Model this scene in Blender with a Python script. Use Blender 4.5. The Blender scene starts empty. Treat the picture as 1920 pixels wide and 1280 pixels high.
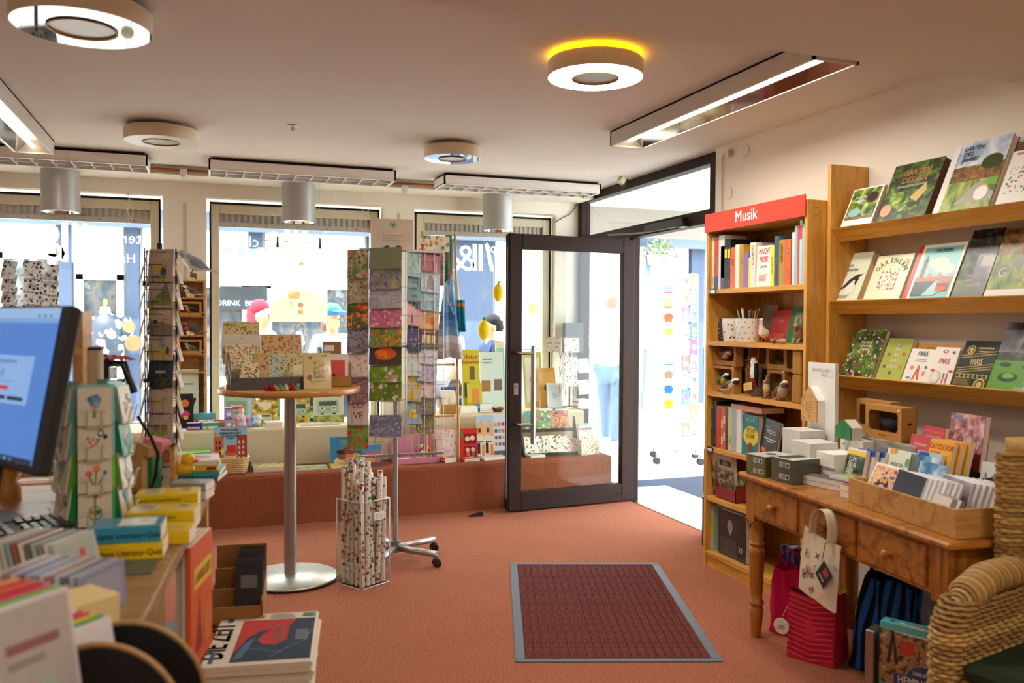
import bpy,bmesh,math,random
from mathutils import Vector,Matrix,Euler
random.seed(7)
PI = math.pi
SC = bpy.context.scene
COL = SC.collection
# ------------------------------------------------------------------ camera
F_PX,CAM_H = 1600.0,1.46
YAW,PITCH,ROLL = (math.radians(a) for a in (19.67,1.40,0.294))
_r = Vector((math.cos(YAW),-math.sin(YAW),0)); _f0 = Vector((math.sin(YAW),math.cos(YAW),0))
_f = _f0 * math.cos(PITCH) - Vector((0,0,1)) * math.sin(PITCH); _u = _r.cross(_f)
CR = _r * math.cos(ROLL) + _u * math.sin(ROLL); CU = _u * math.cos(ROLL) - _r * math.sin(ROLL); CF = _f
CAM = Vector((0,0,CAM_H))
cam_d = bpy.data.cameras.new('camera'); cam = bpy.data.objects.new('camera',cam_d); COL.objects.link(cam)
cam_d.sensor_width = 36; cam_d.lens = F_PX / 1920 * 36; cam_d.clip_start = 0.05; cam_d.clip_end = 200
m = Matrix((CR,CU,-CF)).transposed().to_4x4(); m.translation = CAM; cam.matrix_world = m
cam_d.dof.use_dof = True; cam_d.dof.focus_distance = 5.6; cam_d.dof.aperture_fstop = 3.2
SC.camera = cam
# ------------------------------------------------------------------ world, sun, exposure
w = bpy.data.worlds.new('world'); SC.world = w; w.use_nodes = True
bg = w.node_tree.nodes['Background']; bg.inputs[0].default_value = (0.80,0.90,1.0,1); bg.inputs[1].default_value = 10.0
sun_d = bpy.data.lights.new('sun','SUN'); sun = bpy.data.objects.new('sun',sun_d); COL.objects.link(sun)
sun_d.energy = 15.0; sun_d.angle = 0.01; sun_d.color = (1.0,0.95,0.88)
sun.rotation_euler = Euler((math.radians(30),math.radians(-12),0)); sun.location = (4,9,12)
SC.view_settings.view_transform = 'Standard'; SC.view_settings.look = 'None'
SC.view_settings.exposure = 0.2; SC.view_settings.gamma = 1.0; SC.view_settings.use_curve_mapping = False
SC.cycles.max_bounces = 7; SC.cycles.diffuse_bounces = 5; SC.cycles.glossy_bounces = 3
SC.cycles.transmission_bounces = 5; SC.cycles.transparent_max_bounces = 10
SC.cycles.caustics_reflective = False; SC.cycles.caustics_refractive = False
SC.cycles.sample_clamp_indirect = 6.0
SC.cycles.use_denoising = True
# ------------------------------------------------------------------ helpers
def at(px,py,x=None,y=None,z=None):
 """The point of the place that the photograph's pixel shows on the plane x, y or z = given."""
 d = CR * ((px - 960) / F_PX) - CU * ((py - 640) / F_PX) + CF
 t = (x - CAM.x) / d.x if x is not None else (y - CAM.y) / d.y if y is not None else (z - CAM.z) / d.z
 return CAM + d * t
def lin(c): return c / 12.92 if c <= 0.04045 else ((c + 0.055) / 1.055) ** 2.4
_cc = {}
def C(h):
 if not isinstance(h,str): return h
 if h not in _cc: _cc[h] = tuple(lin(int(h[i:i + 2],16) / 255) for i in (0,2,4)) + (1.0,)
 return _cc[h]
def T(x,y,z): return Matrix.Translation((x,y,z))
def R(deg,ax): return Matrix.Rotation(math.radians(deg),4,ax)
def S3(x,y,z): return Matrix.Diagonal((x,y,z,1))
_txt = {}
def glyphs(s):
 if s not in _txt:
  cu = bpy.data.curves.new('lettering','FONT'); cu.body = s; cu.resolution_u = 2
  ob = bpy.data.objects.new('lettering',cu); me = bpy.data.meshes.new_from_object(ob)
  vs = [(v.co.x,v.co.y) for v in me.vertices]; fs = [tuple(p.vertices) for p in me.polygons]
  bpy.data.objects.remove(ob); bpy.data.curves.remove(cu); bpy.data.meshes.remove(me)
  _txt[s] = (vs,fs,max((v[0] for v in vs),default=1),min((v[0] for v in vs),default=0))
 return _txt[s]
class MB:
 """Collects shapes; build() links them as ONE mesh object."""
 def __init__(s,M=None): s.v,s.f,s.c,s.m,s.sm,s.M = [],[],[],[],[],M or Matrix()
 def add(s,vs,fs,col='ffffff',mi=0,smooth=False,M=None):
  o = len(s.v); MM = s.M @ M if M is not None else s.M; c = C(col)
  s.v += [MM @ Vector(p) for p in vs]
  for f in fs:
   s.f.append([i + o for i in f]); s.c.append(c); s.m.append(mi); s.sm.append(smooth)
  return s
 def box(s,a,b,col='ffffff',mi=0,M=None,bev=0):
  x0,y0,z0 = (min(a[i],b[i]) for i in range(3)); x1,y1,z1 = (max(a[i],b[i]) for i in range(3))
  if bev:
   d = min(bev,(x1 - x0) / 2.01,(y1 - y0) / 2.01,(z1 - z0) / 2.01); vs = []; fs = []
   for z,e in ((z0,d),(z0 + d,0),(z1 - d,0),(z1,d)):
    X0,X1,Y0,Y1 = x0 + e,x1 - e,y0 + e,y1 - e; k = d if e == 0 else d * .0 + d * .5
    vs += [(X0 + k,Y0,z),(X1 - k,Y0,z),(X1,Y0 + k,z),(X1,Y1 - k,z),(X1 - k,Y1,z),(X0 + k,Y1,z),(X0,Y1 - k,z),(X0,Y0 + k,z)]
   for r in range(3):
    for i in range(8): fs.append((r * 8 + i,r * 8 + (i + 1) % 8,r * 8 + 8 + (i + 1) % 8,r * 8 + 8 + i))
   fs += [tuple(range(7,-1,-1)),tuple(range(24,32))]
   return s.add(vs,fs,col,mi,False,M)
  vs = [(x0,y0,z0),(x1,y0,z0),(x1,y1,z0),(x0,y1,z0),(x0,y0,z1),(x1,y0,z1),(x1,y1,z1),(x0,y1,z1)]
  return s.add(vs,[(3,2,1,0),(4,5,6,7),(0,1,5,4),(1,2,6,5),(2,3,7,6),(3,0,4,7)],col,mi,False,M)
 def tube(s,pts,r,col='ffffff',n=6,mi=0,caps=True,closed=False,M=None,smooth=True,flat=None):
  pts = [Vector(p) for p in pts]; N = len(pts); vs = []; fs = []; up = None
  for i,p in enumerate(pts):
   if closed: d = pts[(i + 1) % N] - pts[i - 1]
   else: d = pts[min(i + 1,N - 1)] - pts[max(i - 1,0)]
   d.normalize()
   if up is None: up = Vector((0,0,1)) if abs(d.z) < .9 else Vector((1,0,0))
   sd = d.cross(up)
   if sd.length < 1e-6: sd = d.orthogonal()
   sd.normalize(); up = sd.cross(d).normalized()
   rr = r[i] if isinstance(r,(list,tuple)) else r
   for k in range(n):
    a = 2 * PI * (k + .5) / n; q = (rr,rr) if flat is None else flat
    vs.append(p + sd * math.cos(a) * q[0] + up * math.sin(a) * q[1])
  for i in range(N if closed else N - 1):
   j = (i + 1) % N
   for k in range(n): fs.append((i * n + k,i * n + (k + 1) % n,j * n + (k + 1) % n,j * n + k))
  s.add(vs,fs,col,mi,smooth,M)
  if caps and not closed:
   s.add(vs[:n],[tuple(range(n - 1,-1,-1))],col,mi,False,M); s.add(vs[-n:],[tuple(range(n))],col,mi,False,M)
  return s
 def cyl(s,p0,p1,r0,r1=None,col='ffffff',n=16,mi=0,caps=True,M=None):
  return s.tube([p0,p1],[r0,r0 if r1 is None else r1],col,n,mi,caps,M=M)
 def lathe(s,prof,n=24,col='ffffff',mi=0,M=None,smooth=True,arc=None):
  vs = []; fs = []; cols = col if isinstance(col,list) else None
  for r,z in prof:
   for k in range(n):
    a = 2 * PI * k / n; vs.append((r * math.cos(a),r * math.sin(a),z))
  for i in range(len(prof) - 1):
   q = [(i * n + k,i * n + (k + 1) % n,(i + 1) * n + (k + 1) % n,(i + 1) * n + k) for k in range(n)]
   if cols: s.add(vs,q,cols[i],mi,smooth,M)
   else: fs += q
  return s if cols else s.add(vs,fs,col,mi,smooth,M)
 def disc(s,c,r,col='ffffff',n=24,mi=0,M=None,up=True,ry=None):
  ry = r if ry is None else ry
  vs = [(c[0] + r * math.cos(2 * PI * k / n),c[1] + ry * math.sin(2 * PI * k / n),c[2]) for k in range(n)]
  return s.add(vs,[tuple(range(n)) if up else tuple(range(n - 1,-1,-1))],col,mi,False,M)
 def prism(s,poly,z0,z1,col='ffffff',mi=0,M=None,side=None):
  n = len(poly); vs = [(p[0],p[1],z0) for p in poly] + [(p[0],p[1],z1) for p in poly]
  s.add(vs,[tuple(range(n - 1,-1,-1)),tuple(range(n,2 * n))],col,mi,False,M)
  return s.add(vs,[(i,(i + 1) % n,n + (i + 1) % n,n + i) for i in range(n)],side or col,mi,False,M)
 def ball(s,c,r,col='ffffff',n=10,m=7,mi=0,M=None):
  if not isinstance(r,(tuple,list)): r = (r,r,r)
  vs = []; fs = []
  for i in range(m + 1):
   t = PI * i / m
   for k in range(n):
    a = 2 * PI * k / n; vs.append((c[0] + r[0] * math.sin(t) * math.cos(a),c[1] + r[1] * math.sin(t) * math.sin(a),c[2] + r[2] * math.cos(t)))
  for i in range(m):
   for k in range(n): fs.append((i * n + k,(i + 1) * n + k,(i + 1) * n + (k + 1) % n,i * n + (k + 1) % n))
  return s.add(vs,fs,col,mi,True,M)
 def loft(s,secs,n=10,col='ffffff',mi=0,M=None,caps=True,cols=None):
  """secs: (x, y, z, half width across y, half height along z-ish normal) rings around a spine in the xz-plane"""
  vs = []; N = len(secs)
  for i,(x,y,z,a,b) in enumerate(secs):
   p,q = secs[max(i - 1,0)],secs[min(i + 1,N - 1)]
   d = Vector((q[0] - p[0],0,q[2] - p[2])); d = d.normalized() if d.length > 1e-9 else Vector((1,0,0))
   nn = Vector((-d.z,0,d.x))
   for k in range(n):
    t = 2 * PI * k / n; vs.append(Vector((x,y,z)) + Vector((0,1,0)) * a * math.cos(t) + nn * b * math.sin(t))
  for i in range(N - 1):
   for k in range(n):
    f = (i * n + k,i * n + (k + 1) % n,(i + 1) * n + (k + 1) % n,(i + 1) * n + k)
    c = col
    if cols: c = cols(i,k,n)
    s.add([vs[j] for j in f],[(0,1,2,3)],c,mi,True,M)
  if caps:
   s.add(vs[:n],[tuple(range(n))],cols(0,0,n) if cols else col,mi,True,M); s.add(vs[-n:],[tuple(range(n - 1,-1,-1))],cols(N - 2,0,n) if cols else col,mi,True,M)
  return s
 def text(s,t,M,size,col='000000',align='c',xs=1.0,shear=0.0,mi=0):
  """lettering in the local xy-plane of M, baseline at the origin"""
  vs,fs,w1,w0 = glyphs(t); ww = (w1 + w0) * size * xs
  ox = {'l': 0,'c': -ww / 2,'r': -ww}[align]
  return s.add([(ox + (x + shear * y) * size * xs,y * size,0) for x,y in vs],fs,col,mi,False,M)
 def weld(s):
  return s
 def build(s,name,mat,parent=None,loc=None):
  me = bpy.data.meshes.new(name); me.from_pydata([tuple(p) for p in s.v],[],s.f); me.update()
  ca = me.color_attributes.new('Col','FLOAT_COLOR','CORNER'); buf = []
  for p,c in zip(me.polygons,s.c): buf += list(c) * p.loop_total
  ca.data.foreach_set('color',buf)
  mats = mat if isinstance(mat,(list,tuple)) else [mat]
  for k in mats: me.materials.append(MAT(k))
  me.polygons.foreach_set('material_index',s.m); me.polygons.foreach_set('use_smooth',s.sm)
  if any(s.sm):
   bm = bmesh.new(); bm.from_mesh(me); bmesh.ops.remove_doubles(bm,verts=bm.verts,dist=1e-6)
   for e in bm.edges:
    if len(e.link_faces) == 2 and e.calc_face_angle(0) > 0.9: e.smooth = False
   bm.to_mesh(me); bm.free()
  o = bpy.data.objects.new(name,me); COL.objects.link(o)
  if parent is not None: o.parent = parent
  if loc is not None: o.location = loc
  return o
def tag(o,label=None,cat=None,group=None,kind=None):
 for k,v in (('label',label),('category',cat),('group',group),('kind',kind)):
  if v: o[k] = v
 return o
def thing(name,label,cat,loc=(0,0,0),rotz=0,group=None,M=None):
 o = bpy.data.objects.new(name,None); COL.objects.link(o); o.empty_display_size = 0.05
 if M is not None: o.matrix_world = M
 else: o.location = loc; o.rotation_euler = (0,0,math.radians(rotz))
 return tag(o,label,cat,group)
def struct(name,mb,mat,parent=None,label=None):
 o = mb.build(name,mat,parent)
 if parent is None: tag(o,label,None,None,'structure')
 return o
def inst(o,parent=None,loc=None,rot=None,M=None):
 c = o.copy(); COL.objects.link(c)
 if parent is not None: c.parent = parent
 if M is not None: c.matrix_local = M
 if loc is not None: c.location = loc
 if rot is not None: c.rotation_euler = rot
 return c
# ------------------------------------------------------------------ materials
MATS,MDEF = {},{}
def MAT(k):
 if not isinstance(k,str): return k
 if k not in MATS: MATS[k] = MDEF[k](k)
 return MATS[k]
def nmat(name):
 m = bpy.data.materials.new(name); m.use_nodes = True; nt = m.node_tree
 return m,nt,nt.nodes['Principled BSDF']
def nd(nt,kind,**kw):
 n = nt.nodes.new(kind)
 for k,v in kw.items():
  if k in n.inputs.keys(): n.inputs[k].default_value = v
  else: setattr(n,k,v)
 return n
def ramp(nt,stops,interp='LINEAR'):
 n = nt.nodes.new('ShaderNodeValToRGB'); n.color_ramp.interpolation = interp; el = n.color_ramp.elements
 while len(el) < len(stops): el.new(0.5)
 for e,(p,c) in zip(el,stops): e.position = p; e.color = C(c)
 return n
def attr_mat(rough,metal=0.0,var=0.06,scale=60.0,coat=0.0,bump=0.0,spec=0.5,sub=0.0):
 def mk(name):
  m,nt,b = nmat(name); L = nt.links
  a = nd(nt,'ShaderNodeVertexColor',layer_name='Col'); tc = nd(nt,'ShaderNodeTexCoord')
  no = nd(nt,'ShaderNodeTexNoise',Scale=scale,Detail=3.0); L.new(tc.outputs['Object'],no.inputs['Vector'])
  mr = nd(nt,'ShaderNodeMapRange'); mr.inputs[3].default_value = 1 - var; mr.inputs[4].default_value = 1 + var
  L.new(no.outputs[0],mr.inputs[0])
  mx = nd(nt,'ShaderNodeVectorMath',operation='SCALE'); L.new(a.outputs[0],mx.inputs[0]); L.new(mr.outputs[0],mx.inputs['Scale'])
  L.new(mx.outputs[0],b.inputs['Base Color']); b.inputs['Roughness'].default_value = rough; b.inputs['Metallic'].default_value = metal
  b.inputs['Coat Weight'].default_value = coat; b.inputs['Specular IOR Level'].default_value = spec
  if sub:
   tr = nd(nt,'ShaderNodeBsdfTranslucent'); L.new(mx.outputs[0],tr.inputs[0]); ms = nd(nt,'ShaderNodeMixShader'); ms.inputs[0].default_value = sub
   L.new(b.outputs[0],ms.inputs[1]); L.new(tr.outputs[0],ms.inputs[2]); L.new(ms.outputs[0],nt.nodes['Material Output'].inputs[0])
  if bump:
   bp = nd(nt,'ShaderNodeBump',Strength=bump,Distance=0.004); L.new(no.outputs[0],bp.inputs['Height']); L.new(bp.outputs[0],b.inputs['Normal'])
  return m
 return mk
MDEF['paint'] = attr_mat(0.55)
MDEF['paper'] = attr_mat(0.8,var=0.05,scale=25)
MDEF['gloss'] = attr_mat(0.28,var=0.04)
MDEF['matte'] = attr_mat(0.92,var=0.07,scale=20)
MDEF['cloth'] = attr_mat(0.95,var=0.12,scale=220,bump=0.25,spec=0.2)
MDEF['metal'] = attr_mat(0.32,metal=1.0,var=0.03)
MDEF['mirror'] = attr_mat(0.06,metal=1.0,var=0.0)
MDEF['thin'] = attr_mat(0.85,var=0.04,scale=20,sub=0.85)
MDEF['plaster'] = attr_mat(0.9,var=0.035,scale=3.0,bump=0.05,spec=0.25)
MDEF['skin'] = attr_mat(0.6,var=0.03)
def wood(c1,c2,c3,sc=6.0,stretch=(1,1,12),rough=0.42):
 def mk(name):
  m,nt,b = nmat(name); L = nt.links; tc = nd(nt,'ShaderNodeTexCoord'); mp = nd(nt,'ShaderNodeMapping')
  mp.inputs['Scale'].default_value = tuple(sc / s for s in stretch)
  L.new(tc.outputs['Object'],mp.inputs[0])
  n1 = nd(nt,'ShaderNodeTexNoise',Scale=3.0,Detail=6.0,Distortion=1.2); L.new(mp.outputs[0],n1.inputs['Vector'])
  n2 = nd(nt,'ShaderNodeTexNoise',Scale=22.0,Detail=4.0); L.new(mp.outputs[0],n2.inputs['Vector'])
  mm = nd(nt,'ShaderNodeMath',operation='MULTIPLY_ADD'); mm.inputs[1].default_value = 0.35; L.new(n2.outputs[0],mm.inputs[0]); L.new(n1.outputs[0],mm.inputs[2])
  r = ramp(nt,[(0.40,c1),(0.62,c2),(0.85,c3)]); L.new(mm.outputs[0],r.inputs[0])
  L.new(r.outputs[0],b.inputs['Base Color']); b.inputs['Roughness'].default_value = rough
  bp = nd(nt,'ShaderNodeBump',Strength=0.12,Distance=0.002); L.new(n2.outputs[0],bp.inputs['Height']); L.new(bp.outputs[0],b.inputs['Normal'])
  return m
 return mk
MDEF['beech'] = wood('cb8f35','d9a046','b97d29',5,(1,1,10))
MDEF['beech_y'] = wood('cb8f35','d9a046','b97d29',5,(1,10,1))
MDEF['pine_old'] = wood('94581a','b07228','774210',5,(1,9,1),0.35)
MDEF['pine_leg'] = wood('94581a','b07228','774210',5,(1,1,9),0.35)
MDEF['oak_light'] = wood('c08f4e','d0a062','ad7c3c',6,(1,8,1))
MDEF['oak_top'] = wood('b07836','c08a48','9d682a',6,(9,1,1),0.35)
MDEF['crate_wood'] = wood('b98742','c99752','a87534',6,(1,8,1))
MDEF['counter_wood'] = wood('8f6a3c','a47c48','7c592f',6,(1,9,1),0.4)
MDEF['grey_wood'] = wood('8b8578','a09a8c','736d60',8,(8,1,1),0.8)
def noise_mat(stops,scale=8.0,detail=5.0,dist=0.0,rough=0.35,interp='LINEAR',rnd=True,mapping=(1,1,1)):
 def mk(name):
  m,nt,b = nmat(name); L = nt.links; tc = nd(nt,'ShaderNodeTexCoord'); mp = nd(nt,'ShaderNodeMapping'); mp.inputs['Scale'].default_value = mapping
  L.new(tc.outputs['Object'],mp.inputs[0])
  if rnd:
   oi = nd(nt,'ShaderNodeObjectInfo'); ml = nd(nt,'ShaderNodeMath',operation='MULTIPLY'); ml.inputs[1].default_value = 37.0
   L.new(oi.outputs['Random'],ml.inputs[0]); L.new(ml.outputs[0],mp.inputs['Location'])
  n1 = nd(nt,'ShaderNodeTexNoise',Scale=scale,Detail=detail,Distortion=dist); L.new(mp.outputs[0],n1.inputs['Vector'])
  r = ramp(nt,stops,interp); L.new(n1.outputs[0],r.inputs[0]); L.new(r.outputs[0],b.inputs['Base Color']); b.inputs['Roughness'].default_value = rough
  return m
 return mk
def flower_mat(bg,petals,leaf=None,scale=55.0,size=0.55,rough=0.4,bgs=20.0):
 """print of scattered blossoms: cells of a Voronoi texture, petals by distance, the rest leaf and ground colours"""
 def mk(name):
  m,nt,b = nmat(name); L = nt.links; tc = nd(nt,'ShaderNodeTexCoord'); mp = nd(nt,'ShaderNodeMapping')
  oi = nd(nt,'ShaderNodeObjectInfo'); ml = nd(nt,'ShaderNodeMath',operation='MULTIPLY'); ml.inputs[1].default_value = 31.0
  L.new(oi.outputs['Random'],ml.inputs[0]); L.new(ml.outputs[0],mp.inputs['Location']); L.new(tc.outputs['Object'],mp.inputs[0])
  no = nd(nt,'ShaderNodeTexNoise',Scale=scale * 1.6,Detail=2.0); L.new(mp.outputs[0],no.inputs['Vector'])
  mx0 = nd(nt,'ShaderNodeVectorMath',operation='SCALE'); L.new(no.outputs['Color'],mx0.inputs[0]); mx0.inputs['Scale'].default_value = 0.9 / scale
  ad = nd(nt,'ShaderNodeVectorMath',operation='ADD'); L.new(mp.outputs[0],ad.inputs[0]); L.new(mx0.outputs[0],ad.inputs[1])
  vo = nd(nt,'ShaderNodeTexVoronoi',Scale=scale); L.new(ad.outputs[0],vo.inputs['Vector'])
  sp = nd(nt,'ShaderNodeSeparateColor'); L.new(vo.outputs['Color'],sp.inputs[0])
  k = len(petals); pr = ramp(nt,[(i / k,c) for i,c in enumerate(petals)],'CONSTANT'); L.new(sp.outputs[0],pr.inputs[0])
  n2 = nd(nt,'ShaderNodeTexNoise',Scale=bgs,Detail=5.0); L.new(mp.outputs[0],n2.inputs['Vector'])
  br = ramp(nt,[(0.38,bg),(0.62,leaf or bg)]); L.new(n2.outputs[0],br.inputs[0])
  lt = nd(nt,'ShaderNodeMath',operation='LESS_THAN'); lt.inputs[1].default_value = size; L.new(vo.outputs['Distance'],lt.inputs[0])
  mi = nd(nt,'ShaderNodeMix',data_type='RGBA'); L.new(lt.outputs[0],mi.inputs[0]); L.new(br.outputs[0],mi.inputs[6]); L.new(pr.outputs[0],mi.inputs[7])
  L.new(mi.outputs[2],b.inputs['Base Color']); b.inputs['Roughness'].default_value = rough
  return m
 return mk
def emit(col,strength):
 def mk(name):
  m,nt,b = nmat(name); b.inputs['Base Color'].default_value = C(col); b.inputs['Emission Color'].default_value = C(col); b.inputs['Emission Strength'].default_value = strength
  return m
 return mk
def pane_mat(tint='ffffff',refl=0.06,rough=0.0,haze=0.0):
 def mk(name):
  m,nt,b = nmat(name); L = nt.links; tr = nd(nt,'ShaderNodeBsdfTransparent'); tr.inputs[0].default_value = C(tint)
  gl = nd(nt,'ShaderNodeBsdfGlossy'); gl.inputs['Roughness'].default_value = rough
  lw = nd(nt,'ShaderNodeLayerWeight',Blend=0.5); pw = nd(nt,'ShaderNodeMath',operation='POWER'); pw.inputs[1].default_value = 4.0; L.new(lw.outputs['Facing'],pw.inputs[0])
  ml = nd(nt,'ShaderNodeMath',operation='MULTIPLY_ADD'); ml.inputs[1].default_value = 0.3; ml.inputs[2].default_value = refl
  L.new(pw.outputs[0],ml.inputs[0]); ml.use_clamp = True
  ms = nd(nt,'ShaderNodeMixShader'); L.new(ml.outputs[0],ms.inputs[0]); L.new(tr.outputs[0],ms.inputs[1]); L.new(gl.outputs[0],ms.inputs[2])
  out = ms
  if haze:
   df = nd(nt,'ShaderNodeBsdfDiffuse'); ms2 = nd(nt,'ShaderNodeMixShader'); ms2.inputs[0].default_value = haze; L.new(ms.outputs[0],ms2.inputs[1]); L.new(df.outputs[0],ms2.inputs[2]); out = ms2
  L.new(out.outputs[0],nt.nodes['Material Output'].inputs[0])
  return m
 return mk
MDEF['pane'] = pane_mat('fbfdfc',0.02)
MDEF['film'] = pane_mat('fafbfa',0.05,0.08,0.03)
MDEF['acrylic'] = pane_mat('fbfdfc',0.03,0.02,0.0)
def carpet(c1,c2,c3,scale=420.0,bump=0.25):
 def mk(name):
  m,nt,b = nmat(name); L = nt.links; tc = nd(nt,'ShaderNodeTexCoord')
  n1 = nd(nt,'ShaderNodeTexNoise',Scale=scale,Detail=2.0); L.new(tc.outputs['Object'],n1.inputs['Vector'])
  n2 = nd(nt,'ShaderNodeTexNoise',Scale=1.3,Detail=4.0); L.new(tc.outputs['Object'],n2.inputs['Vector'])
  r = ramp(nt,[(0.30,c1),(0.5,c2),(0.70,c3)]); L.new(n1.outputs[0],r.inputs[0])
  mr = nd(nt,'ShaderNodeMapRange'); mr.inputs[3].default_value = 0.86; mr.inputs[4].default_value = 1.12; L.new(n2.outputs[0],mr.inputs[0])
  sc = nd(nt,'ShaderNodeVectorMath',operation='SCALE'); L.new(r.outputs[0],sc.inputs[0]); L.new(mr.outputs[0],sc.inputs['Scale'])
  L.new(sc.outputs[0],b.inputs['Base Color']); b.inputs['Roughness'].default_value = 1.0; b.inputs['Specular IOR Level'].default_value = 0.1
  bp = nd(nt,'ShaderNodeBump',Strength=bump,Distance=0.004); L.new(n1.outputs[0],bp.inputs['Height']); L.new(bp.outputs[0],b.inputs['Normal'])
  return m
 return mk
MDEF['carpet'] = carpet('6e3b2b','9e5e45','c88a6d',230)
MDEF['carpet_step'] = carpet('66341f','8f4f34','aa6a4a',230)
MDEF['mat_pile'] = carpet('401818','622c29','864a42',170)
MDEF['rubber'] = attr_mat(0.6,var=0.1,scale=90)
# ------------------------------------------------------------------ flat print
def art_on(mb,art,w,h,mats,base=0.0004,M=None):
 """flat print: shapes in cover units (u across, v up) on the plane facing local -y"""
 MM = M or Matrix()
 for i,a in enumerate(art):
  y = -base - i * 0.00022; k = a[0]
  if k == 'r': mb.add([(a[1] * w,y,a[2] * h),(a[3] * w,y,a[2] * h),(a[3] * w,y,a[4] * h),(a[1] * w,y,a[4] * h)],[(0,1,2,3)],a[5],0,False,MM)
  elif k == 'm':
   if a[5] not in mats: mats.append(a[5])
   mb.add([(a[1] * w,y,a[2] * h),(a[3] * w,y,a[2] * h),(a[3] * w,y,a[4] * h),(a[1] * w,y,a[4] * h)],[(0,1,2,3)],'ffffff',mats.index(a[5]),False,MM)
  elif k == 'c':
   n = 14; ry = a[5] if len(a) > 5 else 1.0
   mb.add([(a[1] * w + a[3] * w * math.cos(2 * PI * q / n),y,a[2] * h + a[3] * w * ry * math.sin(2 * PI * q / n)) for q in range(n)],[tuple(range(n))],a[4],0,False,MM)
  elif k == 'p': mb.add([(u * w,y,v * h) for u,v in a[1]],[tuple(range(len(a[1])))],a[2],0,False,MM)
  elif k == 'l':   # polyline of half-width a[3] (metres)
   pts = a[1]
   for (u0,v0),(u1,v1) in zip(pts,pts[1:]):
    p = Vector((u0 * w,v0 * h)); q = Vector((u1 * w,v1 * h)); d = (q - p); d = d.normalized() if d.length else Vector((1,0)); nn = Vector((-d.y,d.x)) * a[3]
    mb.add([(p.x - nn.x,y,p.y - nn.y),(q.x - nn.x,y,q.y - nn.y),(q.x + nn.x,y,q.y + nn.y),(p.x + nn.x,y,p.y + nn.y)],[(0,1,2,3)],a[2],0,False,MM)
  elif k == 't':   # 't', text, u, v, size in h, colour, align, x-scale, shear, rotation
   al = a[6] if len(a) > 6 else 'c'; xs = a[7] if len(a) > 7 else 1.0; sh = a[8] if len(a) > 8 else 0.0; ro = a[9] if len(a) > 9 else 0
   sz = a[4] * h * 1.3
   for q in ((0,0),(.035,.0),(.018,.022)): mb.text(a[1],MM @ T(a[2] * w,y,a[3] * h) @ R(90,'X') @ R(ro,'Z') @ T(q[0] * sz,q[1] * sz,.00002),sz,a[5],al,xs,sh)
def lines(u0,u1,v0,v1,n,col,th=0.35):
 """n grey lines standing for print too small to read"""
 st = (v1 - v0) / n; rr = random.Random(int(v0 * 999 + u0 * 77 + n))
 return [('r',u0,v0 + i * st,u0 + (u1 - u0) * rr.uniform(.72,1),v0 + i * st + st * th,col) for i in range(n)]
def book(M,w,h,t,cover,label,art=(),spine=(),group=None,name='book',cat='book',pages='efe6d2',mat='gloss',back=None,spine_col=None,hard=True,parts=True,cmat=None):
 """local frame: foot at z=0, front cover facing -y at y=0, spine on -x, thickness towards +y"""
 root = thing(name,label,cat,group=group,M=M)
 e = 0.0025 if hard else 0.0008; g = 0.003 if hard else 0.0
 b = MB(); x0,x1 = -w / 2,w / 2
 b.box((x0,0,0),(x1,e,h),cover,1 if cmat else 0); b.box((x0,t - e,0),(x1,t,h),back or cover); b.box((x0,e,0),(x0 + e,t - e,h),spine_col or cover)
 b.build('cover',[mat,cmat] if cmat else mat,root)
 p = MB(); p.box((x0 + e,e,g),(x1 - g,t - e,h - g),pages); p.build('pages','paper',root)
 if art or spine:
  q = MB(); mats = [mat]
  if art: art_on(q,art,w,h,mats,M=T(-w / 2,0,0))
  if spine:
   # spine plane: u runs over the thickness, v up; text reads bottom to top
   art_on(q,spine,t,h,mats,M=T(x0,t,0) @ R(-90,'Z'))
  q.build('print',mats,root)
 return root
def stand(x,y,z,yaw=0,tilt=0,lean=0): return T(x,y,z) @ R(yaw,'Z') @ R(lean,'Y') @ R(-tilt,'X')
def lie(x,y,z,t,yaw=0): return T(x,y,z + t) @ R(yaw,'Z') @ R(-90,'X')
def sheet(M,w,h,t,col,label,art=(),name='card',cat='card',group=None,mat='paper',front=None,parent=None):
 """a single card, booklet or sign: one thin body with its print"""
 b = MB(); mats = [mat]; b.box((-w / 2,0,0),(w / 2,t,h),col)
 if front: mats.append(front); b.add([(-w / 2,-.0003,0),(w / 2,-.0003,0),(w / 2,-.0003,h),(-w / 2,-.0003,h)],[(0,1,2,3)],'ffffff',1)
 if art: art_on(b,art,w,h,mats,M=T(-w / 2,0,0))
 o = b.build(name,mats,parent);
 if parent is None: o.matrix_world = M; tag(o,label,cat,group)
 else: o.matrix_local = M
 return o
# ------------------------------------------------------------------ the room
CZ,YW,XR,XF = 2.60,7.20,3.16,3.24
ROOM_X0,ROOM_Y0 = -3.6,-2.6
WALLC,CEILC = 'ebe2d4','dad3ce'
b = MB(); b.box((ROOM_X0,ROOM_Y0,-0.05),(XF,7.5,0.0)); struct('floor',b,'carpet',label='rust red cut pile carpet floor')
b = MB(); b.box((ROOM_X0,2.66,CZ),(XF + .1,7.5,CZ + .1),CEILC); struct('ceiling',b,'plaster',label='pale plaster ceiling above the shop')
b = MB(); b.box((ROOM_X0,ROOM_Y0,2.46),(XF + .1,2.66,CZ + .1),CEILC); struct('ceiling_beam',b,'plaster',label='lower plastered ceiling beam nearest the viewer')
b = MB(); b.box((XR,ROOM_Y0,0),(XR + .3,4.87,CZ),WALLC); struct('wall_right',b,'plaster',label='cream wall behind the book shelves')
b = MB(); b.box((ROOM_X0 - .1,ROOM_Y0,0),(ROOM_X0,7.5,CZ),WALLC); struct('wall_left',b,'plaster',label='cream wall on the counter side')
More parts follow.
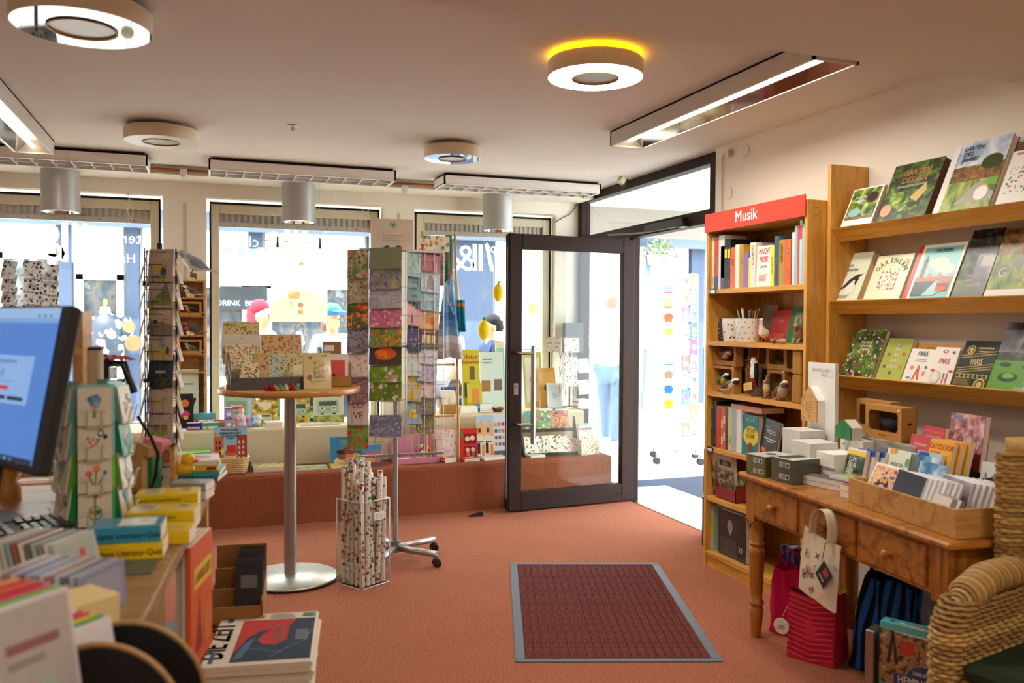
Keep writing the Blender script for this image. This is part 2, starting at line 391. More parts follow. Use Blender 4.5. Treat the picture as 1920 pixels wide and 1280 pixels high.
b = MB(); b.box((ROOM_X0,ROOM_Y0 - .1,0),(XR,ROOM_Y0,CZ),WALLC); struct('wall_back',b,'plaster',label='cream wall behind the viewer')
# window wall with three openings
WIN = [(-1.72,-0.32),(0.0,1.41),(1.68,2.99)]
b = MB(); edges = [ROOM_X0] + [e for wv in WIN for e in wv] + [XF + .08]
for i in range(0,len(edges),2): b.box((edges[i],YW,0.5),(edges[i + 1],YW + .3,2.425),WALLC)
b.box((ROOM_X0,YW,2.425),(XF + .08,YW + .3,CZ),WALLC); b.box((ROOM_X0,YW,-.1),(XF + .08,YW + .3,0.5),WALLC)
for wv in ((-.32,0),(1.41,1.68)):      # shallow groove down the middle of each pier
 xm = sum(wv) / 2; b.box((xm - .012,YW - .004,.6),(xm + .012,YW,2.37),'c9bcaa')
struct('wall_front',b,'plaster',label='cream wall with three shop windows')
b = MB(); b.box((ROOM_X0,6.87,2.535),(XF - .03,YW,CZ - .001),'ece6dc'); b.box((ROOM_X0,6.862,2.535),(XF - .03,6.87,2.552),'d8cab6')
struct('trim_1',b,'paint',label='white cable trunking along the top of the window wall')
b = MB(); b.tube([(ROOM_X0,6.845,2.568),(XF - .05,6.845,2.568)],.0085,'b4622c',8)
tag(b.build('copper_pipe','metal'),'thin copper heating pipe running below the ceiling over the windows','pipe')
# windows
WINLAB = ['shop window behind the counter','shop window behind the round table','shop window beside the glass door']
MDEF['shutter'] = attr_mat(0.5,var=0.05)
for i,(x0,x1) in enumerate(WIN):
 w_ = thing('window_%d' % (i + 1),WINLAB[i],None,(0,0,0)); w_['kind'] = 'structure'
 a,c,z0,z1,yf = x0 + .02,x1 - .02,.52,2.40,YW + .07
 b = MB(); b.box((a,yf - .006,z0),(a + .012,yf + .03,z1),'14110f'); b.box((c - .012,yf - .006,z0),(c,yf + .03,z1),'14110f'); b.box((a,yf - .006,z1 - .016),(c,yf + .03,z1),'14110f'); b.build('gasket','matte',w_)
 fw = .075; fc = 'cfc4a8'
 for nm,p,q in (('frame_side',(a + .012,yf,z0),(a + fw,yf + .07,z1 - .016)),('frame_side',(c - fw,yf,z0),(c - .012,yf + .07,z1 - .016)),('frame_top',(a + fw,yf,z1 - .09),(c - fw,yf + .07,z1 - .016)),('frame_bottom',(a + fw,yf,z0),(c - fw,yf + .07,z0 + .08))):
  MB().box(p,q,fc,bev=.004).build(nm,'paint',w_)
 b = MB(); n = 26; gx0,gx1 = a + fw,c - fw       # corrugated shutter slat pack under the head of the window
 for k in range(n * 2):
  u0 = gx0 + (gx1 - gx0) * k / (n * 2); u1 = gx0 + (gx1 - gx0) * (k + 1) / (n * 2)
  b.box((u0,yf + .03 + (.008 if k % 2 else 0),2.245),(u1,yf + .06,2.31),'aaa49c' if k % 2 else 'b8b2aa')
 b.build('shutter_slats','shutter',w_)
 b = MB(); b.box((gx0,yf + .02,2.205),(gx1,yf + .06,2.245),'b5afa7')
 for k in range(5): b.cyl((gx0 + .12 + k * (gx1 - gx0 - .24) / 4,yf + .019,2.225),(gx0 + .12 + k * (gx1 - gx0 - .24) / 4,yf + .021,2.225),.005,col='4a4642',n=8)
 b.build('shutter_rail','shutter',w_)
 b = MB(); b.box((gx0,yf + .04,z0 + .08),(gx1,yf + .046,2.205)); b.build('pane','pane',w_)
# carpeted display step, risers with cloth
b = MB(); pr = [(6.23,0),(6.23,.335),(6.238,.355),(6.255,.365),(YW,.365),(YW,0)]
b.prism([(p[0],p[1]) for p in pr],-3.59,3.09,M=Matrix(((0,0,1,0),(1,0,0,0),(0,1,0,0),(0,0,0,1)))); struct('display_step',b,'carpet_step',label='carpet covered display step below the windows')
MDEF['riser_cloth'] = attr_mat(0.95,var=0.10,scale=160,bump=.2,spec=.15)
def riser(x0,x1,z,y0,lab):
 b = MB(); pr = [(y0,.365),(y0 - .004,z - .02),(y0 + .006,z - .004),(y0 + .03,z),(YW - .008,z),(YW - .008,.365)]
 b.prism(pr,x0,x1,'d9c8a4',M=Matrix(((0,0,1,0),(1,0,0,0),(0,1,0,0),(0,0,0,1))))
 tag(b.build('cloth_riser','riser_cloth'),lab,'riser')
riser(-1.25,1.45,.645,6.62,'long beige cloth covered riser below the window behind the round table')
riser(1.66,3.02,.70,6.62,'beige cloth covered riser below the window by the door')
riser(-3.4,-1.30,.645,6.62,'beige cloth covered riser below the window behind the monitor')
MDEF['bronze'] = attr_mat(0.6,var=0.04,spec=.2)
# doorway: frame, transom, sidelight
DK = '2b1911'
dr = thing('door_1','dark brown aluminium door frame with transom and sidelight',None); dr['kind'] = 'structure'
YH,YJ = 6.20,5.02      # hinge post, far jamb
def bar(nm,a,c): return MB().box(a,c,DK,bev=.004).build(nm,'bronze',dr)
bar('corner_post',(XF - .03,7.12,0),(XF + .06,7.198,CZ - .001)); bar('hinge_post',(XF,YH - .02,0),(XF + .07,YH + .06,2.13)); bar('jamb',(XF - .03,4.90,0),(XF + .06,YJ,CZ - .001))
bar('top_rail',(XF - .03,YJ,CZ - .07),(XF + .06,7.12,CZ - .001)); bar('transom_rail',(XF - .03,YJ,2.13),(XF + .07,7.12,2.225)); bar('sidelight_sill',(XF,YH + .06,0),(XF + .06,7.12,.07))
for nm,(y0,y1,z0,z1) in {'transom_pane': (YJ,7.12,2.225,2.53),'sidelight_pane': (YH + .06,7.12,.07,2.13)}.items():
 MB().box((XF + .02,y0,z0),(XF + .028,y1,z1)).build(nm,'pane',dr)
b = MB(); b.box((XF - .075,5.30,2.145),(XF - .03,5.85,2.195),DK); b.tube([(XF - .06,5.32,2.14),(XF - .07,5.9,2.142),(XF - .25,6.12,2.14)],.007,'8d8a88',6); b.box((XF - .08,5.28,2.13),(XF - .03,5.36,2.16),'191414'); b.build('closer_track','gloss',dr)
MB().box((XF,YJ,-.04),(XF + .07,YH,.004),'8b7f76').build('threshold','metal',dr)
# ------------------------------------------------------------------ lamps
MDEF['lamp_on'] = emit('fff4e0',14.0); MDEF['tube_on'] = emit('fff0d8',9.0); MDEF['amber_glow'] = emit('ffc800',14.0)
MDEF['brushed'] = attr_mat(0.38,metal=.85,var=.02); MDEF['satin'] = attr_mat(.42,metal=.35,var=.02)
MDEF['dark_mirror'] = attr_mat(0.03,metal=1.0,var=0.0)
MDEF['opal'] = attr_mat(0.35,var=0.0)
def area(name,loc,sx,sy,power,col=(1,.95,.87),rot=(0,0,0),parent=None,spread=180):
 d = bpy.data.lights.new(name,'AREA'); d.shape = 'RECTANGLE'; d.size = sx; d.size_y = sy; d.energy = power; d.color = col; d.spread = math.radians(spread)
 o = bpy.data.objects.new(name,d); COL.objects.link(o); o.location = loc; o.rotation_euler = rot
 if parent is not None: o.parent = parent
 return o
def louvre_lamp(x0,x1,label,y0=6.38,y1=6.70,z0=2.51,z1=2.598):
 t = thing('louvre_lamp',label,'lamp',((x0 + x1) / 2,(y0 + y1) / 2,z0),group='louvre ceiling lamps over the windows'); L = (x1 - x0) / 2; D = (y1 - y0) / 2; H = z1 - z0
 b = MB(); b.box((-L,-D,.004),(L,-D + .012,H - .012),'f0ebe4'); b.box((-L,D - .012,0),(L,D,H - .012),'f0ebe4'); b.box((-L,-D,0),(-L + .012,D,H - .012),'e4dfd8'); b.box((L - .012,-D,0),(L,D,H - .012),'e4dfd8'); b.box((-L,-D,H - .02),(L,D,H - .012),'f0ebe4')
 b.build('housing','paint',t)
 b = MB(); b.box((-L + .02,-D + .02,H - .012),(L - .02,D - .02,H),'3a2e26'); b.build('mounting_plate','matte',t)
 b = MB()
 for yy in (-D,D - .014): b.box((-L,yy,-.002),(L,yy + .014,.006),'f2efea')
 for xx in (-L,L - .014): b.box((xx,-D,-.002),(xx + .014,D,.006),'f2efea')
 b.build('rim','paint',t)
 b = MB(); n = 11
 b.box((-L + .014,-.004,0),(L - .014,.004,.035),'e9e6e0')
 for k in range(1,n): xx = -L + 2 * L * k / n; b.box((xx - .003,-D + .014,.002),(xx + .003,D - .014,.035),'e9e6e0')
 b.build('louvre','gloss',t)
 b = MB(); b.box((-L + .014,-D + .014,.055),(L - .014,D - .014,.06),'7a746c'); b.build('reflector','mirror',t)
louvre_lamp(.014,1.345,'white louvre ceiling lamp over the window behind the round table')
louvre_lamp(-1.70,-.38,'white louvre ceiling lamp over the window behind the counter')
louvre_lamp(1.72,3.05,'white louvre ceiling lamp over the window beside the glass door')
def trough_lamp(x0,x1,y0,y1,label,power,group='open trough ceiling lamps',z0=2.51,z1=2.598,split=0.0):
 t = thing('trough_lamp',label,'lamp',((x0 + x1) / 2,(y0 + y1) / 2,z0),group=group); W = (x1 - x0) / 2; L = (y1 - y0) / 2; H = z1 - z0
 b = MB(); b.box((-W,-L,0),(-W + .012,L,H),'c6beb5'); b.box((W - .012,-L,0),(W,L,H),'c6beb5'); b.box((-W,-L,0),(W,-L + .012,H),'c0b6a8'); b.box((-W,L - .012,0),(W,L,H),'c0b6a8'); b.box((-W,-L,H - .008),(W,L,H),'c6beb5')
 b.build('housing','paint',t)
 b = MB()
 for s in (-1,1): b.add([(s * (W - .014),-L + .014,.004),(s * (W - .014),L - .014,.004),(s * .03,L - .014,.07),(s * .03,-L + .014,.07)],[(0,1,2,3)],'b8b4ac')
 b.build('reflector','mirror',t)
 b = MB(); b.tube([(0,-L + .04,.038),(0,L - .04,.038)],.013,'ffffff',10); b.build('fluorescent_tube','tube_on',t)
 area('trough_light',(0,0,.012),W * 1.2,2 * L - .1,power,rot=(0,0,0),parent=t)
trough_lamp(2.285,2.51,2.83,4.66,'long open trough ceiling lamp beside the book shelves',15)
trough_lamp(-1.15,-.92,4.2,6.19,'open trough ceiling lamp above the counter window corner',12)
def round_lamp(x,y,r,label,lit=False,mirror=True,z0=2.50,power=0,ceil=None):
 t = thing('round_lamp',label,'lamp',(x,y,z0),group='round ceiling lamps'); H = (ceil or CZ) - z0
 b = MB(); b.lathe([(r - .012,.006),(r,.004),(r,H - .03),(r - .006,H - .022)],48,'e6d6ba'); b.lathe([(r - .006,H - .022),(r * .55,H - .022),(r * .55,H)],48,'a8937a'); b.build('drum','paint',t)
 b = MB(); vs = []; n = 48; ri = r * .50
 vs = [(r * .985 * math.cos(2 * PI * k / n),r * .985 * math.sin(2 * PI * k / n),.004) for k in range(n)] + [(ri * math.cos(2 * PI * k / n),ri * math.sin(2 * PI * k / n),.004) for k in range(n)]
 b.add(vs,[(k,n + k,n + (k + 1) % n,(k + 1) % n) for k in range(n)],'4c5258' if mirror else 'e3ebe8'); b.build('lamp_ring','lamp_on' if lit else ('dark_mirror' if mirror else 'opal'),t)
 b = MB(); b.lathe([(ri,.003),(ri * 1.0,-.001),(ri * .94,-.001),(ri * .94,.01)],40,'b58a5a'); b.build('inner_rim','paint',t)
 b = MB(); b.disc((0,0,.006),ri * .94,'b9b9b0',40,up=False); b.build('inner_disc','opal',t)
 if lit:
  b = MB(); b.lathe([(r * .75,H - .016),(r * .9,H - .016)],40); b.build('amber_ring','amber_glow',t)
  d = bpy.data.lights.new('round_lamp_light','AREA'); d.shape = 'DISK'; d.size = r * 1.6; d.energy = power; d.color = (1,.95,.87); o = bpy.data.objects.new('round_lamp_light',d); COL.objects.link(o); o.location = (0,0,-.004); o.parent = t
 return t
round_lamp(1.575,3.36,.205,'lit round ceiling lamp with a yellow glowing edge',True,False,power=14)
round_lamp(-.25,5.48,.208,'unlit round ceiling lamp with pale ring above the monitor side window',False,False)
round_lamp(1.50,5.36,.185,'unlit round ceiling lamp with mirrored ring near the door',False,True)
round_lamp(-.42,3.45,.235,'unlit round ceiling lamp with mirrored ring cut by the picture edge',False,True)
# lamps added out of view behind the viewer, standing in for unseen lights
for k,(x,y) in enumerate(((.3,.6),(2.0,.6),(-1.6,.8),(.3,-1.4),(2.0,-1.4),(-1.6,-1.4))):
 round_lamp(x,y,.205,'added lit round ceiling lamp unseen behind the viewer, %s row, %s' % (('first','second')[k // 3],('middle','shelf side','counter side')[k % 3]),True,False,z0=2.36,power=6,ceil=2.459)
def downlight(x,y,label):
 t = thing('downlight',label,'lamp',(x,y,2.235),group='aluminium cylinder downlights in the windows'); r = .130
 b = MB(); b.lathe([(r,0),(r,.30),(0,.30)],36,'b4b2ae'); b.build('cylinder','satin',t)
 b = MB(); b.lathe([(r,0),(r + .002,-.003),(r - .012,-.004),(r * .6,.06),(r * .35,.10),(0,.10)],36,'d8d8d6'); b.build('reflector','mirror',t)
downlight(-1.0,6.98,'aluminium cylinder downlight in the window behind the counter')
downlight(.69,6.98,'aluminium cylinder downlight in the window behind the round table')
downlight(2.36,6.98,'aluminium cylinder downlight in the window beside the glass door')
t = thing('smoke_sensor','small white ceiling sensor between the two round lamps','sensor',(.479,5.186,2.598))
b = MB(); b.lathe([(.032,0),(.03,-.006),(.012,-.009),(0,-.009)],20,'e8e2da'); b.build('plate','paint',t)
b = MB(); b.lathe([(.009,-.008),(.010,-.02),(.004,-.03),(0,-.03)],12,'d8d2ca'); b.tube([(-.01,0,-.012),(-.012,0,-.03),(.012,0,-.03),(.01,0,-.012)],.002,'b8b2aa',5); b.build('nozzle','paint',t)
t = thing('motion_sensor','small beige motion sensor on the ceiling over the door frame','sensor',(3.12,6.08,2.575),20)
b = MB(); b.box((-.05,-.012,-.05),(.0,.03,.02),'d9cfae',M=R(35,'Y')); b.build('body','paint',t)
b = MB(); b.box((-.004,-.014,-.052),(.02,.032,.012),'2b2826',M=R(35,'Y')); b.build('lens','gloss',t)
# ------------------------------------------------------------------ the open glass door
t = thing('glass_door','open glass shop door with dark brown aluminium frame and steel pull bar','door',(3.245,6.185,.012),5.0 + 180)
LW,LH,fw,d2 = 1.105,2.105,.105,.03      # local +x runs from the hinge to the free edge
for nm,p,q in (('hinge_stile',(0,-d2,0),(fw,d2,LH)),('lock_stile',(LW - fw,-d2,0),(LW,d2,LH)),('top_rail',(fw,-d2,LH - .115),(LW - fw,d2,LH)),('bottom_rail',(fw,-d2,0),(LW - fw,d2,.14))):
 MB().box(p,q,DK,bev=.004).build(nm,'bronze',t)
MB().box((fw,-.004,.14),(LW - fw,.004,LH - .115)).build('pane','pane',t)
b = MB(); b.box((LW - .004,-.02,.02),(LW + .012,.025,LH - .01),'0f0c0b'); b.box((LW + .003,.002,.1),(LW + .0125,.012,LH - .1),'b9b2a8'); b.build('edge_seal','matte',t)
SS = 'b0a89c'; xh = LW - .16
b = MB(); b.cyl((xh,.11,.52),(xh,.11,1.26),.0175,col=SS,n=16); b.build('pull_bar','metal',t)
for zz in (.665,1.205):
 b = MB(); b.tube([(LW - .055,d2,zz),(LW - .065,.11,zz),(xh,.11,zz)],.0135,SS,12); b.build('pull_bracket','metal',t)
b = MB(); b.box((LW - .072,d2,.885),(LW - .034,d2 + .006,.975),SS,bev=.012); b.cyl((LW - .053,d2 + .005,.945),(LW - .053,d2 + .009,.945),.011,col='8d8578',n=14); b.build('lock_plate','metal',t)
b = MB()
for xx in (.11,.83): b.box((xx,d2,.055),(xx + .05,d2 + .003,.07),'0e0a09')
b.build('drain_cap','matte',t)
b = MB(); b.cyl((-.012,-.01,.05),(-.012,-.01,.16),.016,col='1d1614',n=12); b.cyl((-.012,-.01,1.95),(-.012,-.01,2.06),.016,col='1d1614',n=12); b.build('hinge','gloss',t)
# notice taped to the sidelight
sheet(T(XF + .016,6.87,1.12) @ R(-90,'Z'),.17,.48,.001,'c4d2cb','blank pale green sheet taped inside the glass sidelight of the doorway',(('r',.42,1.0,.62,1.02,'e8ece8'),),'paper_sheet','notice',mat='thin')
# ------------------------------------------------------------------ the street
MDEF['paving'] = attr_mat(0.9,var=0.08,scale=6)
b = MB(); b.box((-30,7.5,-.12),(40,40,-.04),'b8b2a8'); b.box((XF + .07,-5,-.12),(40,7.5,-.04),'b8b2a8'); struct('street',b,'paving',label='sunlit pale street paving outside')
YB = 13.2
PO = '33435c'
def fpx(px): return at(px,600,y=YB).x
bd = thing('town_house','half timbered white house across the street with blue grey beams','building',(0,YB,0))
b = MB(); b.box((-14,.12,0),(14,.3,9),'e6e2d8'); b.build('wall','plaster',bd)
b = MB(); b.box((-14,.02,3.15),(14,.14,3.45),PO); b.box((-14,-.35,2.72),(14,-.25,2.98),'55647c'); b.build('cornice_beam','paint',bd)
MB().box((-14,-.9,2.98),(14,.12,3.06),'dfe3e8').build('canopy','paint',bd)
# posts and shop windows between
posts = [(-40,-10),(110,136),(236,262),(470,492),(690,722),(848,925),(1020,1042),(1180,1196),(1296,1320)]
for a,c in posts:
 x0,x1 = fpx(a),fpx(c); MB().box((x0,0,0),(x1,.14,2.9),PO,bev=.01).build('post','paint',bd)
shops = [(-8,104,'w'),(143,232,'s'),(268,466,'d'),(498,684,'d'),(728,845,'p'),(930,1016,'p'),(1046,1176,'p'),(1200,1292,'p'),(1324,1420,'p')]
MDEF['shopglass'] = attr_mat(0.08,var=.3,scale=3)
MDEF['goods'] = noise_mat([(.3,'20262c'),(.45,'39434c'),(.54,'5a5148'),(.6,'2c3338'),(.7,'75858f')],5,3,0,.25,rnd=False,mapping=(1,1,.6))
for a,c,k in shops:
 x0,x1 = fpx(a),fpx(c)
 wd = thing('shop_window',None,None); wd.parent = bd
 if k == 'p':
  MB().box((x0,.04,1.0),(x1,.12,2.9),'f2f2ee').build('panel','paint',wd); MB().box((x0,.05,0),(x1,.12,.98),'6a7890').build('plinth','paint',wd)
 else:
  z0,z1 = .55,(2.08 if k == 's' else 2.0 if k == 'd' else 2.35)
  MB().box((x0,.04,2.08 if k == 's' else 2.35 if k == 'w' else 2.0),(x1,.12,2.9),'f0efe9').build('panel','paint',wd)
  b = MB()
  for p,q in (((x0,0,z0),(x0 + .09,.1,z1)),((x1 - .09,0,z0),(x1,.1,z1)),((x0,0,z0 - .1),(x1,.1,z0 + .06)),((x0,0,z1 - .08),(x1,.1,z1))): b.box(p,q,'f4f4f0')
  b.build('frame','paint',wd)
  MB().box((x0 + .05,.08,z0),(x1 - .05,.1,z1),'ffffff').build('pane','goods',wd)
  MB().box((x0,.04,0),(x1,.12,z0 - .1),'6a7890').build('plinth','paint',wd)
# striped awning and brick band of the shop seen past the left edge of the middle window
t = thing('awning','white and light blue striped awning on the house across the street','awning',(fpx(412),YB - .9,1.95)); wA = fpx(468) - fpx(412) + .25
b = MB()
for k in range(8):
 x0,x1 = wA * k / 8,wA * (k + 1) / 8; b.add([(x0,-.1,0),(x1,-.1,0),(x1,.86,.55),(x0,.86,.55),(x0,-.1,-.02),(x1,-.1,-.02),(x1,.86,.53),(x0,.86,.53)],[(0,1,2,3),(7,6,5,4),(0,4,5,1)],'8fc4de' if k % 2 else 'ffffff')
b.build('fabric','matte',t)
b = MB(); b.tube([(0,-.1,-.01),(wA,-.1,-.01)],.02,'c8c8c8',6); b.build('front_rail','paint',t)
tag(MB().box((0,0,0),(wA,.012,.34),'262c30').text('DRINK  BISTRO',T(wA / 2,-.002,.06) @ R(90,'X'),.11,'e8e8e8').build('bistro_sign','paint',loc=(fpx(412),YB - .06,1.60)),'dark sign board with white lettering under the striped awning','sign')
b = MB()
for r in range(4):
 for k in range(7): b.box((k * .27 - .13 * (r % 2),0,r * .085),(k * .27 + .25 - .13 * (r % 2),.03,r * .085 + .072),'d9775c')
o = b.build('brick_band','matte',bd); o.location = (fpx(410),-.02,3.5);
# shop interior hint: shirt on a hanger bust seen in the house window
t = thing('display_bust','shop bust wearing a dark floral shirt in the window across the street','mannequin',tuple(at(198,700,y=YB - .35)))
t.location.z = 0
MDEF['floral_dark'] = flower_mat('1f2a38',['e6e6e0','7fa8a8','d06a5a'],'22303e',9,.42)
b = MB(); b.lathe([(.05,0),(.18,.01),(.18,.03),(.03,.04),(.03,.85)],14,'8a8580'); b.build('stand','paint',t)
b = MB(); b.loft([(0,0,.80,.20,.13),(0,0,1.05,.23,.15),(0,0,1.30,.25,.15),(0,0,1.45,.22,.12),(0,0,1.53,.08,.07)],14,M=R(90,'Z')); b.ball((-.26,0,1.33),(.1,.1,.18)); b.ball((.26,0,1.33),(.1,.1,.18)); b.build('shirt','floral_dark',t)
b = MB(); b.lathe([(.075,1.50),(.06,1.62),(.0,1.63)],14,'f0f0ec'); b.ball((0,0,1.68),(.03,.03,.05),'e2c12a'); b.build('neck','paint',t)
# soffit and beam of the shop's own entrance passage
b = MB(); b.box((XF + .1,2.0,2.72),(6.2,9.2,2.85),'e9e9e6'); struct('ceiling_porch',b,'plaster',label='white soffit over the entrance outside')
b = MB(); b.box((3.5,8.55,2.42),(6.4,8.75,2.73),'8d8781'); b.box((XF + .1,8.4,2.6),(3.6,9.2,2.73),'8d8781'); struct('beam_porch',b,'plaster',label='grey beam below the entrance soffit')
# ------------------------------------------------------------------ bookcase by the door
BX,BXB,BY0,BY1 = 2.81,3.145,3.51,4.42
t = thing('bookcase','tall beech bookcase with red topic board beside the doorway','bookcase',(BX,BY0,0)); D = BXB - BX; Wd = BY1 - BY0
SH = [.09,.42,.715,1.045,1.345,1.65]
MB().box((0,0,0),(D,.022,2.07),bev=.001).build('side_panel','beech',t); MB().box((0,Wd - .022,0),(D,Wd,2.06),bev=.001).build('side_panel','beech',t)
for z in SH: MB().box((.002,.022,z - .026),(D - .006,Wd - .022,z),bev=.001).build('shelf','beech_y',t)
MB().box((.004,.022,1.99),(D - .006,Wd - .022,2.012)).build('top_board','beech_y',t)
MB().box((.012,.022,0),(.03,Wd - .022,.064)).build('plinth','beech_y',t)
MB().box((D - .006,.022,.06),(D,Wd - .022,2.03)).build('back_panel','beech',t)
b = MB()
for k in range(4): b.cyl((.05 + .07 * (k % 2),.0,(1.99,.98,2.03,.95)[k]),(.05 + .07 * (k % 2),-.0012,(1.99,.98,2.03,.95)[k]),.005,col='6b5836',n=8)
tag(b.build('screw_heads','metal',t),None,None,None,'stuff')
s_ = thing('topic_board',None,None,(-.006,Wd,1.988)); s_.parent = t; s_.rotation_euler = (0,0,math.radians(-90))
MB().box((0,-.006,0),(Wd - .005,.0,.108),'dd4230').build('board','gloss',s_)
MB().text('Musik',T((Wd) * .457,-.0069,.031) @ R(90,'X'),.088,'fff8f0','c',1.0).text('Musik',T((Wd) * .455,-.0068,.030) @ R(90,'X'),.088,'fff8f0','c',1.0).build('lettering','paint',s_)
for z,y in ((1.65,.80),(.715,.815)):
 b = MB(); b.box((-.005,y,z - .028),(.0,y + .06,z + .004),'1c1a1a'); b.box((-.0056,y + .008,z - .022),(-.005,y + .052,z - .004),'e8e6e2'); b.build('shelf_label','gloss',t)
def ypx(px,x=2.84,py=600): return at(px,py,x=x).y
def zpx(px,py,x=2.84): return at(px,py,x=x).z
def spine_row(items,zs,xf,depth,group,where):
 """books standing with spines to the room; items: (px left, px right, py top, colour, label, spine print, pages)"""
 for it in items:
  a,c,top,col,lab = it[:5]; sp = it[5] if len(it) > 5 else ()
  y1,y0 = ypx(a,xf),ypx(c,xf); h = max(.06,zpx((a + c) / 2,top,xf) - zs); th = max(.006,y1 - y0 - .0015)
  lean = it[6] if len(it) > 6 else 0
  M = T(xf + depth / 2,y0,zs + .0008) @ R(lean,'X')
  book(M,depth,h,th,col,lab + ' ' + where,(),sp,group,hard=False)
def sp(txt,col='ffffff',size=None,v=.5,extra=()):
 return tuple(extra) + (('t',txt,.68,v,.0,col),)
def spt(txt,col,th=.03,h=.2,v=.08,f=.62):
 """spine lettering that fills a spine of thickness th on a book of height h"""
 return (('t',txt,.5 + f * .36,v,th * f / h,col,'l',.8,0,90),)
W1 = 'on the top shelf of the bookcase'
row = [
 (1333,1338,446,'e8e4da','slim cream paperback with red lettering, nearest the doorway',spt('KONZERT','c8402a',.012)),
 (1338,1346,447,'c64a34','red and blue striped paperback',(('r',0,0,1,.25,'2d4a80'),) + spt('MUSIKER','ffffff',.02,v=.3)),
 (1346,1357,442,'cfd8d0','tall pale green hardback',()),
 (1350,1357,462,'e07a8a','pink and purple paperback',(('r',0,0,1,.26,'6a2f7d'),)),
 (1357,1362,449,'1d1c1e','black paperback with yellow title, left of its twin',spt('OPER','e8d832',.012) + (('r',.1,.62,.9,.8,'e8d832'),)),
 (1362,1368,449,'1b1a1c','black paperback with yellow title, right of its twin',spt('OPER','e8d832',.012) + (('r',.1,.62,.9,.8,'e8d832'),)),
 (1368,1377,464,'dd5f26','orange paperback with black lettering',spt('EINE','2a1a12',.025,v=.55)),
 (1377,1385,459,'e6ddca','cream paperback beside the mustard one',()),
 (1385,1393,459,'b98a2c','mustard yellow paperback',spt('HAYDN','f0e2b0',.022,v=.5)),
 (1393,1402,474,'8a63a5','lilac hardback',()),
 (1402,1405,483,'e2d62c','thin bright yellow booklet',()),
 (1405,1415,455,'e8dcc8','cream paperback with red spine title',spt('COUPLED','b03a44',.03,v=.5)),
 (1443,1450,461,'e0de22','bright yellow paperback right of the white faced-out book',spt('UND RHYTHM','5a5a20',.02,v=.3)),
 (1450,1459,443,'3b5666','tall slate blue hardback',spt('DIE KUNST','d04a5a',.022,v=.1)),
 (1459,1469,450,'b08a30','ochre hardback with dark spine lettering',spt('GERVASIN','4a3a14',.028,v=.5)),
 (1469,1481,449,'e0622e','orange paperback with large white name',spt('LIZA','ffffff',.036,v=.68) + spt('Liza Minnelli','f4d8c8',.02,v=.1)),
 (1483,1488,436,'d4dcdc','thin pale leaning booklet',()),
 (1488,1493,424,'8ec4cc','thin turquoise booklet',()),
 (1493,1497,423,'d0503e','thin red booklet',()),
 (1497,1502,413,'b9d0d8','tall pale blue booklet',(('r',0,.7,1,.92,'c8483c'),)),
 (1502,1507,420,'9cc0cc','tall light blue booklet at the near end',()),
]
spine_row(row,1.65,2.835,.15,'music books on the top bookcase shelf',W1)
# faced-out and leaning books of the same shelf
y0,y1 = ypx(1443,2.83),ypx(1415,2.83)
book(stand(2.832,(y0 + y1) / 2,1.6508,-90,3),y1 - y0 - .004,zpx(1430,460,2.83) - 1.652,.03,'eee8e0','white book with red block capitals faced out ' + W1,(
 ('t','MACHT',.5,.80,.16,'d8302a','c',.62),('t','MUSIK!',.5,.60,.16,'d8302a','c',.58),('t','DR. POP',.5,.46,.06,'5a6478','c',.9)) + tuple(lines(.2,.8,.14,.32,5,'c86a60')),group='music books on the top bookcase shelf',hard=False)
for (a,c,top,col,lab,art) in ((1374,1401,448,'1e1c1d',"black hardback titled DON'T leaning behind the spines ",(('t',"DON'T",.5,.78,.14,'f2efe8','c',.62),)),(1396,1414,449,'26211a','dark brown hardback with gold capitals behind the spines ',(('t','GE',.5,.62,.13,'c8a83a','c',.8),('r',.1,.86,.9,.95,'c8a83a')))):
 y0,y1 = ypx(c,3.02),ypx(a,3.02); book(stand(3.02,(y0 + y1) / 2,1.6508,-90,6),y1 - y0,zpx(1400,top,3.02) - 1.655,.02,col,lab + W1,art,group='music books on the top bookcase shelf')
# shelf 4: gifts
Z4 = 1.3458
def pencil_pot(px0,px1,py,x,z,label,kind,r=None):
 c = (ypx(px0,x) + ypx(px1,x)) / 2; r = r or abs(ypx(px0,x) - ypx(px1,x)) / 2; h = zpx((px0 + px1) / 2,py,x) - z
 t = thing('pencil_pot',label,'pot',(x,c,z),0); n = 28
 b = MB(); b.lathe([(0,0),(r * .82,0),(r * .84,.004),(r,h),(r - .003,h),(r * .8,.01),(0,.01)],n,'e8e4d8')
 b.build('pot','gloss',t); q = MB()
 rr = random.Random(3)
 if kind == 'star':
  for rowi in range(4):
   for k in range(12):
    a = 2 * PI * (k + .5 * (rowi % 2)) / 12; z0 = h * (.16 + .23 * rowi); R0 = r * (.84 + .16 * z0 / h) + .0006; s = .006
    pts = [((s if j % 2 == 0 else s * .42) * math.cos(PI / 2 + j * PI / 5),(s if j % 2 == 0 else s * .42) * math.sin(PI / 2 + j * PI / 5)) for j in range(10)]
    q.add([((R0) * math.cos(a + u / R0),(R0) * math.sin(a + u / R0),z0 + v) for u,v in pts],[tuple(range(10))],'4a4a46')
 else:
  for k in range(26):
   a = rr.uniform(0,2 * PI); z0 = rr.uniform(.1,.75) * h; R0 = r * (.84 + .16 * z0 / h) + .0007; ww = rr.uniform(.06,.16); hh = rr.uniform(.1,.3) * h
   q.add([(R0 * math.cos(a + ww * u),R0 * math.sin(a + ww * u),min(h * .97,z0 + hh * v)) for u,v in ((-1,0),(.6,.1),(1,1),(-.4,.8))],[(0,1,2,3)],'1c1c1c')
 q.build('pattern','gloss',t)
 return Vector((x,c,z)),r,h
p,r,h = pencil_pot(1387,1418,597,2.89,Z4,'cream pot with small dark stars on the gift shelf','star')
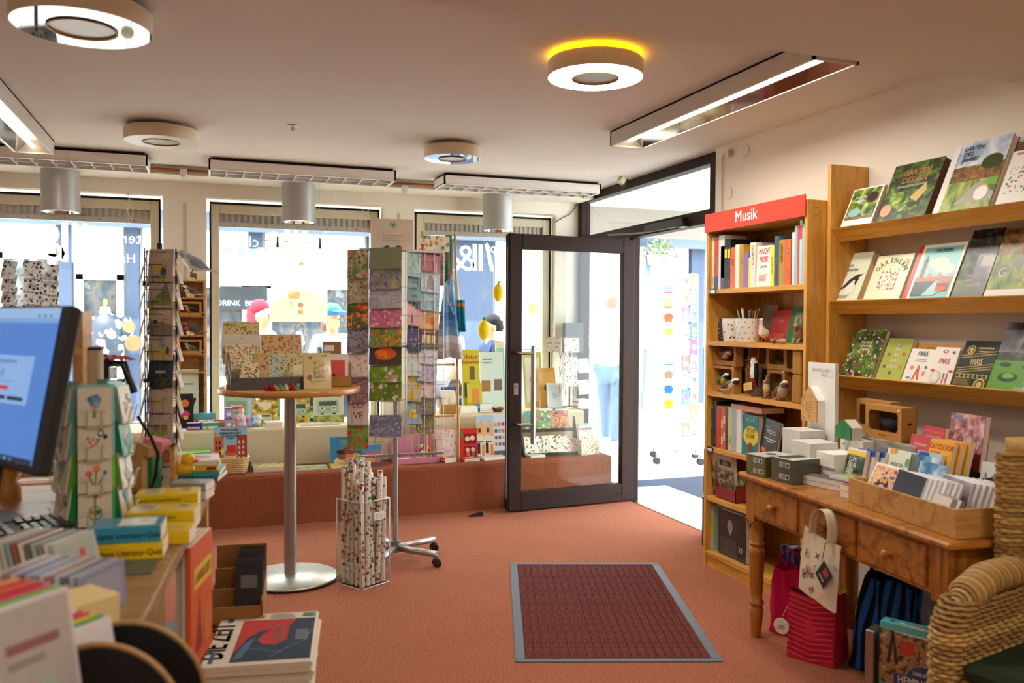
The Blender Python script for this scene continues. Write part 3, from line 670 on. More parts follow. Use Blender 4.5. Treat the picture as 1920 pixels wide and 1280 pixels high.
for k in range(9):
 a = k * .7; col = ['c8584a','5a8a7c','d8d0c0','8aa89a','7a6a5a','b8c4b0','3a4a44','c8a860','6a8c88'][k]
 b = MB(); b.tube([(p.x + .3 * r * math.cos(a),p.y + .3 * r * math.sin(a),Z4 + .02),(p.x + r * .75 * math.cos(a),p.y + r * .75 * math.sin(a) + (.035 if k == 0 else 0),Z4 + h + .035 + .008 * (k % 3))],.0042,col,6); b.tube([(p.x + r * .75 * math.cos(a),p.y + r * .75 * math.sin(a) + (.035 if k == 0 else 0),Z4 + h + .035 + .008 * (k % 3)),(p.x + r * .80 * math.cos(a),p.y + r * .80 * math.sin(a) + (.037 if k == 0 else 0),Z4 + h + .045 + .008 * (k % 3))],[.0042,.0008],'d8b888',6)
 tag(b.build('pencil','gloss'),['red striped','green','cream','sage','brown','pale green','dark green','ochre','teal'][k] + ' pencil standing in the star pot on the gift shelf','pencil','pencils in the star pot')
pencil_pot(1363,1388,597,2.88,Z4,'white pot with black brush strokes on the gift shelf','stroke')
t = thing('gift_bag','black dotted gift bag wrapped in clear film on the gift shelf','bag',(2.93,(ypx(1334,2.9) + ypx(1366,2.9)) / 2,Z4)); hw = abs(ypx(1334,2.9) - ypx(1366,2.9)) / 2
b = MB(); secs = [(0,0,z * .13,hw * k * .98,.05 * k) for z,k in ((0,.8),(.15,1),(.5,1),(.8,.95),(1.0,.75))]; b.loft(secs,16,'1d1c1e'); rr = random.Random(5)
for k in range(40): b.ball((-.052 + .006 * abs(math.sin(k)),rr.uniform(-.8,.8) * hw,rr.uniform(.01,.12)),.0022,'e8e8e8',5,3)
b.build('bag','gloss',t); b = MB(); b.loft([(0,0,z * .15,hw * k,.056 * k) for z,k in ((0,.82),(.2,1.03),(.6,1.02),(.85,.9),(1,.3))],12); b.build('film_wrap','film',t)
def figure_duck(): pass
# goose figurine, rabbit, mice
def critter(name,label,cat,loc,rotz,secs,col,extra,group=None,mat='matte',cols=None):
 t = thing(name,label,cat,loc,rotz,group); b = MB(); b.loft(secs,12,col,cols=cols); b.build('body',mat,t); extra(t); return t
def ex_goose(t):
 b = MB(); b.loft([(-.03,0,.128,.006,.006),(-.045,0,.122,.003,.003)],8,'d88a3a'); b.build('beak','paint',t)
 for s in (-1,1): b = MB(); b.tube([(.01,s * .012,.035),(.008,s * .012,.004),(-.012,s * .014,.002)],.0035,'b8682a',6); b.build('leg','paint',t)
critter('goose_figurine','small white and rust goose figurine beside the star pot','figurine',(2.885,ypx(1429,2.88),Z4),20,[(.06,0,.06,.004,.003),(.045,0,.055,.02,.018),(.02,0,.05,.03,.028),(-.005,0,.06,.026,.026),(-.015,0,.085,.012,.012),(-.018,0,.11,.010,.010),(-.022,0,.125,.013,.013),(-.032,0,.126,.006,.006)],'e8dccc',ex_goose,cols=lambda i,k,n: 'b06a3c' if i < 2 else 'ecdfcf')
def ex_rabbit(t):
 for s in (-1,1): b = MB(); b.loft([(-.006,s * .012,.105,.007,.004),(.006,s * .014,.13,.009,.004),(.012,s * .013,.15,.003,.002)],8,'8a7358'); b.build('ear','matte',t)
 b = MB(); b.ball((-.036,-.012,.092),.003,'14100c',6,4); b.ball((-.036,.012,.092),.003,'14100c',6,4); b.build('eye','gloss',t)
 for s in (-1,1): b = MB(); b.loft([(-.005,s * .014,.03,.008,.008),(-.03,s * .014,.015,.006,.006),(-.035,s * .014,.004,.005,.004)],8,'9a8468'); b.build('leg','matte',t)
critter('rabbit_figurine','brown rabbit figurine at the near end of the gift shelf','figurine',(2.87,ypx(1497,2.87),Z4),25,[(.035,0,.02,.008,.008),(.03,0,.025,.024,.024),(.012,0,.04,.032,.034),(-.005,0,.065,.026,.024),(-.012,0,.085,.02,.02),(-.025,0,.092,.018,.018),(-.042,0,.086,.008,.009)],'93795a',ex_rabbit)
def ex_mouse(t):
 for s in (-1,1): b = MB(); b.ball((-.018,s * .009,.024),(.002,.006,.006),'b88a6a',8,5); b.build('ear','matte',t)
 b = MB(); b.tube([(.022,0,.006),(.04,.008,.004),(.055,0,.003)],.0015,'a8785a',5); b.build('tail','matte',t)
 b = MB(); b.ball((-.027,-.006,.018),.0015,'100c0a',5,3); b.ball((-.027,.006,.018),.0015,'100c0a',5,3); b.build('eye','gloss',t)
ms = [(.024,0,.007,.003,.003),(.018,0,.012,.012,.012),(.002,0,.014,.014,.014),(-.014,0,.014,.011,.011),(-.026,0,.013,.007,.007),(-.034,0,.011,.002,.002)]
for px,yaw,lab in ((1452,20,'small brown mouse figurine nearer the star pot'),(1467,-60,'larger tan mouse figurine in front of the red book')):
 critter('mouse_figurine',lab,'figurine',(2.835,ypx(px,2.835),Z4),yaw,ms,'9a7350' if yaw > 0 else 'b08a60',ex_mouse,'mouse figurines')
def shelf_book(BL,BR,TL,x,cover,label,art=(),t=.018,group=None,**kw):
 """book faced to the room from foot corners BL, BR and head corner TL"""
 p0 = at(*BL,x=x); p1 = at(*BR,x=x); q = at(*TL,y=p0.y); w = abs(p1.y - p0.y); h = math.hypot(q.x - p0.x,q.z - p0.z)
 tilt = math.degrees(math.atan2(q.x - p0.x,q.z - p0.z)); z = (p0.z + p1.z) / 2 if 'z' not in kw else kw.pop('z')
 return book(stand(x,(p0.y + p1.y) / 2,z,-90,tilt),w,h,t,cover,label,art,group=group,**kw)
shelf_book((1437,632),(1470,636),(1453,573),2.97,'c8484a','red booklet faced out on the gift shelf',(('r',.1,.1,.9,.3,'d86a68'),('t','Lied',.5,.62,.12,'e8b0a8')),group='small books on the gift shelf',z=1.3458,hard=False)
shelf_book((1473,636),(1508,640),(1488,567),2.96,'2f8a58','green book with cream serif capitals on the gift shelf',(('t','HASE',.5,.66,.2,'eef0e0','c',.55),('c',.2,.48,.09,'c83a30'),('r',.3,.1,.8,.3,'58b878')),group='small books on the gift shelf',z=1.3458,hard=False)
shelf_book((1420,628),(1440,632),(1434,560),3.02,'8d8a84','grey booklet with coloured marks behind the goose figurine',(('c',.6,.6,.08,'c84a3a'),('c',.4,.4,.07,'d8b83a'),('c',.7,.3,.08,'3a7ab8')),group='small books on the gift shelf',z=1.3458,hard=False)
# shelf 3: wooden birds and their boxes
Z3 = 1.0458
def bird_mesh(sc,pal,pose=0):
 """song bird, head towards -x, feet at z=0"""
 s = sc; b = MB(M=S3(s,s,s) @ T(0,0,.028) @ R(pose,'Y'))
 back,belly,capc = pal[0],pal[1],pal[2]
 secs = [(.115,0,-.012,.006,.003),(.075,0,-.004,.010,.005),(.05,0,.004,.018,.014),(.025,0,.01,.028,.027),(0,0,.017,.031,.031),(-.022,0,.028,.026,.026),(-.036,0,.041,.021,.021),(-.050,0,.050,.019,.018),(-.062,0,.052,.013,.012),(-.068,0,.051,.005,.005)]
 def cf(i,k,n):
  up = math.sin(2 * PI * (k + .5) / n)
  if i >= 6: return capc if up * -1 < -.1 else (pal[3] if len(pal) > 3 else belly)
  return back if up < .15 else belly
 # in loft, +normal is -z side for a spine running to -x, so sin > 0 faces down
 b.loft(secs,12,back,cols=cf)
 return b
def bird(M,sc,pal,label,group=None,tagcard=False,pose=0,cat='bird figure',stand_=None,leglen=.03,parent=None):
 t = thing('wooden_bird',label,cat,group=group,M=M)
 if parent is not None: t.parent = parent
 bird_mesh(sc,pal,pose).build('body','matte',t)
 b = MB(M=S3(sc,sc,sc) @ T(0,0,.028) @ R(pose,'Y')); b.loft([(-.066,0,.051,.0045,.004),(-.084,0,.047,.0008,.0008)],8,pal[4] if len(pal) > 4 else '3a322a'); b.build('beak','gloss',t)
 for sd in (-1,1):
  b = MB(M=S3(sc,sc,sc) @ T(0,0,.028) @ R(pose,'Y')); b.loft([(.062,sd * .012,.004,.004,.006),(.03,sd * .029,.012,.004,.016),(0,sd * .033,.02,.004,.016),(-.014,sd * .03,.024,.003,.006)],8,pal[5] if len(pal) > 5 else pal[0]); b.build('wing','matte',t)
  b = MB(M=S3(sc,sc,sc) @ T(0,0,.028) @ R(pose,'Y')); b.ball((-.055,sd * .0165,.056),.0026,'0c0a08',6,4); b.build('eye','gloss',t)
  b = MB(M=S3(sc,sc,sc)); b.tube([(.004,sd * .01,.03),(-.004,sd * .011,.004),(-.016,sd * .012,.001)],.0018,'4a4038',5); b.build('leg','matte',t)
 if tagcard:
  b = MB(M=T(*tagcard) @ R(25,'Z') @ R(-38,'X')); b.box((-.027,0,0),(.027,.004,.035),'d8c088'); b.text('V',T(0,-.0006,.008) @ R(90,'X'),.022,'4a3a22'); o = b.build('label_card','paper',t)
  b = MB(); b.tube([(tagcard[0],tagcard[1],tagcard[2] + .02),(-.0,0,.03 * sc)],.0008,'6a5a3a',4); b.build('string','matte',t)
 return t
def bird_box(px0,px1,py0,py1,x,label,pal,depth=.055,blab=None,z=None,pose=0,group='boxed wooden birds in the bookcase'):
 """kraft box with a rounded window, a small wooden bird inside"""
 y1,y0 = ypx(px0,x),ypx(px1,x); zt = zpx((px0 + px1) / 2,py0,x); zb = z if z is not None else zpx((px0 + px1) / 2,py1,x)
 w,h = y1 - y0,zt - zb; t = thing('bird_box',label,'box',(x,(y0 + y1) / 2,zb),-90,group)
 m_ = min(w,h) * .13; hw = w / 2; b = MB(); K = 'b07c3c'; n = 6; rr = m_ * .8; zb_ = m_ * 1.9
 inner = []
 for cx,cz,a0 in ((hw - m_ - rr,h - m_ - rr,0),(-hw + m_ + rr,h - m_ - rr,90),(-hw + m_ + rr,zb_ + rr,180),(hw - m_ - rr,zb_ + rr,270)):
  for j in range(4): a = math.radians(a0 + 30 * j); inner.append((cx + rr * math.cos(a),cz + rr * math.sin(a)))
 outer = []
 for (ix,iz) in inner:
  dx,dz = ix,iz - h / 2; s = min(hw / abs(dx) if dx else 9e9,(h / 2) / abs(dz) if dz else 9e9); outer.append((dx * s,h / 2 + dz * s))
 # snap the nearest outer points to the true corners
 for cx,cz in ((hw,h),(-hw,h),(-hw,0),(hw,0)):
  j = min(range(16),key=lambda q: (outer[q][0] - cx) ** 2 + (outer[q][1] - cz) ** 2); outer[j] = (cx,cz)
 N = len(inner); vs = [(u,0,v) for u,v in outer] + [(u,0,v) for u,v in inner] + [(u,.002,v) for u,v in inner]
 b.add(vs,[(k,(k + 1) % N,N + (k + 1) % N,N + k) for k in range(N)] + [(N + k,N + (k + 1) % N,2 * N + (k + 1) % N,2 * N + k) for k in range(N)],K)
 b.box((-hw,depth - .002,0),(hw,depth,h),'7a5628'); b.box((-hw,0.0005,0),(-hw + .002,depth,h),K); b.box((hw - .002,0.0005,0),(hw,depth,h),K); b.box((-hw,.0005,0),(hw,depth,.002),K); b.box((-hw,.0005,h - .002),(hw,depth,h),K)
 b.build('carton','matte',t)
 MB().box((hw - .012 - m_ * .3,-.0012,h - .012),(hw - .004 - m_ * .3,-.0002,h - .004),'e8e4dc').build('price_dot','paper',t)
 q = MB(); q.text('Singvogel',T(0,-.0006,m_ * .75) @ R(90,'X'),m_ * .75,'5a3c18'); q.build('lettering','matte',t)
 s = w / .19
 bird(T(x + depth * .5,(y0 + y1) / 2 + .01 * s,zb + m_ * 1.2) @ R(78,'Z'),s * .72,pal,blab or ('small wooden bird inside the ' + label),'wooden birds inside boxes',pose=pose)
SP = {'finch': ('7a5a40','c89a7a','8a6a50','d0a888','4a3a30','5a4434'),'tit': ('5a6a48','c8b84a','2a2a28','e8e4dc','222','4a5866'),'tree': ('4a4038','6a5c4c','3c342c','6a5a4c'),'blackbird': ('1c1a1a','242120','1a1818','1c1a1a','c88a2a','161414'),'sparrow': ('7a6a58','d8c8b0','3a3230','e8e0d0','2a2622','5c4c3c'),'grey': ('6a6258','c8b49a','6a6258','d8c4a8','d8922a','5a5248'),'robin': ('6a5a48','c8642c','6a5a48','c8642c'),'bull': ('4a4a52','b8503c','1c1c20','b8503c','1a1a1a','3a3a42'),'wagtail': ('8a8a88','d8c83a','6a6a6a','e8e8e0','222222','5a5a5a'),'cuckoo': ('8a8c90','c8c8c4','8a8c90','a8aaac','3a3a38','7a7c80'),'gold': ('8a6a48','c8a878','9a3a2c','e8e0d0','d8c8b0','2a2622'),'duck': ('5a4432','8a6a4a','2f5a40','3a6a4a','c8a23a','4a3828')}
for k_,v_ in list(SP.items()): SP[k_] = tuple(c if len(c) == 6 else c * 2 for c in v_)
bird_box(1334,1380,644,686,2.85,'upper kraft bird box nearest the doorway',SP['finch'],pose=-20)
bird_box(1331,1377,684,725,2.85,'lower kraft bird box nearest the doorway',SP['tit'],z=Z3)
bird_box(1381,1407,647,690,2.93,'upper kraft bird box behind the tree stump',SP['tit'])
bird_box(1378,1402,688,731,2.93,'lower kraft bird box behind the tree stump',SP['sparrow'],z=Z3)
bird_box(1421,1440,648,690,2.95,'upper kraft bird box behind the woodpecker',SP['grey'])
bird_box(1439,1474,650,694,2.90,'upper kraft box with a dark owl right of the woodpecker',SP['tree'],pose=-50)
bird_box(1440,1473,693,738,2.90,'lower kraft box with a yellow bird behind the grey warbler',SP['wagtail'],z=Z3)
bird_box(1474,1490,652,697,2.90,'narrow upper kraft bird box at the near end',SP['tree'])
for (py0,py1,z,lab) in ((657,707,None,'upper plain kraft carton standing on end at the near end of the bird shelf'),(706,752,Z3,'lower plain kraft carton standing on end at the near end of the bird shelf')):
 y1,y0 = ypx(1487,2.83),ypx(1503,2.83) - .004; zb = Z3 if z else Z3 + .146; b = MB(); b.box((2.825,max(y0,BY0 + .026),zb),(2.95,y1,zb + (.145 if z else .155)),'a87838',bev=.006); tag(b.build('carton','matte'),lab,'box','plain kraft cartons')
t = thing('woodpecker_figure','black white and red woodpecker clinging to a wooden stump','bird figure',(2.885,ypx(1423,2.885),Z3),-20)
b = MB(); b.lathe([(0,0),(.036,0),(.034,.02),(.026,.06),(.022,.12),(.02,.165),(0,.18)],14,'5c4c3a',M=T(0,.012,0) @ R(8,'X')); b.build('stump','matte',t)
b = MB(M=T(-.012,-.012,.02)); b.loft([(.01,0,.01,.006,.003),(-.004,0,.05,.016,.010),(-.012,0,.085,.027,.022),(-.014,0,.115,.028,.025),(-.012,0,.145,.022,.021),(-.014,0,.165,.020,.020),(-.022,0,.185,.017,.017),(-.03,0,.192,.009,.009)],14,'1b1a1c',cols=lambda i,k,n: ('c02a24' if i < 2 else 'e8e4da') if math.sin(2 * PI * (k + .5) / n) > .35 and i < 6 else ('ece8e0' if i >= 5 and abs(math.cos(2 * PI * (k + .5) / n)) > .75 else '1b1a1c')); b.build('body','gloss',t)
b = MB(M=T(-.012,-.012,.02)); b.loft([(-.016,0,.198,.010,.006),(0,0,.19,.011,.006),(.006,0,.178,.005,.004)],8,'c4242a'); b.build('red_nape','gloss',t)
b = MB(M=T(-.012,-.012,.02)); b.loft([(-.03,0,.188,.006,.006),(-.058,0,.182,.001,.001)],8,'3a3632'); b.build('beak','gloss',t)
b = MB(); b.tube([(-.02,0,.04),(-.04,-.02,.06),(-.03,-.03,.08)],.0035,'3a3028',6); b.build('foot','matte',t)
bird(T(2.855,ypx(1370,2.855),Z3) @ R(100,'Z') @ R(0,'Y'),.98,SP['sparrow'],'dark capped wooden sparrow standing on the front of the bird shelf','loose wooden birds in the bookcase',tagcard=(-.03,.055,-.0))
bird(T(2.845,ypx(1468,2.845),Z3) @ R(75,'Z'),1.05,SP['grey'],'grey brown wooden warbler with kraft tag at the near shelf edge','loose wooden birds in the bookcase',tagcard=(.03,-.03,-.0),pose=15)
b = MB(); b.lathe([(0,0),(.022,0),(.017,.04),(.014,.09),(.012,.125),(0,.13)],12,'6a5a48'); tag(b.build('perch_stump','matte',loc=(2.86,ypx(1441,2.86),Z3)),'narrow wooden perch stump carrying a treecreeper','stump')
bird(T(2.842,ypx(1443,2.84),Z3 + .03) @ R(90,'Z') @ R(60,'Y'),.72,SP['gold'],'little wooden treecreeper clinging to the narrow stump','loose wooden birds in the bookcase')
b = MB(); b.box((-.03,0,0),(.03,.004,.042),'d2ad62'); [b.add([(-.018,-.0005,.008 + i * .006),(.016 - .004 * (i % 2),-.0005,.008 + i * .006),(.016 - .004 * (i % 2),-.0005,.0095 + i * .006),(-.018,-.0005,.0095 + i * .006)],[(0,1,2,3)],'8a6a34') for i in range(4)]
o = b.build('kraft_tag','paper'); o.matrix_world = stand(2.835,ypx(1404,2.835),Z3 + .035,-75,12,-14); tag(o,'square kraft information tag hanging on the woodpecker stump','tag')
# shelf 2: more books
W2 = 'on the cookery shelf of the bookcase'
row = [
 (1326,1333,764,'6a3a34','dark red paperback nearest the doorway',(('r',0,.5,1,.9,'3a7a4a'),)),
 (1333,1339,765,'3a5a44','dark green paperback',spt('GARTEN','e8e4d8',.014,v=.5)),
 (1339,1345,752,'22363e','tall blue black hardback',spt('FISH&BAR','d8dcd8',.015,v=.05)),
 (1345,1354,762,'c8382a','red hardback',spt('TOMATE','f4e8e0',.02,v=.1)),
 (1354,1358,764,'d8702a','orange patterned paperback beside the red one',(('r',.1,.1,.9,.3,'e8d8b0'),('r',.1,.5,.9,.7,'e8d8b0'))),
 (1358,1362,764,'cf6424','orange patterned paperback beside the blue spine',(('r',.1,.2,.9,.4,'e8d8b0'),('r',.1,.6,.9,.8,'e8d8b0'))),
 (1362,1367,765,'3a4a7a','navy blue paperback',()),
 (1367,1374,764,'d8cc78','pale yellow paperback',spt('KRAUT','4a4a30',.018,v=.15)),
 (1374,1383,765,'a8b8c4','grey blue hardback',()),
 (1383,1392,768,'e8e4dc','white hardback left of the teal book',()),
]
spine_row(row,.7158,2.84,.17,'cookery books in the bookcase',W2)
y1,y0 = ypx(1392,2.84),ypx(1436,2.86);
book(T(2.85,y1,.7158) @ R(180,'Z') @ R(0,'X') @ R(90,'Z') @ T(0,0,0),.165,.225,.04,'1d7f86','teal hardback with big yellow circle faced out ' + W2,(
 ('c',.62,.48,.42,'dcd03a',.8),('t','BAS KAST',.56,.84,.085,'c8dcb8','c',.8),('t','VITAM',.62,.56,.13,'9c2a2a','c',.7),('t','KOMP',.62,.42,.13,'9c2a2a','c',.7),('c',.62,.2,.14,'8a2f34',1.2),('r',0,0,.12,1,'17737c'),('t','KOMPASS',.09,.55,.07,'c04a8a','l',.8,0,90)),group='cookery books in the bookcase')
o = [q for q in COL.objects if q.name.startswith('book') and q.get('label','').startswith('teal hardback')][-1]; o.matrix_world = stand(2.845,(y0 + y1) / 2 + .035,.7158,-90,2)
book(stand(2.862,ypx(1443,2.86) + .02,.7158,-90,5,8),.145,.215,.022,'34343a','charcoal book titled MORD leaning beside the teal book',(('t','MORD',.55,.64,.13,'eeeeea','c',.75),('t','IM',.55,.57,.045,'d8d8d8'),('r',.15,.50,.9,.53,'d8d8d8'),('r',.35,.44,.7,.47,'d8d8d8'),('r',.1,.15,.38,.26,'e0643c'),('r',.3,.03,.8,.05,'c8c8c8'),('r',.12,.80,.45,.82,'a8a8a8')),group='cookery books in the bookcase')
book(T(2.835,ypx(1354,2.84) - .0,.955) @ R(-90,'Z') @ R(-90,'X'),.15,.29,.032,'d89a78','salmon hardback lying on top of the cookery books',(),(),group='cookery books in the bookcase')
o = [q for q in COL.objects if q.get('label','').startswith('salmon')][-1]; o.matrix_world = T(2.85 + .075,ypx(1437,2.85) + .03,.956 + .032) @ R(0,'Z') @ R(-90,'X') @ R(0,'Z')
# shelf 1
Z1 = .4208
spine_row([(1322,1328,842,'3a4a48','dark teal paperback at the doorway end',(('r',0,.6,1,.8,'c8783a'),)),(1328,1334,843,'4a5a64','grey blue paperback beside the town photograph book',())],Z1,2.84,.16,'town books in the bookcase','on the town shelf of the bookcase')
MDEF['sepia'] = noise_mat([(.3,'2a221a'),(.5,'6a5a46'),(.6,'a89a82'),(.75,'c8baa2')],40,6,.4)
shelf_book((1334,921),(1378,940),(1329,840),2.86,'8a7c68','large sepia town photograph book faced out on the town shelf',(('m',0,0,1,.68,'sepia'),('r',0,.68,1,1,'b0a48e'),('p',[(.0,.6),(.1,.85),(.2,.6)],'6a5e4c'),('p',[(.2,.6),(.32,.92),(.44,.6)],'75695a'),('r',.45,.76,.95,.88,'2a2420'),('t','CELLE',.7,.785,.07,'d8ccb0','c',.9)),t=.03,group='town books in the bookcase',z=Z1)
t = thing('booklet_box','dark red box holding green walking guides on the town shelf','box',(2.84,ypx(1383,2.84),Z1));
b = MB(); w_ = ypx(1346,2.84) - ypx(1383,2.84)
b.box((0,0,0),(.004,w_,.07),'8a1f24'); b.box((0,0,0),(.14,.003,.10),'8a1f24'); b.box((0,w_ - .003,0),(.14,w_,.10),'8a1f24'); b.box((0,0,0),(.14,w_,.003),'8a1f24'); b.build('carton','paint',t)
MDEF['green_photo'] = noise_mat([(.3,'2a4a1c'),(.48,'5a8a2c'),(.6,'8ab04a'),(.75,'c8d890')],30,6,.4)
for k in range(4):
 sheet(T(2.855 + .016 * k,ypx(1383,2.84) + w_ / 2,Z1 + .004) @ R(-90,'Z') @ R(-14,'X'),w_ - .012,.17,.006,'e8e8dc',['front','second','third','rearmost'][k] + ' green walking guide in the dark red box',(('r',0,.38,1,.52,'d8c83a'),('r',0,.2,1,.38,'9ad040')),'walking_guide','booklet','green walking guides','gloss','green_photo')
for k in range(6):
 M = lie(2.92,ypx(1398,2.86) + .01,Z1 + k * .017,.0165,-90 + (k % 2) * 2)
 book(M,.12,.16,.0165,['d8ccd8','e4dce4','d0c4d0','e0d8e0','cfc0cc','8a7a92'][k],['lowest','second lowest','third','fourth','fifth','topmost'][k] + ' lilac paperback of the stack beside the red booklet box',group='stack of lilac paperbacks',hard=False)
# bottom shelf
Z0 = .0908
spine_row([(1320,1328,933,'1f3448','navy hardback at the doorway end',()),(1328,1332,940,'3a6a78','teal paperback',()),(1331,1337,955,'e8e4da','short white paperback',()),(1337,1342,950,'a8c8b0','mint paperback',(('r',0,.3,1,.6,'c8c83a'),))],Z0,2.85,.18,'art books on the bottom shelf','on the bottom shelf of the bookcase')
shelf_book((1341,1040),(1392,1066),(1340,938),2.90,'d8d2c4','tall white book titled Wienhausen faced out on the bottom shelf',(('t','Wienhausen',.55,.86,.085,'3a3630','c',.8),),t=.03,group='art books on the bottom shelf',z=Z0)
shelf_book((1347,1046),(1398,1073),(1346,962),2.855,'26262a','black yearbook numbered 33 faced out on the bottom shelf',(('c',.45,.68,.1,'8a8a86',1.4),('r',.42,.5,.48,.6,'9a9a96')) + tuple(('r',.1 + .1 * i,.05,.18 + .1 * i,.42,'4a4a48') for i in range(6)) + (('t','33',.82,.2,.13,'d8d8d4'),),t=.035,group='art books on the bottom shelf',z=Z0)
for k,(c_,lab) in enumerate((('e0b030','yellow and white booklet lying on the bottom shelf, lower one'),('3a3a34','dark landscape booklet lying on the bottom shelf, upper one'))):
 book(lie(2.93,3.74 + .012 * k,Z0 + .021 * k,.02,-88),.16,.20,.02,c_,lab,(('r',.1,.55,.9,.92,'c8b03a' if k else 'e8e0c0'),),group='booklets lying on the bottom shelf',hard=False)
for k in range(4):
 book(T(2.84 + .075,3.60 + k * .021,Z0) @ R(-14 if k == 3 else -6,'X'),.15,.205,.02,'1f3a66',['first','second','third','fourth, most leaning'][k] + ' navy blue paperback of the leaning row, counted from the near end',group='leaning navy paperbacks',hard=False,spine=spt('JAHRBUCH','c8d0d8',.02,v=.2))
for k in range(3):
 book(lie(2.93,3.66,Z1 + k * .02,.019,-90),.13,.17,.019,['c84a3a','e8e4dc','d86a2a'][k],['red booklet lowest','white booklet middle','orange booklet topmost'][k] + ' in the small pile under the table end',group='small booklet pile on the town shelf',hard=False)
# ------------------------------------------------------------------ wall display shelves
t = thing('display_shelving','beech wall shelving with three sloping display ledges','shelving',(2.925,3.480,0)); Dp = 3.154 - 2.925
MB().box((0,0,.80),(Dp,.024,2.245),bev=.001).build('side_panel','beech',t); MB().box((0,-1.9,.80),(Dp,-1.876,2.245),bev=.001).build('side_panel','beech',t)
for z in (1.925,1.565,1.197):
 g = thing('ledge',None,None,(0,0,z)); g.parent = t; c_,s_ = math.cos(math.radians(22)),math.sin(math.radians(22))
 b = MB(); pr = [(0,0),(.016,.004),(.072,-.055),(.058,-.064)]; b.prism(pr,0,1.876,M=Matrix(((1,0,0,0),(0,0,-1,0),(0,1,0,0),(0,0,0,1)))); b.build('lip_board','beech_y',g)
 b = MB(); pr = [(.060,-.058),(.074,-.060),(.074 + .24 * s_,-.06 + .24 * c_),(.062 + .24 * s_,-.055 + .24 * c_)]; b.prism(pr,0,1.876,M=Matrix(((1,0,0,0),(0,0,-1,0),(0,1,0,0),(0,0,0,1)))); b.build('back_board','beech_y',g)
def disp(BL,BR,TL,cover,label,art,t=.02,drop=.035,**kw):
 x = 2.972; p0 = at(*BL,x=x); p1 = at(*BR,x=x); q = at(*TL,y=p0.y); w = abs(p1.y - p0.y); h = math.hypot(q.x - p0.x,q.z - p0.z)
 tilt = min(24,max(14,math.degrees(math.atan2(q.x - p0.x,q.z - p0.z)))); k = h / (h + drop)
 art2 = []
 for a in art:
  f = lambda v: 1 - (1 - v) * k
  a = list(a)
  if a[0] in 'rm': a[2],a[4] = (f(a[2]) if a[2] > 0 else 0),f(a[4])
  elif a[0] in 'c': a[2] = f(a[2])
  elif a[0] == 't': a[3] = f(a[3]); a[4] *= k
  elif a[0] in 'pl': a[1] = [(u,f(v)) for u,v in a[1]]
  art2.append(tuple(a))
 M = stand(x,(p0.y + p1.y) / 2,(p0.z + p1.z) / 2,-90,tilt) @ T(0,0,-drop)
 return book(M,w,h + drop,t,cover,label,art2,group='books faced out on the wall ledges',**kw)
MDEF['garden'] = noise_mat([(.30,'16240e'),(.42,'35541c'),(.52,'64842a'),(.60,'98b048'),(.72,'d8d88a')],26,7,.5)
MDEF['garden_dk'] = noise_mat([(.32,'10160e'),(.45,'26361a'),(.55,'4a6228'),(.66,'7a8a3c')],24,7,.5)
MDEF['tree_dk'] = noise_mat([(.36,'0c100a'),(.5,'20281a'),(.62,'4a5440')],34,7,.4)
MDEF['autumn'] = noise_mat([(.34,'3a2c18'),(.45,'6a5a24'),(.52,'9a4a2a'),(.6,'7a7a30'),(.7,'b8923a')],40,6,.4)
MDEF['meadow'] = noise_mat([(.35,'4a6a20'),(.5,'8aa23a'),(.65,'b8b870')],40,6,.2,mapping=(1,1,.35))
MDEF['sky_p'] = noise_mat([(.35,'7f98b8'),(.5,'a8bcd4'),(.62,'dfe4ea')],9,4,.2)
MDEF['sky_dk'] = noise_mat([(.35,'4a4a58'),(.5,'7a7a88'),(.65,'b8b4b8')],9,4,.2)
MDEF['roses'] = flower_mat('22381a',['d88aa8','e8b4c4','4a6a28','3a5a22','2c461c'],'6a8a2a',58,.42)
MDEF['herbs'] = flower_mat('f0eee6',['4a7a4a','6a9a5a','d8923a','3a6a4a'],'f0eee6',60,.36)
MDEF['wild'] = flower_mat('efe9d0',['d05a5a','c84a7a','6a9a4a','d88a9a'],'efe9d0',70,.40)
MDEF['gravel'] = noise_mat([(.35,'9a8a78'),(.6,'c8baa8')],120,3,0)
disp((1579,418),(1636,408),(1603,357),'f2eee6','small balcony gardening book on the top ledge next to the side panel',(('m',.04,.04,.96,.96,'garden'),('c',.74,.66,.2,'6a4428',.8),('c',.74,.67,.16,'2c2018',.8),('c',.3,.25,.2,'8ab0b4',.55),('r',.04,.04,.96,.12,'7a6048'),('t','BALKON',.36,.67,.085,'ffffff','c',.9),('t','GARTEN',.36,.55,.085,'ffffff','c',.9)),hard=False)
disp((1645,408),(1737,392),(1683,315),'2b3a1c','garden design encyclopaedia with copper title on the top ledge',(('m',0,0,1,1,'garden_dk'),('m',.15,.05,.55,.45,'garden'),('p',[(.55,.30),(.8,.55),(.85,.4),(.72,.2)],'c8b070'),('t','GARTEN',.52,.745,.125,'c8895c','c',.98),('t','DESIGN',.52,.60,.125,'c8895c','c',1.0),('t','DIE GROSSE ENZYKLOPÄDIE',.52,.52,.038,'f0ece0','c',1.05),('c',.14,.10,.11,'d0987a')),t=.04,pages='8a6a54')
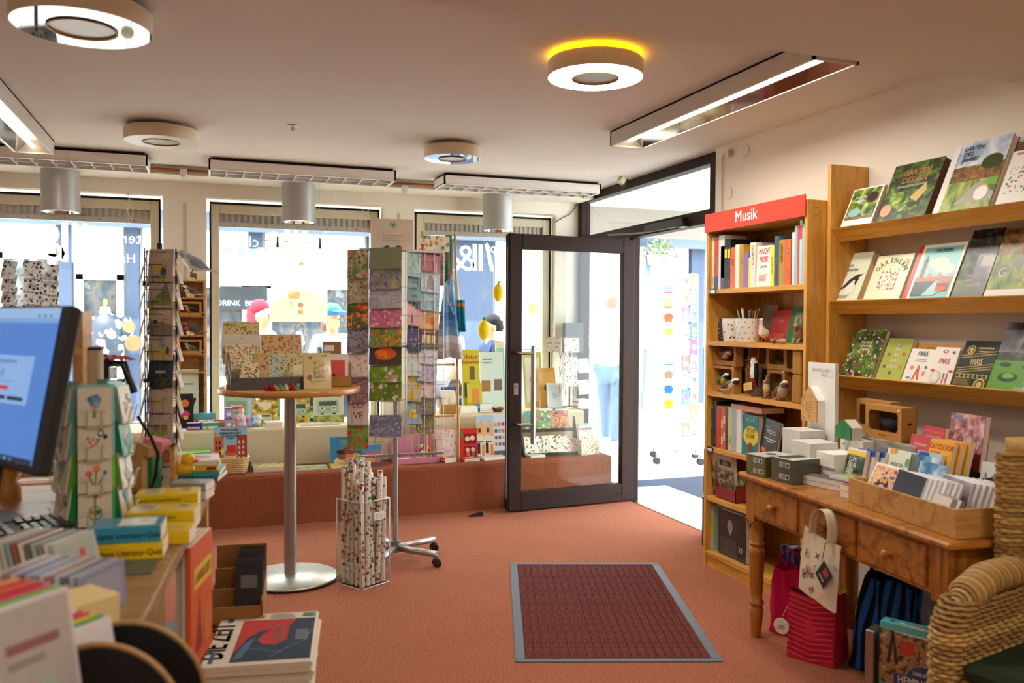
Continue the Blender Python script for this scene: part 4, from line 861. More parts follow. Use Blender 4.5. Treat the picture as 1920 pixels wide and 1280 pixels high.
disp((1752,390),(1858,373),(1808,285),'1c1c18','large yearbook of gardens with sky and path on the top ledge',(('m',0,.55,1,1,'sky_p'),('m',0,.34,1,.60,'autumn'),('c',.78,.62,.18,'3c4a24',.7),('m',0,0,1,.36,'meadow'),('p',[(.35,0),(1,0),(1,.12),(.72,.26),(.9,.36),(.62,.30),(.5,.16)],'b0a898'),('p',[(.76,.28),(1,.22),(1,.36),(.85,.36)],'7ab03a'),('r',0,0,.12,1,'e6e2da'),('t','GÄRTEN',.36,.86,.075,'4a5058','c',.9),('t','DES',.3,.77,.075,'4a5058'),('t','JAHRES',.36,.68,.075,'4a5058','c',.9),('c',.78,.13,.12,'f4f2ec')),t=.035)
disp((1870,372),(1975,352),(1903,288),'f0eee6','white book with green leaf drawings at the end of the top ledge',(('m',.08,.05,.95,.62,'herbs'),('t','Hier',.4,.80,.11,'2a3a2c','c',1.0),('r',.1,.9,.3,.95,'d88a7a')))
disp((1552,561),(1607,560),(1587,478),'dde6cc','pale green novel with a penguin on the middle ledge',(('t','Wir',.08,.80,.085,'5a5a4c','l',.9),('t','dachten,',.08,.70,.085,'5a5a4c','l',.9),('t','wir könnten',.08,.60,.085,'5a5a4c','l',.9),('t','fliegen',.08,.50,.085,'d0704a','l',.9),('p',[(.28,.18),(.52,.42),(.72,.52),(.92,.52),(.80,.46),(.82,.38),(.66,.40),(.48,.26)],'3a3634'),('p',[(.48,.26),(.66,.40),(.82,.38),(.76,.12),(.5,.10)],'ece8dc'),('p',[(.72,.44),(.80,.42),(.78,.28),(.72,.34)],'2c2a2a')) + tuple(lines(.06,.7,.02,.09,3,'8a8a78')),t=.035,drop=.02)
disp((1619,558),(1686,556),(1651,482),'e9e6c2','cream book titled with curved green letters and wild flowers',tuple(('t',ch,.5 + .40 * math.sin(a),.46 + .34 * math.cos(a),.13,'4a7a3c','c',.9,0,-math.degrees(a)) for ch,a in zip('GÄRTNERN',[(-1.0 + i * .285) for i in range(8)])) + (('m',.28,.18,.74,.66,'wild'),('c',.88,.82,.06,'d8a83a')),drop=.02)
disp((1692,556),(1780,553),(1731,464),'e8e4d4','book with London bridge poster art and red spine',(('r',0,0,.10,1,'cc2a26'),('r',.16,.0,.94,.94,'7fc0c0'),('c',.55,.62,.22,'e8d8b0',.5),('c',.72,.5,.2,'f0e4c8',.5),('r',.22,.30,.30,.66,'6a4434'),('p',[(.21,.66),(.31,.66),(.26,.80)],'4a342c'),('r',.16,.28,.94,.36,'c8603c'),('r',.40,.33,.46,.44,'d87848'),('r',.62,.33,.68,.44,'d87848'),('p',[(.16,.0),(.4,.0),(.62,.28),(.16,.28)],'3a4a58'),('p',[(.4,0),(.66,0),(.94,.24),(.62,.28)],'9ad0d0'),('r',.66,.08,.90,.26,'c83a2c'),('r',.68,.18,.88,.22,'5a2a24'),('t','DIE INSEL',.58,.83,.075,'24405c','c',.95)),t=.03,drop=.02)
disp((1784,552),(1843,551),(1832,435),'20241e','dark book of English landscape gardens',(('m',0,0,1,1,'sky_dk'),('m',0,.62,1,1,'tree_dk'),('m',0,.16,.45,.62,'garden_dk'),('r',.62,.42,1,.58,'a8a49c'),('r',0,0,1,.16,'5c6450'),('t','ENGLISCHE',.6,.26,.05,'d8d4c8','c',.9),('t','LANDSCHAFTS',.58,.19,.05,'d8d4c8','c',.9),('t','GÄRTEN',.6,.12,.05,'d8d4c8','c',.9)),t=.03,drop=.02)
disp((1845,551),(1965,549),(1886,431),'7a7a34','large golden green book with garden palace at the end of the middle ledge',(('m',0,.55,1,1,'autumn'),('m',0,.08,1,.6,'meadow'),('c',.16,.38,.13,'3a4a1c',.7),('c',.38,.48,.1,'42521e',.8),('r',0,0,1,.07,'e4e4da'),('t','G',.18,.26,.16,'e8e4c8','c',.9),('t','ARTEN',.55,.28,.09,'e8e4c8','c',.9),('t','SCHLÖSSER',.58,.17,.08,'e8e4c8','c',.8)),t=.04,drop=.02)
disp((1578,685),(1637,707),(1605,608),'30401c','rose garden book on the lowest ledge beside the white display board',(('m',0,0,1,1,'roses'),('t','Der neue',.5,.66,.07,'e8e4dc','c',.9,.2),('t','romantische',.5,.58,.06,'e8e4dc','c',.9,.2),('t','Garten',.5,.49,.08,'f4f0e8','c',.9),('r',.3,.1,.62,.2,'6a5a44')),t=.028,drop=.03)
disp((1641,708),(1687,713),(1671,635),'a9b455','small lime green book with flower wreath on the lowest ledge',(('t','EIN',.5,.70,.08,'f4f0dc'),('t','LIED',.5,.56,.08,'f4f0dc'),('t','FÜRS',.5,.42,.08,'f4f0dc'),('t','LEBEN',.5,.28,.08,'f4f0dc'),('c',.22,.6,.06,'a06a5a'),('c',.8,.62,.06,'c84a5a'),('c',.2,.3,.06,'7a4a6a'),('c',.82,.32,.06,'d8788a'),('c',.5,.16,.06,'6a6a3a'),('c',.5,.82,.07,'b89ab0')),t=.03,drop=.03)
disp((1689,713),(1737,718),(1713,654),'e9e4da','white Paris guide with navy title and red tower',(('t','PARIS',.5,.78,.17,'2a3a66','c',.66),('p',[(.36,.06),(.44,.06),(.5,.3),(.56,.06),(.64,.06),(.52,.5),(.48,.5)],'d0644a'),('c',.25,.42,.07,'e08a78'),('r',.7,.2,.8,.32,'e08a78'),('r',.15,.08,.3,.14,'6a7ab0'),('c',.78,.45,.05,'5a6a8a')) + tuple(lines(.3,.8,.62,.72,2,'b0aca4')),drop=.03)
disp((1736,718),(1780,722),(1757,650),'ece6de','white Paris cookbook with red title and plate drawings',(('t','PARIS',.5,.55,.16,'c8443c','c',.66),('c',.45,.88,.12,'c84a48',.5),('c',.45,.88,.06,'ece6de',.5),('c',.8,.86,.06,'5a6a58'),('c',.12,.36,.09,'c84a48',.5),('c',.88,.36,.09,'c84a48',.5),('c',.3,.18,.22,'8a8a86'),('c',.3,.18,.205,'ece6de'),('c',.3,.18,.14,'9a9a96'),('c',.3,.18,.13,'ece6de'),('r',.62,.04,.66,.3,'c84a48'),('r',.76,.04,.80,.3,'c84a48')),drop=.03)
disp((1783,721),(1847,729),(1815,638),'1c2a22','black and gold art deco Paris book',tuple(('p',[(.0,v),(1,v + .12),(1,v + .135),(0,v + .015)],'c8b060') for v in (.28,.33,.38,.60,.65)) + (('c',.25,.80,.12,'c8b060'),('c',.25,.80,.09,'1c2a22'),('c',.25,.80,.06,'c8b060'),('r',.04,.18,.96,.27,'c8b060'),('t','PARIS',.52,.47,.14,'e8dca8','c',.6,0,5),('c',.8,.06,.16,'c8b060'),('c',.8,.06,.12,'1c2a22'),('c',.8,.06,.08,'c8b060'),('r',.45,.82,.9,.85,'c8b060'),('r',.5,.75,.95,.77,'c8b060')) + tuple(('c',.1 + .13 * i,.225,.045,'1c2a22') for i in range(7)) + tuple(lines(.05,.6,.03,.16,5,'b8a258')),drop=.03)
disp((1847,729),(1962,742),(1893,604),'2c3a24','large book of gardens in France with clipped hedges and grey sky',(('m',0,.55,1,1,'sky_dk'),('m',0,.42,1,.56,'tree_dk'),('r',0,0,1,.44,'5c9a30'),('p',[(.5,0),(.62,0),(1,.32),(1,.38)],'b8b0a0'),('c',.3,.20,.17,'2c4a1c',.45),('c',.3,.22,.10,'7ab04a',.45),('c',.2,.38,.1,'2a441c',.35),('c',.6,.36,.12,'35541f',.35),('c',.85,.26,.1,'2f4c1c',.4),('t','DIE',.42,.80,.09,'3a5a3c','l',.8),('t','FRANZ',.36,.62,.09,'3a5a3c','l',.8),('t','GERSTENBERG',.45,.03,.04,'e8e8dc','l')),t=.04,drop=.03)
# ------------------------------------------------------------------ old pine table, its local frame: u along the front edge, v towards the wall
TZ = .76
_o = at(1393,884,z=TZ); _p = at(1782,1016,z=TZ); TYAW = math.degrees(math.atan2(_p.y - _o.y,_p.x - _o.x)); TL_ = math.hypot(_p.x - _o.x,_p.y - _o.y)
TM = T(_o.x,_o.y,0) @ R(TYAW,'Z'); TI = TM.inverted()
def tuv(px,py,z): q = TI @ at(px,py,z=z); return q.x,q.y
t = thing('pine_table','old honey pine table with turned legs and three drawers','table',M=TM); TW,TD = TL_,.60
b = MB(); b.box((-.02,-.02,TZ - .026),(TW + .02,TD,TZ),bev=.008); b.build('table_top','pine_old',t)
b = MB(); b.box((.05,.012,TZ - .195),(TW - .05,.034,TZ - .026)); b.box((.05,TD - .05,TZ - .195),(TW - .05,TD - .03,TZ - .026)); b.box((.03,.05,TZ - .195),(.05,TD - .05,TZ - .026)); b.box((TW - .05,.05,TZ - .195),(TW - .03,TD - .05,TZ - .026)); b.build('apron','pine_old',t)
dws = [(.10,.44),(.47,.82),(.85,1.19)]
for a,c in dws:
 g = MB().box((a,.002,TZ - .182),(c,.014,TZ - .04),bev=.004).build('drawer','pine_old',t)
 MB().lathe([(.008,0),(.007,.012),(.017,.02),(.018,.028),(.012,.034),(0,.035)],14,M=T((a + c) / 2,.002,TZ - .115) @ R(90,'X')).build('knob','pine_leg',g)
lp = [(.0,0),(.022,0),(.024,.02),(.030,.10),(.034,.14),(.026,.155),(.034,.165),(.034,.18),(.026,.19),(.028,.22),(.036,.42),(.038,.44),(.028,.455),(.036,.47),(.028,.485),(.034,.52),(.024,.555),(.036,.575),(.036,.59)]
for u,v in ((.055,.045),(TW - .055,.045),(.055,TD - .06),(TW - .055,TD - .06)):
 b = MB(); b.lathe([(q[0],q[1] * .93) for q in lp],20,M=T(u,v,0)); b.box((u - .037,v - .037,.545),(u + .037,v + .037,TZ - .026)); b.build('leg','pine_leg',t)
def tb(u0,u1,v0,v1,z0,z1,col,name,label,cat='box',group=None,mat='gloss',art=(),wrap=None,yaw=0,top=None,top_art=()):
 """carton on the table given in table coordinates"""
 M = TM @ T((u0 + u1) / 2,v0,z0) @ R(yaw,'Z'); w,h,d = u1 - u0,z1 - z0,v1 - v0; t = thing(name,label,cat,group=group,M=M)
 b = MB(); mats = [mat]; b.box((-w / 2,0,0),(w / 2,d,h),col)
 if top: b.add([(-w / 2,0,h + .0004),(w / 2,0,h + .0004),(w / 2,d,h + .0004),(-w / 2,d,h + .0004)],[(0,1,2,3)],top)
 b.build('carton',mats,t); q = MB(); qm = ['paint']
 if art: art_on(q,art,w,h,qm,M=T(-w / 2,0,0))
 if top_art: art_on(q,top_art,w,d,qm,M=T(-w / 2,0,h) @ R(-90,'X'))
 if art or top_art: q.build('print',qm,t)
 if wrap: e = .0012; MB().box((-w / 2 - e,-e,0),(w / 2 + e,d + e,h + e)).build('film_wrap','film',t)
 return t
bar_ = (('r',.38,.3,.85,.72,'f0f0ec'),) + tuple(('r',.42 + .045 * i,.34,.44 + .045 * i + (.01 if i % 2 else 0),.68,'202020') for i in range(6)) + (('c',.78,.5,.06,'202020'),)
TWO = ('lower','upper'); zz = TZ + .001
for k in range(2):
 tb(.05,.175,.0,.17,zz + .047 * k,zz + .0465 + .047 * k,'6a6424','card_game_box',TWO[k] + ' olive boxed card game at the table corner',group='small boxed card games',art=bar_,wrap=1,top='d8dcd8',yaw=10,top_art=(('c',.5,.5,.2,'b8c0b8'),))
 tb(.215,.345,.03,.20,zz + .052 * k,zz + .0515 + .052 * k,'4c4e34','card_game_box',TWO[k] + ' dark boxed card game next to the white cartons',group='small boxed card games',art=bar_,wrap=1,top='dfe4c8' if k else 'b8c8c8',yaw=10,top_art=(('r',.05,.1,.6,.9,'c8d870'),))
HOUSE = lambda u,v,s,c: (('l',[(u - s,v - s),(u - s,v + s * .4),(u,v + s * 1.4),(u + s,v + s * .4),(u + s,v - s),(u - s,v - s)],c,.0006),)
WB = 'eceae4'
tb(.0,.142,.205,.335,zz,zz + .20,WB,'chirp_box_carton','tall white carton with thin house drawing behind the card games',group='white cartons with house drawings',mat='paper',art=HOUSE(.5,.7,.22,'b0b0ae'),wrap=1)
tb(.15,.29,.16,.30,zz,zz + .165,WB,'chirp_box_carton','white carton with arch drawing right of the taller carton',group='white cartons with house drawings',mat='paper',art=HOUSE(.4,.45,.2,'b4b4b0') + (('c',.2,.85,.03,'b0b0b0'),),wrap=1)
tb(.27,.415,.20,.34,zz,zz + .075,WB,'chirp_box_carton','low white carton, lower of the pair beside the travel guides',group='white cartons with house drawings',mat='paper')
tb(.27,.42,.19,.33,zz + .076,zz + .135,'efece4','chirp_box_carton','low white carton, upper of the pair beside the travel guides',group='white cartons with house drawings',mat='paper',art=(('r',0,.0,.04,1,'3a4a54'),))
tb(.245,.40,.345,.46,zz,zz + .185,WB,'chirp_box_carton','white carton with blue mark under the green bird house',group='white cartons with house drawings',mat='paper',art=(('c',.3,.35,.12,'2a4aa0',.6),('r',.72,.55,.9,.62,'3a5ab0'),('r',0,.0,1,.3,WB),('c',.15,.85,.03,'404040')))
def bird_house(M,w,h,d,front,side,label,holes=True,roof=None):
 t = thing('bird_house',label,'bird house',M=M); k = .62
 poly = [(-w / 2,0),(w / 2,0),(w / 2,h * k),(0,h),(-w / 2,h * k)]
 MT = Matrix(((1,0,0,0),(0,0,1,0),(0,1,0,0),(0,0,0,1)))
 b = MB(); b.prism(poly,.006,d,side,M=MT); b.build('body','paint',t); b = MB(); b.prism(poly,0,.006,'ffffff' if front == 'wood' else front,M=MT); b.build('front_plate','oak_light' if front == 'wood' else 'paint',t)
 b = MB()
 for i in range(4):
  for j in range(5): b.cyl(((i - 1.5) * w * .11,-.0004,h * (.26 + .075 * j)),((i - 1.5) * w * .11,.001,h * (.26 + .075 * j)),w * .018,col='3a2a14' if front == 'wood' else '12402a',n=6)
 b.cyl((0,-.0005,h * .15),(0,.001,h * .15),w * .035,col='1a120a',n=8); tag(b.build('sound_holes','matte',t),kind='stuff')
 return t
bird_house(TM @ T(.325,.30,zz + .188) @ R(0,'Z'),.105,.085,.06,'1f7a44','d8d0c0','small green chirping bird house on a white carton')
t = thing('display_board','tall white display board with thin lettering behind the cartons','display board',M=TM @ T(.06,.352,.97) @ R(0,'Z'))
b = MB(); b.box((-.08,0,-.208),(.13,.018,.30),'e9e9e2'); b.build('board','paint',t)
b = MB(); mm_ = ['paint']; art_on(b,(('t','ZWITSCHER',.16,.86,.055,'c0beb8','l',1.1),('t','BOX',.50,.79,.055,'c0beb8','l',1.1)) + HOUSE(.86,.84,.05,'b0aea8'),.21,.30,mm_,M=T(-.08,0,0)); b.build('lettering',mm_,t)
bird_house(TM @ T(.055,.307,.995),.125,.165,.045,'wood','ece8de','beech fronted chirping bird house mounted on the white board')
tag(MB().box((.19,.40,zz),(.66,.53,zz + .20),bev=.004).box((.25,.395,zz + .13),(.37,.40,zz + .165),'14100c').box((.45,.395,zz + .05),(.6,.40,zz + .17),'3a352c').build('wooden_crate','grey_wood',loc=(0,0,0)),'weathered grey wooden crate under the boxed blackbirds','crate').matrix_world = TM
def kraft(u0,u1,v,z0,z1,label,pal,dep=.075):
 w,h = u1 - u0,z1 - z0; t = thing('bird_box',label,'box',group='boxed blackbirds on the crate',M=TM @ T((u0 + u1) / 2,v,z0)); K = 'b5813f'; m_ = .022; hw = w / 2
 b = MB(); b.box((-hw,0,0),(hw,.002,m_ * 1.6),K); b.box((-hw,0,h - m_),(hw,.002,h),K); b.box((-hw,0,m_ * 1.6),(-hw + m_,.002,h - m_),K); b.box((hw - m_,0,m_ * 1.6),(hw,.002,h - m_),K)
 for sx in (-1,1):
  for zc,sz in ((m_ * 1.6,1),(h - m_,-1)): b.add([(sx * (hw - m_),0.001,zc),(sx * (hw - m_ - .014),.001,zc),(sx * (hw - m_),.001,zc + sz * .014)],[(0,1,2),(2,1,0)],K)
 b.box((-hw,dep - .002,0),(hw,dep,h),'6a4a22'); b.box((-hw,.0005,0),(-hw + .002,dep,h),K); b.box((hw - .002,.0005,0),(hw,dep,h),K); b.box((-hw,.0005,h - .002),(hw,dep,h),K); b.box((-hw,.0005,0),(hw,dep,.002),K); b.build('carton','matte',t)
 q = MB(); q.text('Blackbird',T(0,-.0006,.013) @ R(90,'X'),.014,'5a3c18'); q.box((hw - .022,-.001,h - .016),(hw - .012,0,h - .006),'e8e4dc'); q.build('lettering','matte',t)
 bird(TM @ T((u0 + u1) / 2 + .02,v + dep * .5,z0 + .02) @ R(0,'Z'),w / .235,pal,'black wooden bird inside the ' + label,'black wooden birds inside boxes',pose=-22)
kraft(.335,.565,.405,zz + .201,zz + .201 + .142,'front kraft box on the grey crate',SP['blackbird'])
kraft(.165,.395,.485,zz + .201,zz + .201 + .148,'rear kraft box on the grey crate',SP['blackbird'],.06)
# travel guides and books standing on the table
MDEF['heath'] = noise_mat([(.35,'6a3a5a'),(.5,'a8708a'),(.62,'8a8a50'),(.72,'c8b088')],40,6,.3)
MDEF['pink_photo'] = noise_mat([(.35,'6a3a40'),(.5,'b87a80'),(.65,'e0b8b8')],30,6,.4)
MDEF['sea_photo'] = noise_mat([(.35,'3a7ab0'),(.5,'8ab8d8'),(.65,'e8f0f4')],16,5,.4)
def tbook(u,v,z,w,h,t_,cover,label,art,yaw=0,tilt=14,lean=0,group='guide books on the pine table',**kw):
 return book(TM @ stand(u,v,z,yaw,tilt,lean),w,h,t_,cover,label,art,group=group,**kw)
LH = (('m',0,.0,1,.42,'heath'),('m',0,.42,1,.84,'garden_dk'),('r',0,.84,1,.95,'e8c828'),('r',0,0,1,.05,'3a8a5a'),('t','LÜN',.36,.68,.13,'ffffff','c',.8),('t','EBUR',.36,.54,.13,'ffffff','c',.8),('t','GER',.30,.40,.13,'ffffff','c',.8),('t','HEIDE',.38,.26,.13,'ffffff','c',.8))
for k in range(5):
 tbook(.495 + .027 * k,.215 + .024 * k,zz,.118,.175,.018,['e8e4dc','d8d0c4','c8ccd4','e0dcd4','3a5a9a'][k],['front heath guide with white block title','second heath guide in the row','third heath guide in the row','fourth heath guide in the row','blue topped guide at the back of the heath row'][k],LH if k == 0 else (('r',0,.86,1,1,'2a4a9a'),),tilt=12,hard=False)
tbook(.665,.28,zz + .03,.135,.165,.02,'dfe6cc','pale green dictionary with orange petals behind the crate',(('t','WÖRTER',.5,.58,.10,'3a5a4c','c',.8),('t','BUCH',.5,.38,.18,'2c4a66','c',.9),('c',.2,.93,.1,'e0a838'),('c',.36,.95,.08,'d8982c'),('c',.92,.72,.09,'6a9a7a',1.5),('c',.1,.3,.08,'6a9a8a',1.6),('c',.85,.1,.12,'7aaa88')),tilt=14)
tbook(.765,.33,zz + .03,.13,.17,.022,'a8c8e0','light blue travel guide behind the dictionary',(('m',0,0,1,.9,'sea_photo'),('r',.06,.9,.5,.98,'2a4a9a')),tilt=16,hard=False)
tbook(.86,.27,zz + .03,.14,.145,.03,'2f8f86','teal and sky travel guide just behind the crate',(('m',0,.5,1,1,'sea_photo'),('t','DERZ',.5,.25,.22,'eaf4ec','c',.75)),tilt=18,hard=False)
tbook(.695,.43,zz + .12,.12,.165,.016,'b8242a','dark red heath hiking guide standing at the back',(('t','Lüneburger Heide',.5,.72,.075,'f4e8e0','c',.72),('r',0,.86,1,.9,'d84a44'),('m',0,0,1,.5,'garden')),tilt=10,hard=False)
tbook(.675,.385,zz + .10,.12,.15,.016,'c42c30','red guide in front of the dark red hiking guide',(('t','Heidschnucken',.5,.72,.08,'f4e8e0','c',.72),('m',0,0,1,.5,'sea_photo')),tilt=12,hard=False)
for k in range(3):
 tbook(.80 + .02 * k,.36 + .02 * k,zz + .06,.125,.19,.018,'e6a020',['front yellow outdoor guide with two hikers','second yellow outdoor guide','rearmost yellow outdoor guide'][k],(('t','OUTDOOR',.5,.80,.12,'b8242c','c',.82),('r',.08,.72,.5,.74,'6a4a1a'),('p',[(.66,.5),(.7,.62),(.74,.5)],'5a6a8a'),('p',[(.78,.5),(.82,.62),(.86,.5)],'5a6a8a'),('m',0,0,1,.45,'sea_photo'),('m',0,0,1,.18,'garden')) if k == 0 else (),tilt=14,hard=False)
tbook(.80,.49,zz + .12,.175,.225,.03,'b07a80','pink blossom hardback leaning on the wall',(('m',0,.35,1,1,'pink_photo'),('r',0,0,1,.35,'7a2028'),('t','JAPADEN',.5,.42,.15,'f4ecec','c',.72),('r',.06,.9,.35,.96,'6a7a9a')),tilt=8)
MDEF['clear_grey'] = pane_mat('c8d8d4',.05,.05,.12)
b = MB(); b.box((-.06,0,0),(.06,.004,.10),bev=.001); o = b.build('leaflet_holder','clear_grey'); o.matrix_world = TM @ stand(.72,.30,zz + .085,0,12); tag(o,'clear plastic leaflet holder in front of the yellow outdoor guide','holder')
tag(MB().lathe([(0,0),(.055,0),(.09,.075),(.088,.075),(.05,.003),(0,.003)],24,'14110f').build('black_bowl','gloss'),'black bowl half hidden behind the wooden crate','bowl').matrix_world = TM @ T(.93,.39,zz + .06)
tag(MB().box((.60,.255,zz),(1.10,.54,zz + .058)).build('book_step','oak_light'),'low wooden step raising the guide books at the back','stand').matrix_world = TM
MDEF['houses'] = noise_mat([(.4,'6a6a62'),(.5,'c8c8ba'),(.6,'e0e0d4')],90,4,.6)
for k in range(5):
 sheet(TM @ stand(1.02 + .01 * k,.44 + .008 * k,zz + .06,0,10),.165,.125,.003,'e2e2d6',['front','second','third','fourth','rearmost'][k] + ' postcard with timbered house gables by the wicker chair',tuple(x for i in range(4) for x in (('p',[(.04 + .24 * i,.3),(.15 + .24 * i,.72),(.26 + .24 * i,.3)],'5a5a54'),('m',.04 + .24 * i,.0,.26 + .24 * i,.32,'houses'),('l',[(.09 + .24 * i,.32),(.15 + .24 * i,.62),(.21 + .24 * i,.32)],'d8d8cc',.0015))),'postcard','card','postcards of timbered gables')
# magazines lying flat
MDEF['heath2'] = noise_mat([(.38,'3a2a34'),(.5,'7a4a6a'),(.62,'5a6a3a')],22,5,.5)
for k in range(2):
 book(TM @ lie(.43,.125,zz + .0215 * k,.021,14),.24,.23,.021,'4a3a40',['lower heath magazine of the flat pile','upper heath magazine with purple photograph'][k],(('m',0,0,1,1,'heath2'),('r',.1,.1,.3,.16,'9ad040')) if k else (),group='magazines lying on the table',hard=False,pages='d8d4cc')
book(TM @ lie(.52,.17,zz + .044,.012,12),.16,.21,.012,'b8c8d0','pale booklet with lime green block lying on the magazines',(('r',.1,.1,.85,.75,'9cc83a'),('t','HEIDE',.5,.4,.1,'f4f8e0')),group='magazines lying on the table',hard=False)
for k in range(2):
 book(TM @ lie(.665,.10,zz + .026 * k,.0255,10),.12,.16,.0255,'9a4a72' if k else 'c8c0bc',['white edged paperback under the plum one','plum coloured paperback with white ornaments'][k],tuple(('c',.2 + .12 * (i % 6),.2 + .13 * (i // 6),.035,'d8a8c0') for i in range(30)) if k else (),group='paperbacks lying on the table edge',hard=False)
# beech crate with records and calendars
CMX = TM @ T(.70,.06,zz) @ R(-2,'Z'); cw,cd,chh = .58,.30,.095
t = thing('beech_crate','open beech crate full of square calendars at the table end','crate',M=CMX)
for nm,p,q in (('front_board',(0,0,0),(cw,.012,chh)),('back_board',(0,cd - .012,0),(cw,cd,chh)),('end_board',(0,.012,0),(.012,cd - .012,chh)),('end_board',(cw - .012,.012,0),(cw,cd - .012,chh)),('bottom',(.012,.012,0),(cw - .012,cd - .012,.006))):
 MB().box(p,q,bev=.001).build(nm,'crate_wood',t)
MDEF['field'] = noise_mat([(.35,'3a3a1a'),(.5,'7a6a2a'),(.62,'a89a4a')],90,5,0)
MDEF['ornament'] = flower_mat('e8c8a0',['c84a4a','d8826a','3a4a7a','e8b048'],'e4a888',60,.42)
sheet(CMX @ stand(.10,.03,.012,0,28),.15,.165,.02,'f0ece4','square wall calendar with dark haired woman among ornaments in the crate',(('m',.06,.06,.94,.94,'ornament'),('c',.55,.40,.25,'3a3a5a',1.3),('c',.55,.34,.15,'d8a888',1.3),('r',.40,.52,.70,.60,'2a2a44'),('c',.48,.6,.07,'d8a83a'),('c',.62,.6,.07,'d8a83a')),'wall_calendar','calendar','calendars in the beech crate','gloss')
cols = ['e8e4e0','dfe4ec','e8e8e4','d8dce0','f0eee8','c8ccd4','e4e0da','d8d4d0']
for k in range(8):
 sheet(CMX @ stand(.25 + .018 * k,.035 + .006 * k,.008,0,20,3),.15,.155,.008,cols[k],['dark meadow photo calendar leading the first block in the crate','second','third','fourth','fifth','sixth','seventh','last'][k] + ('' if k == 0 else ' calendar of the first block in the beech crate'),(('r',0,.42,1,1,'2c3040'),('m',0,0,1,.42,'field'),('c',.62,.5,.02,'c8483a')) if k == 0 else (),'wall_calendar','calendar','calendars in the beech crate','gloss')
for k in range(9):
 sheet(CMX @ stand(.35 + .019 * k,.15 + .008 * k,.008,0,16,4),.15,.15,.008,(cols + ['8a2028'])[k],['hazy coast photo calendar leading the rear block in the crate','second','third','fourth','fifth','sixth','seventh','eighth','dark red last'][k] + ('' if k == 0 else ' calendar of the rear block in the beech crate'),(('m',.02,.02,.98,.98,'sky_dk'),) if k == 0 else (),'wall_calendar','calendar','calendars in the beech crate','gloss')
for k in range(4):
 sheet(CMX @ stand(.40 + .016 * k,.05 + .004 * k,.008,0,22,4),.10,.105,.007,['e0dcd4','8a7a5a','d8d4cc','5a5a60'][k],['first','second','third','fourth'][k] + ' small calendar near the crate front corner',(),'small_calendar','calendar','small calendars in the beech crate','gloss')
sheet(CMX @ stand(.53,.20,.01,0,14),.12,.14,.006,'d8a888','orange tinted calendar beside the wicker chair back',(('c',.5,.4,.3,'c8704a',1.2),),'wall_calendar','calendar','calendars in the beech crate','gloss')
# ------------------------------------------------------------------ bags under the table
def frustum_bag(name,label,M,w0,w1,d0,d1,h,col,mat='cloth',stripes=None,group=None,chev=None,n=10,wob=.006):
 """open tote: foot w0 x d0, mouth w1 x d1, slightly slouching walls"""
 t = thing(name,label,'bag',M=M,group=group); b = MB(); rr = random.Random(len(label)); rows = 10; ring = []
 for i in range(rows + 1):
  f = i / rows; w = w0 + (w1 - w0) * f; d = d0 + (d1 - d0) * f; pts = []
  for k in range(4 * n):
   s,q = divmod(k,n); a = q / n
   x,y = ((-w / 2 + w * a,-d / 2),(w / 2,-d / 2 + d * a),(w / 2 - w * a,d / 2),(-w / 2,d / 2 - d * a))[s]
   bulge = math.sin(PI * a) * .012 * math.sin(PI * f); x += (0,bulge,0,-bulge)[s]; y += (-bulge,0,bulge,0)[s]
   pts.append((x + wob * math.sin(7 * f + k),y + wob * math.sin(5 * f + 1.7 * k) * f,h * f - (.012 * math.sin(PI * a * 2) if i == rows else 0)))
  ring.append(pts)
 N = 4 * n
 for i in range(rows):
  for k in range(N):
   c = col
   if stripes: c = stripes[k % len(stripes)]
   if chev: c = chev[(i + (abs((k % n) - n // 2))) % len(chev)]
   b.add([ring[i][k],ring[i][(k + 1) % N],ring[i + 1][(k + 1) % N],ring[i + 1][k]],[(0,1,2,3)],c,0,True)
 b.add(ring[0],[tuple(range(N - 1,-1,-1))],col); b.build('bag_body',mat,t); return t
def strap(t,pts,col,wd=.012,th=.003,name='handle',mat='cloth'):
 P = [Vector(p) for p in pts]; out = []
 for i in range(len(P) - 1):
  p0 = P[max(i - 1,0)]; p1 = P[i]; p2 = P[i + 1]; p3 = P[min(i + 2,len(P) - 1)]
  for k in range(5):
   u = k / 5; out.append(.5 * ((2 * p1) + (-p0 + p2) * u + (2 * p0 - 5 * p1 + 4 * p2 - p3) * u * u + (-p0 + 3 * p1 - 3 * p2 + p3) * u ** 3))
 out.append(P[-1]); b = MB(); b.tube(out,1,col,8,flat=(wd,th)); return b.build(name,mat,t)
# red basket bag: woven chevron front, magenta handles, round tag
t = frustum_bag('red_bag','crimson chevron woven bag standing on the floor under the table',T(2.50,3.02,0) @ R(-62,'Z'),.21,.20,.16,.12,.285,'c8203c','matte',wob=.002)
b = MB()
for i in range(24):
 for s in (-1,1):
  z = .012 + .0112 * i; b.add([(0,-.0862 + .04 * 0,z),(s * .1,-.0862,z + .018),(s * .1,-.0862,z + .024),(0,-.0862,z + .006)],[(0,1,2,3) if s > 0 else (3,2,1,0)],'9c1230' if i % 2 else 'e0304c')
for v in range(len(b.v)): b.v[v].y += .018 * b.v[v].z / .28 - .004
tag(b.build('chevron_weave','matte',t),kind='stuff')
for s in (-1,1): strap(t,[(-.06,s * .05,.28),(-.05,s * .05,.36),(0,s * .045,.39),(.05,s * .05,.36),(.06,s * .05,.28)],'a8143c',.014,.004)
b = MB(); b.lathe([(0,0),(.034,0),(.036,.003),(.034,.006),(0,.006)],20,'d8ccb8',M=R(90,'X')); b.text('[83',T(0,-.0068,-.012) @ R(90,'X'),.026,'4a3a30'); o = b.build('round_tag','paper',t); o.location = (-.125,-.085,.13)
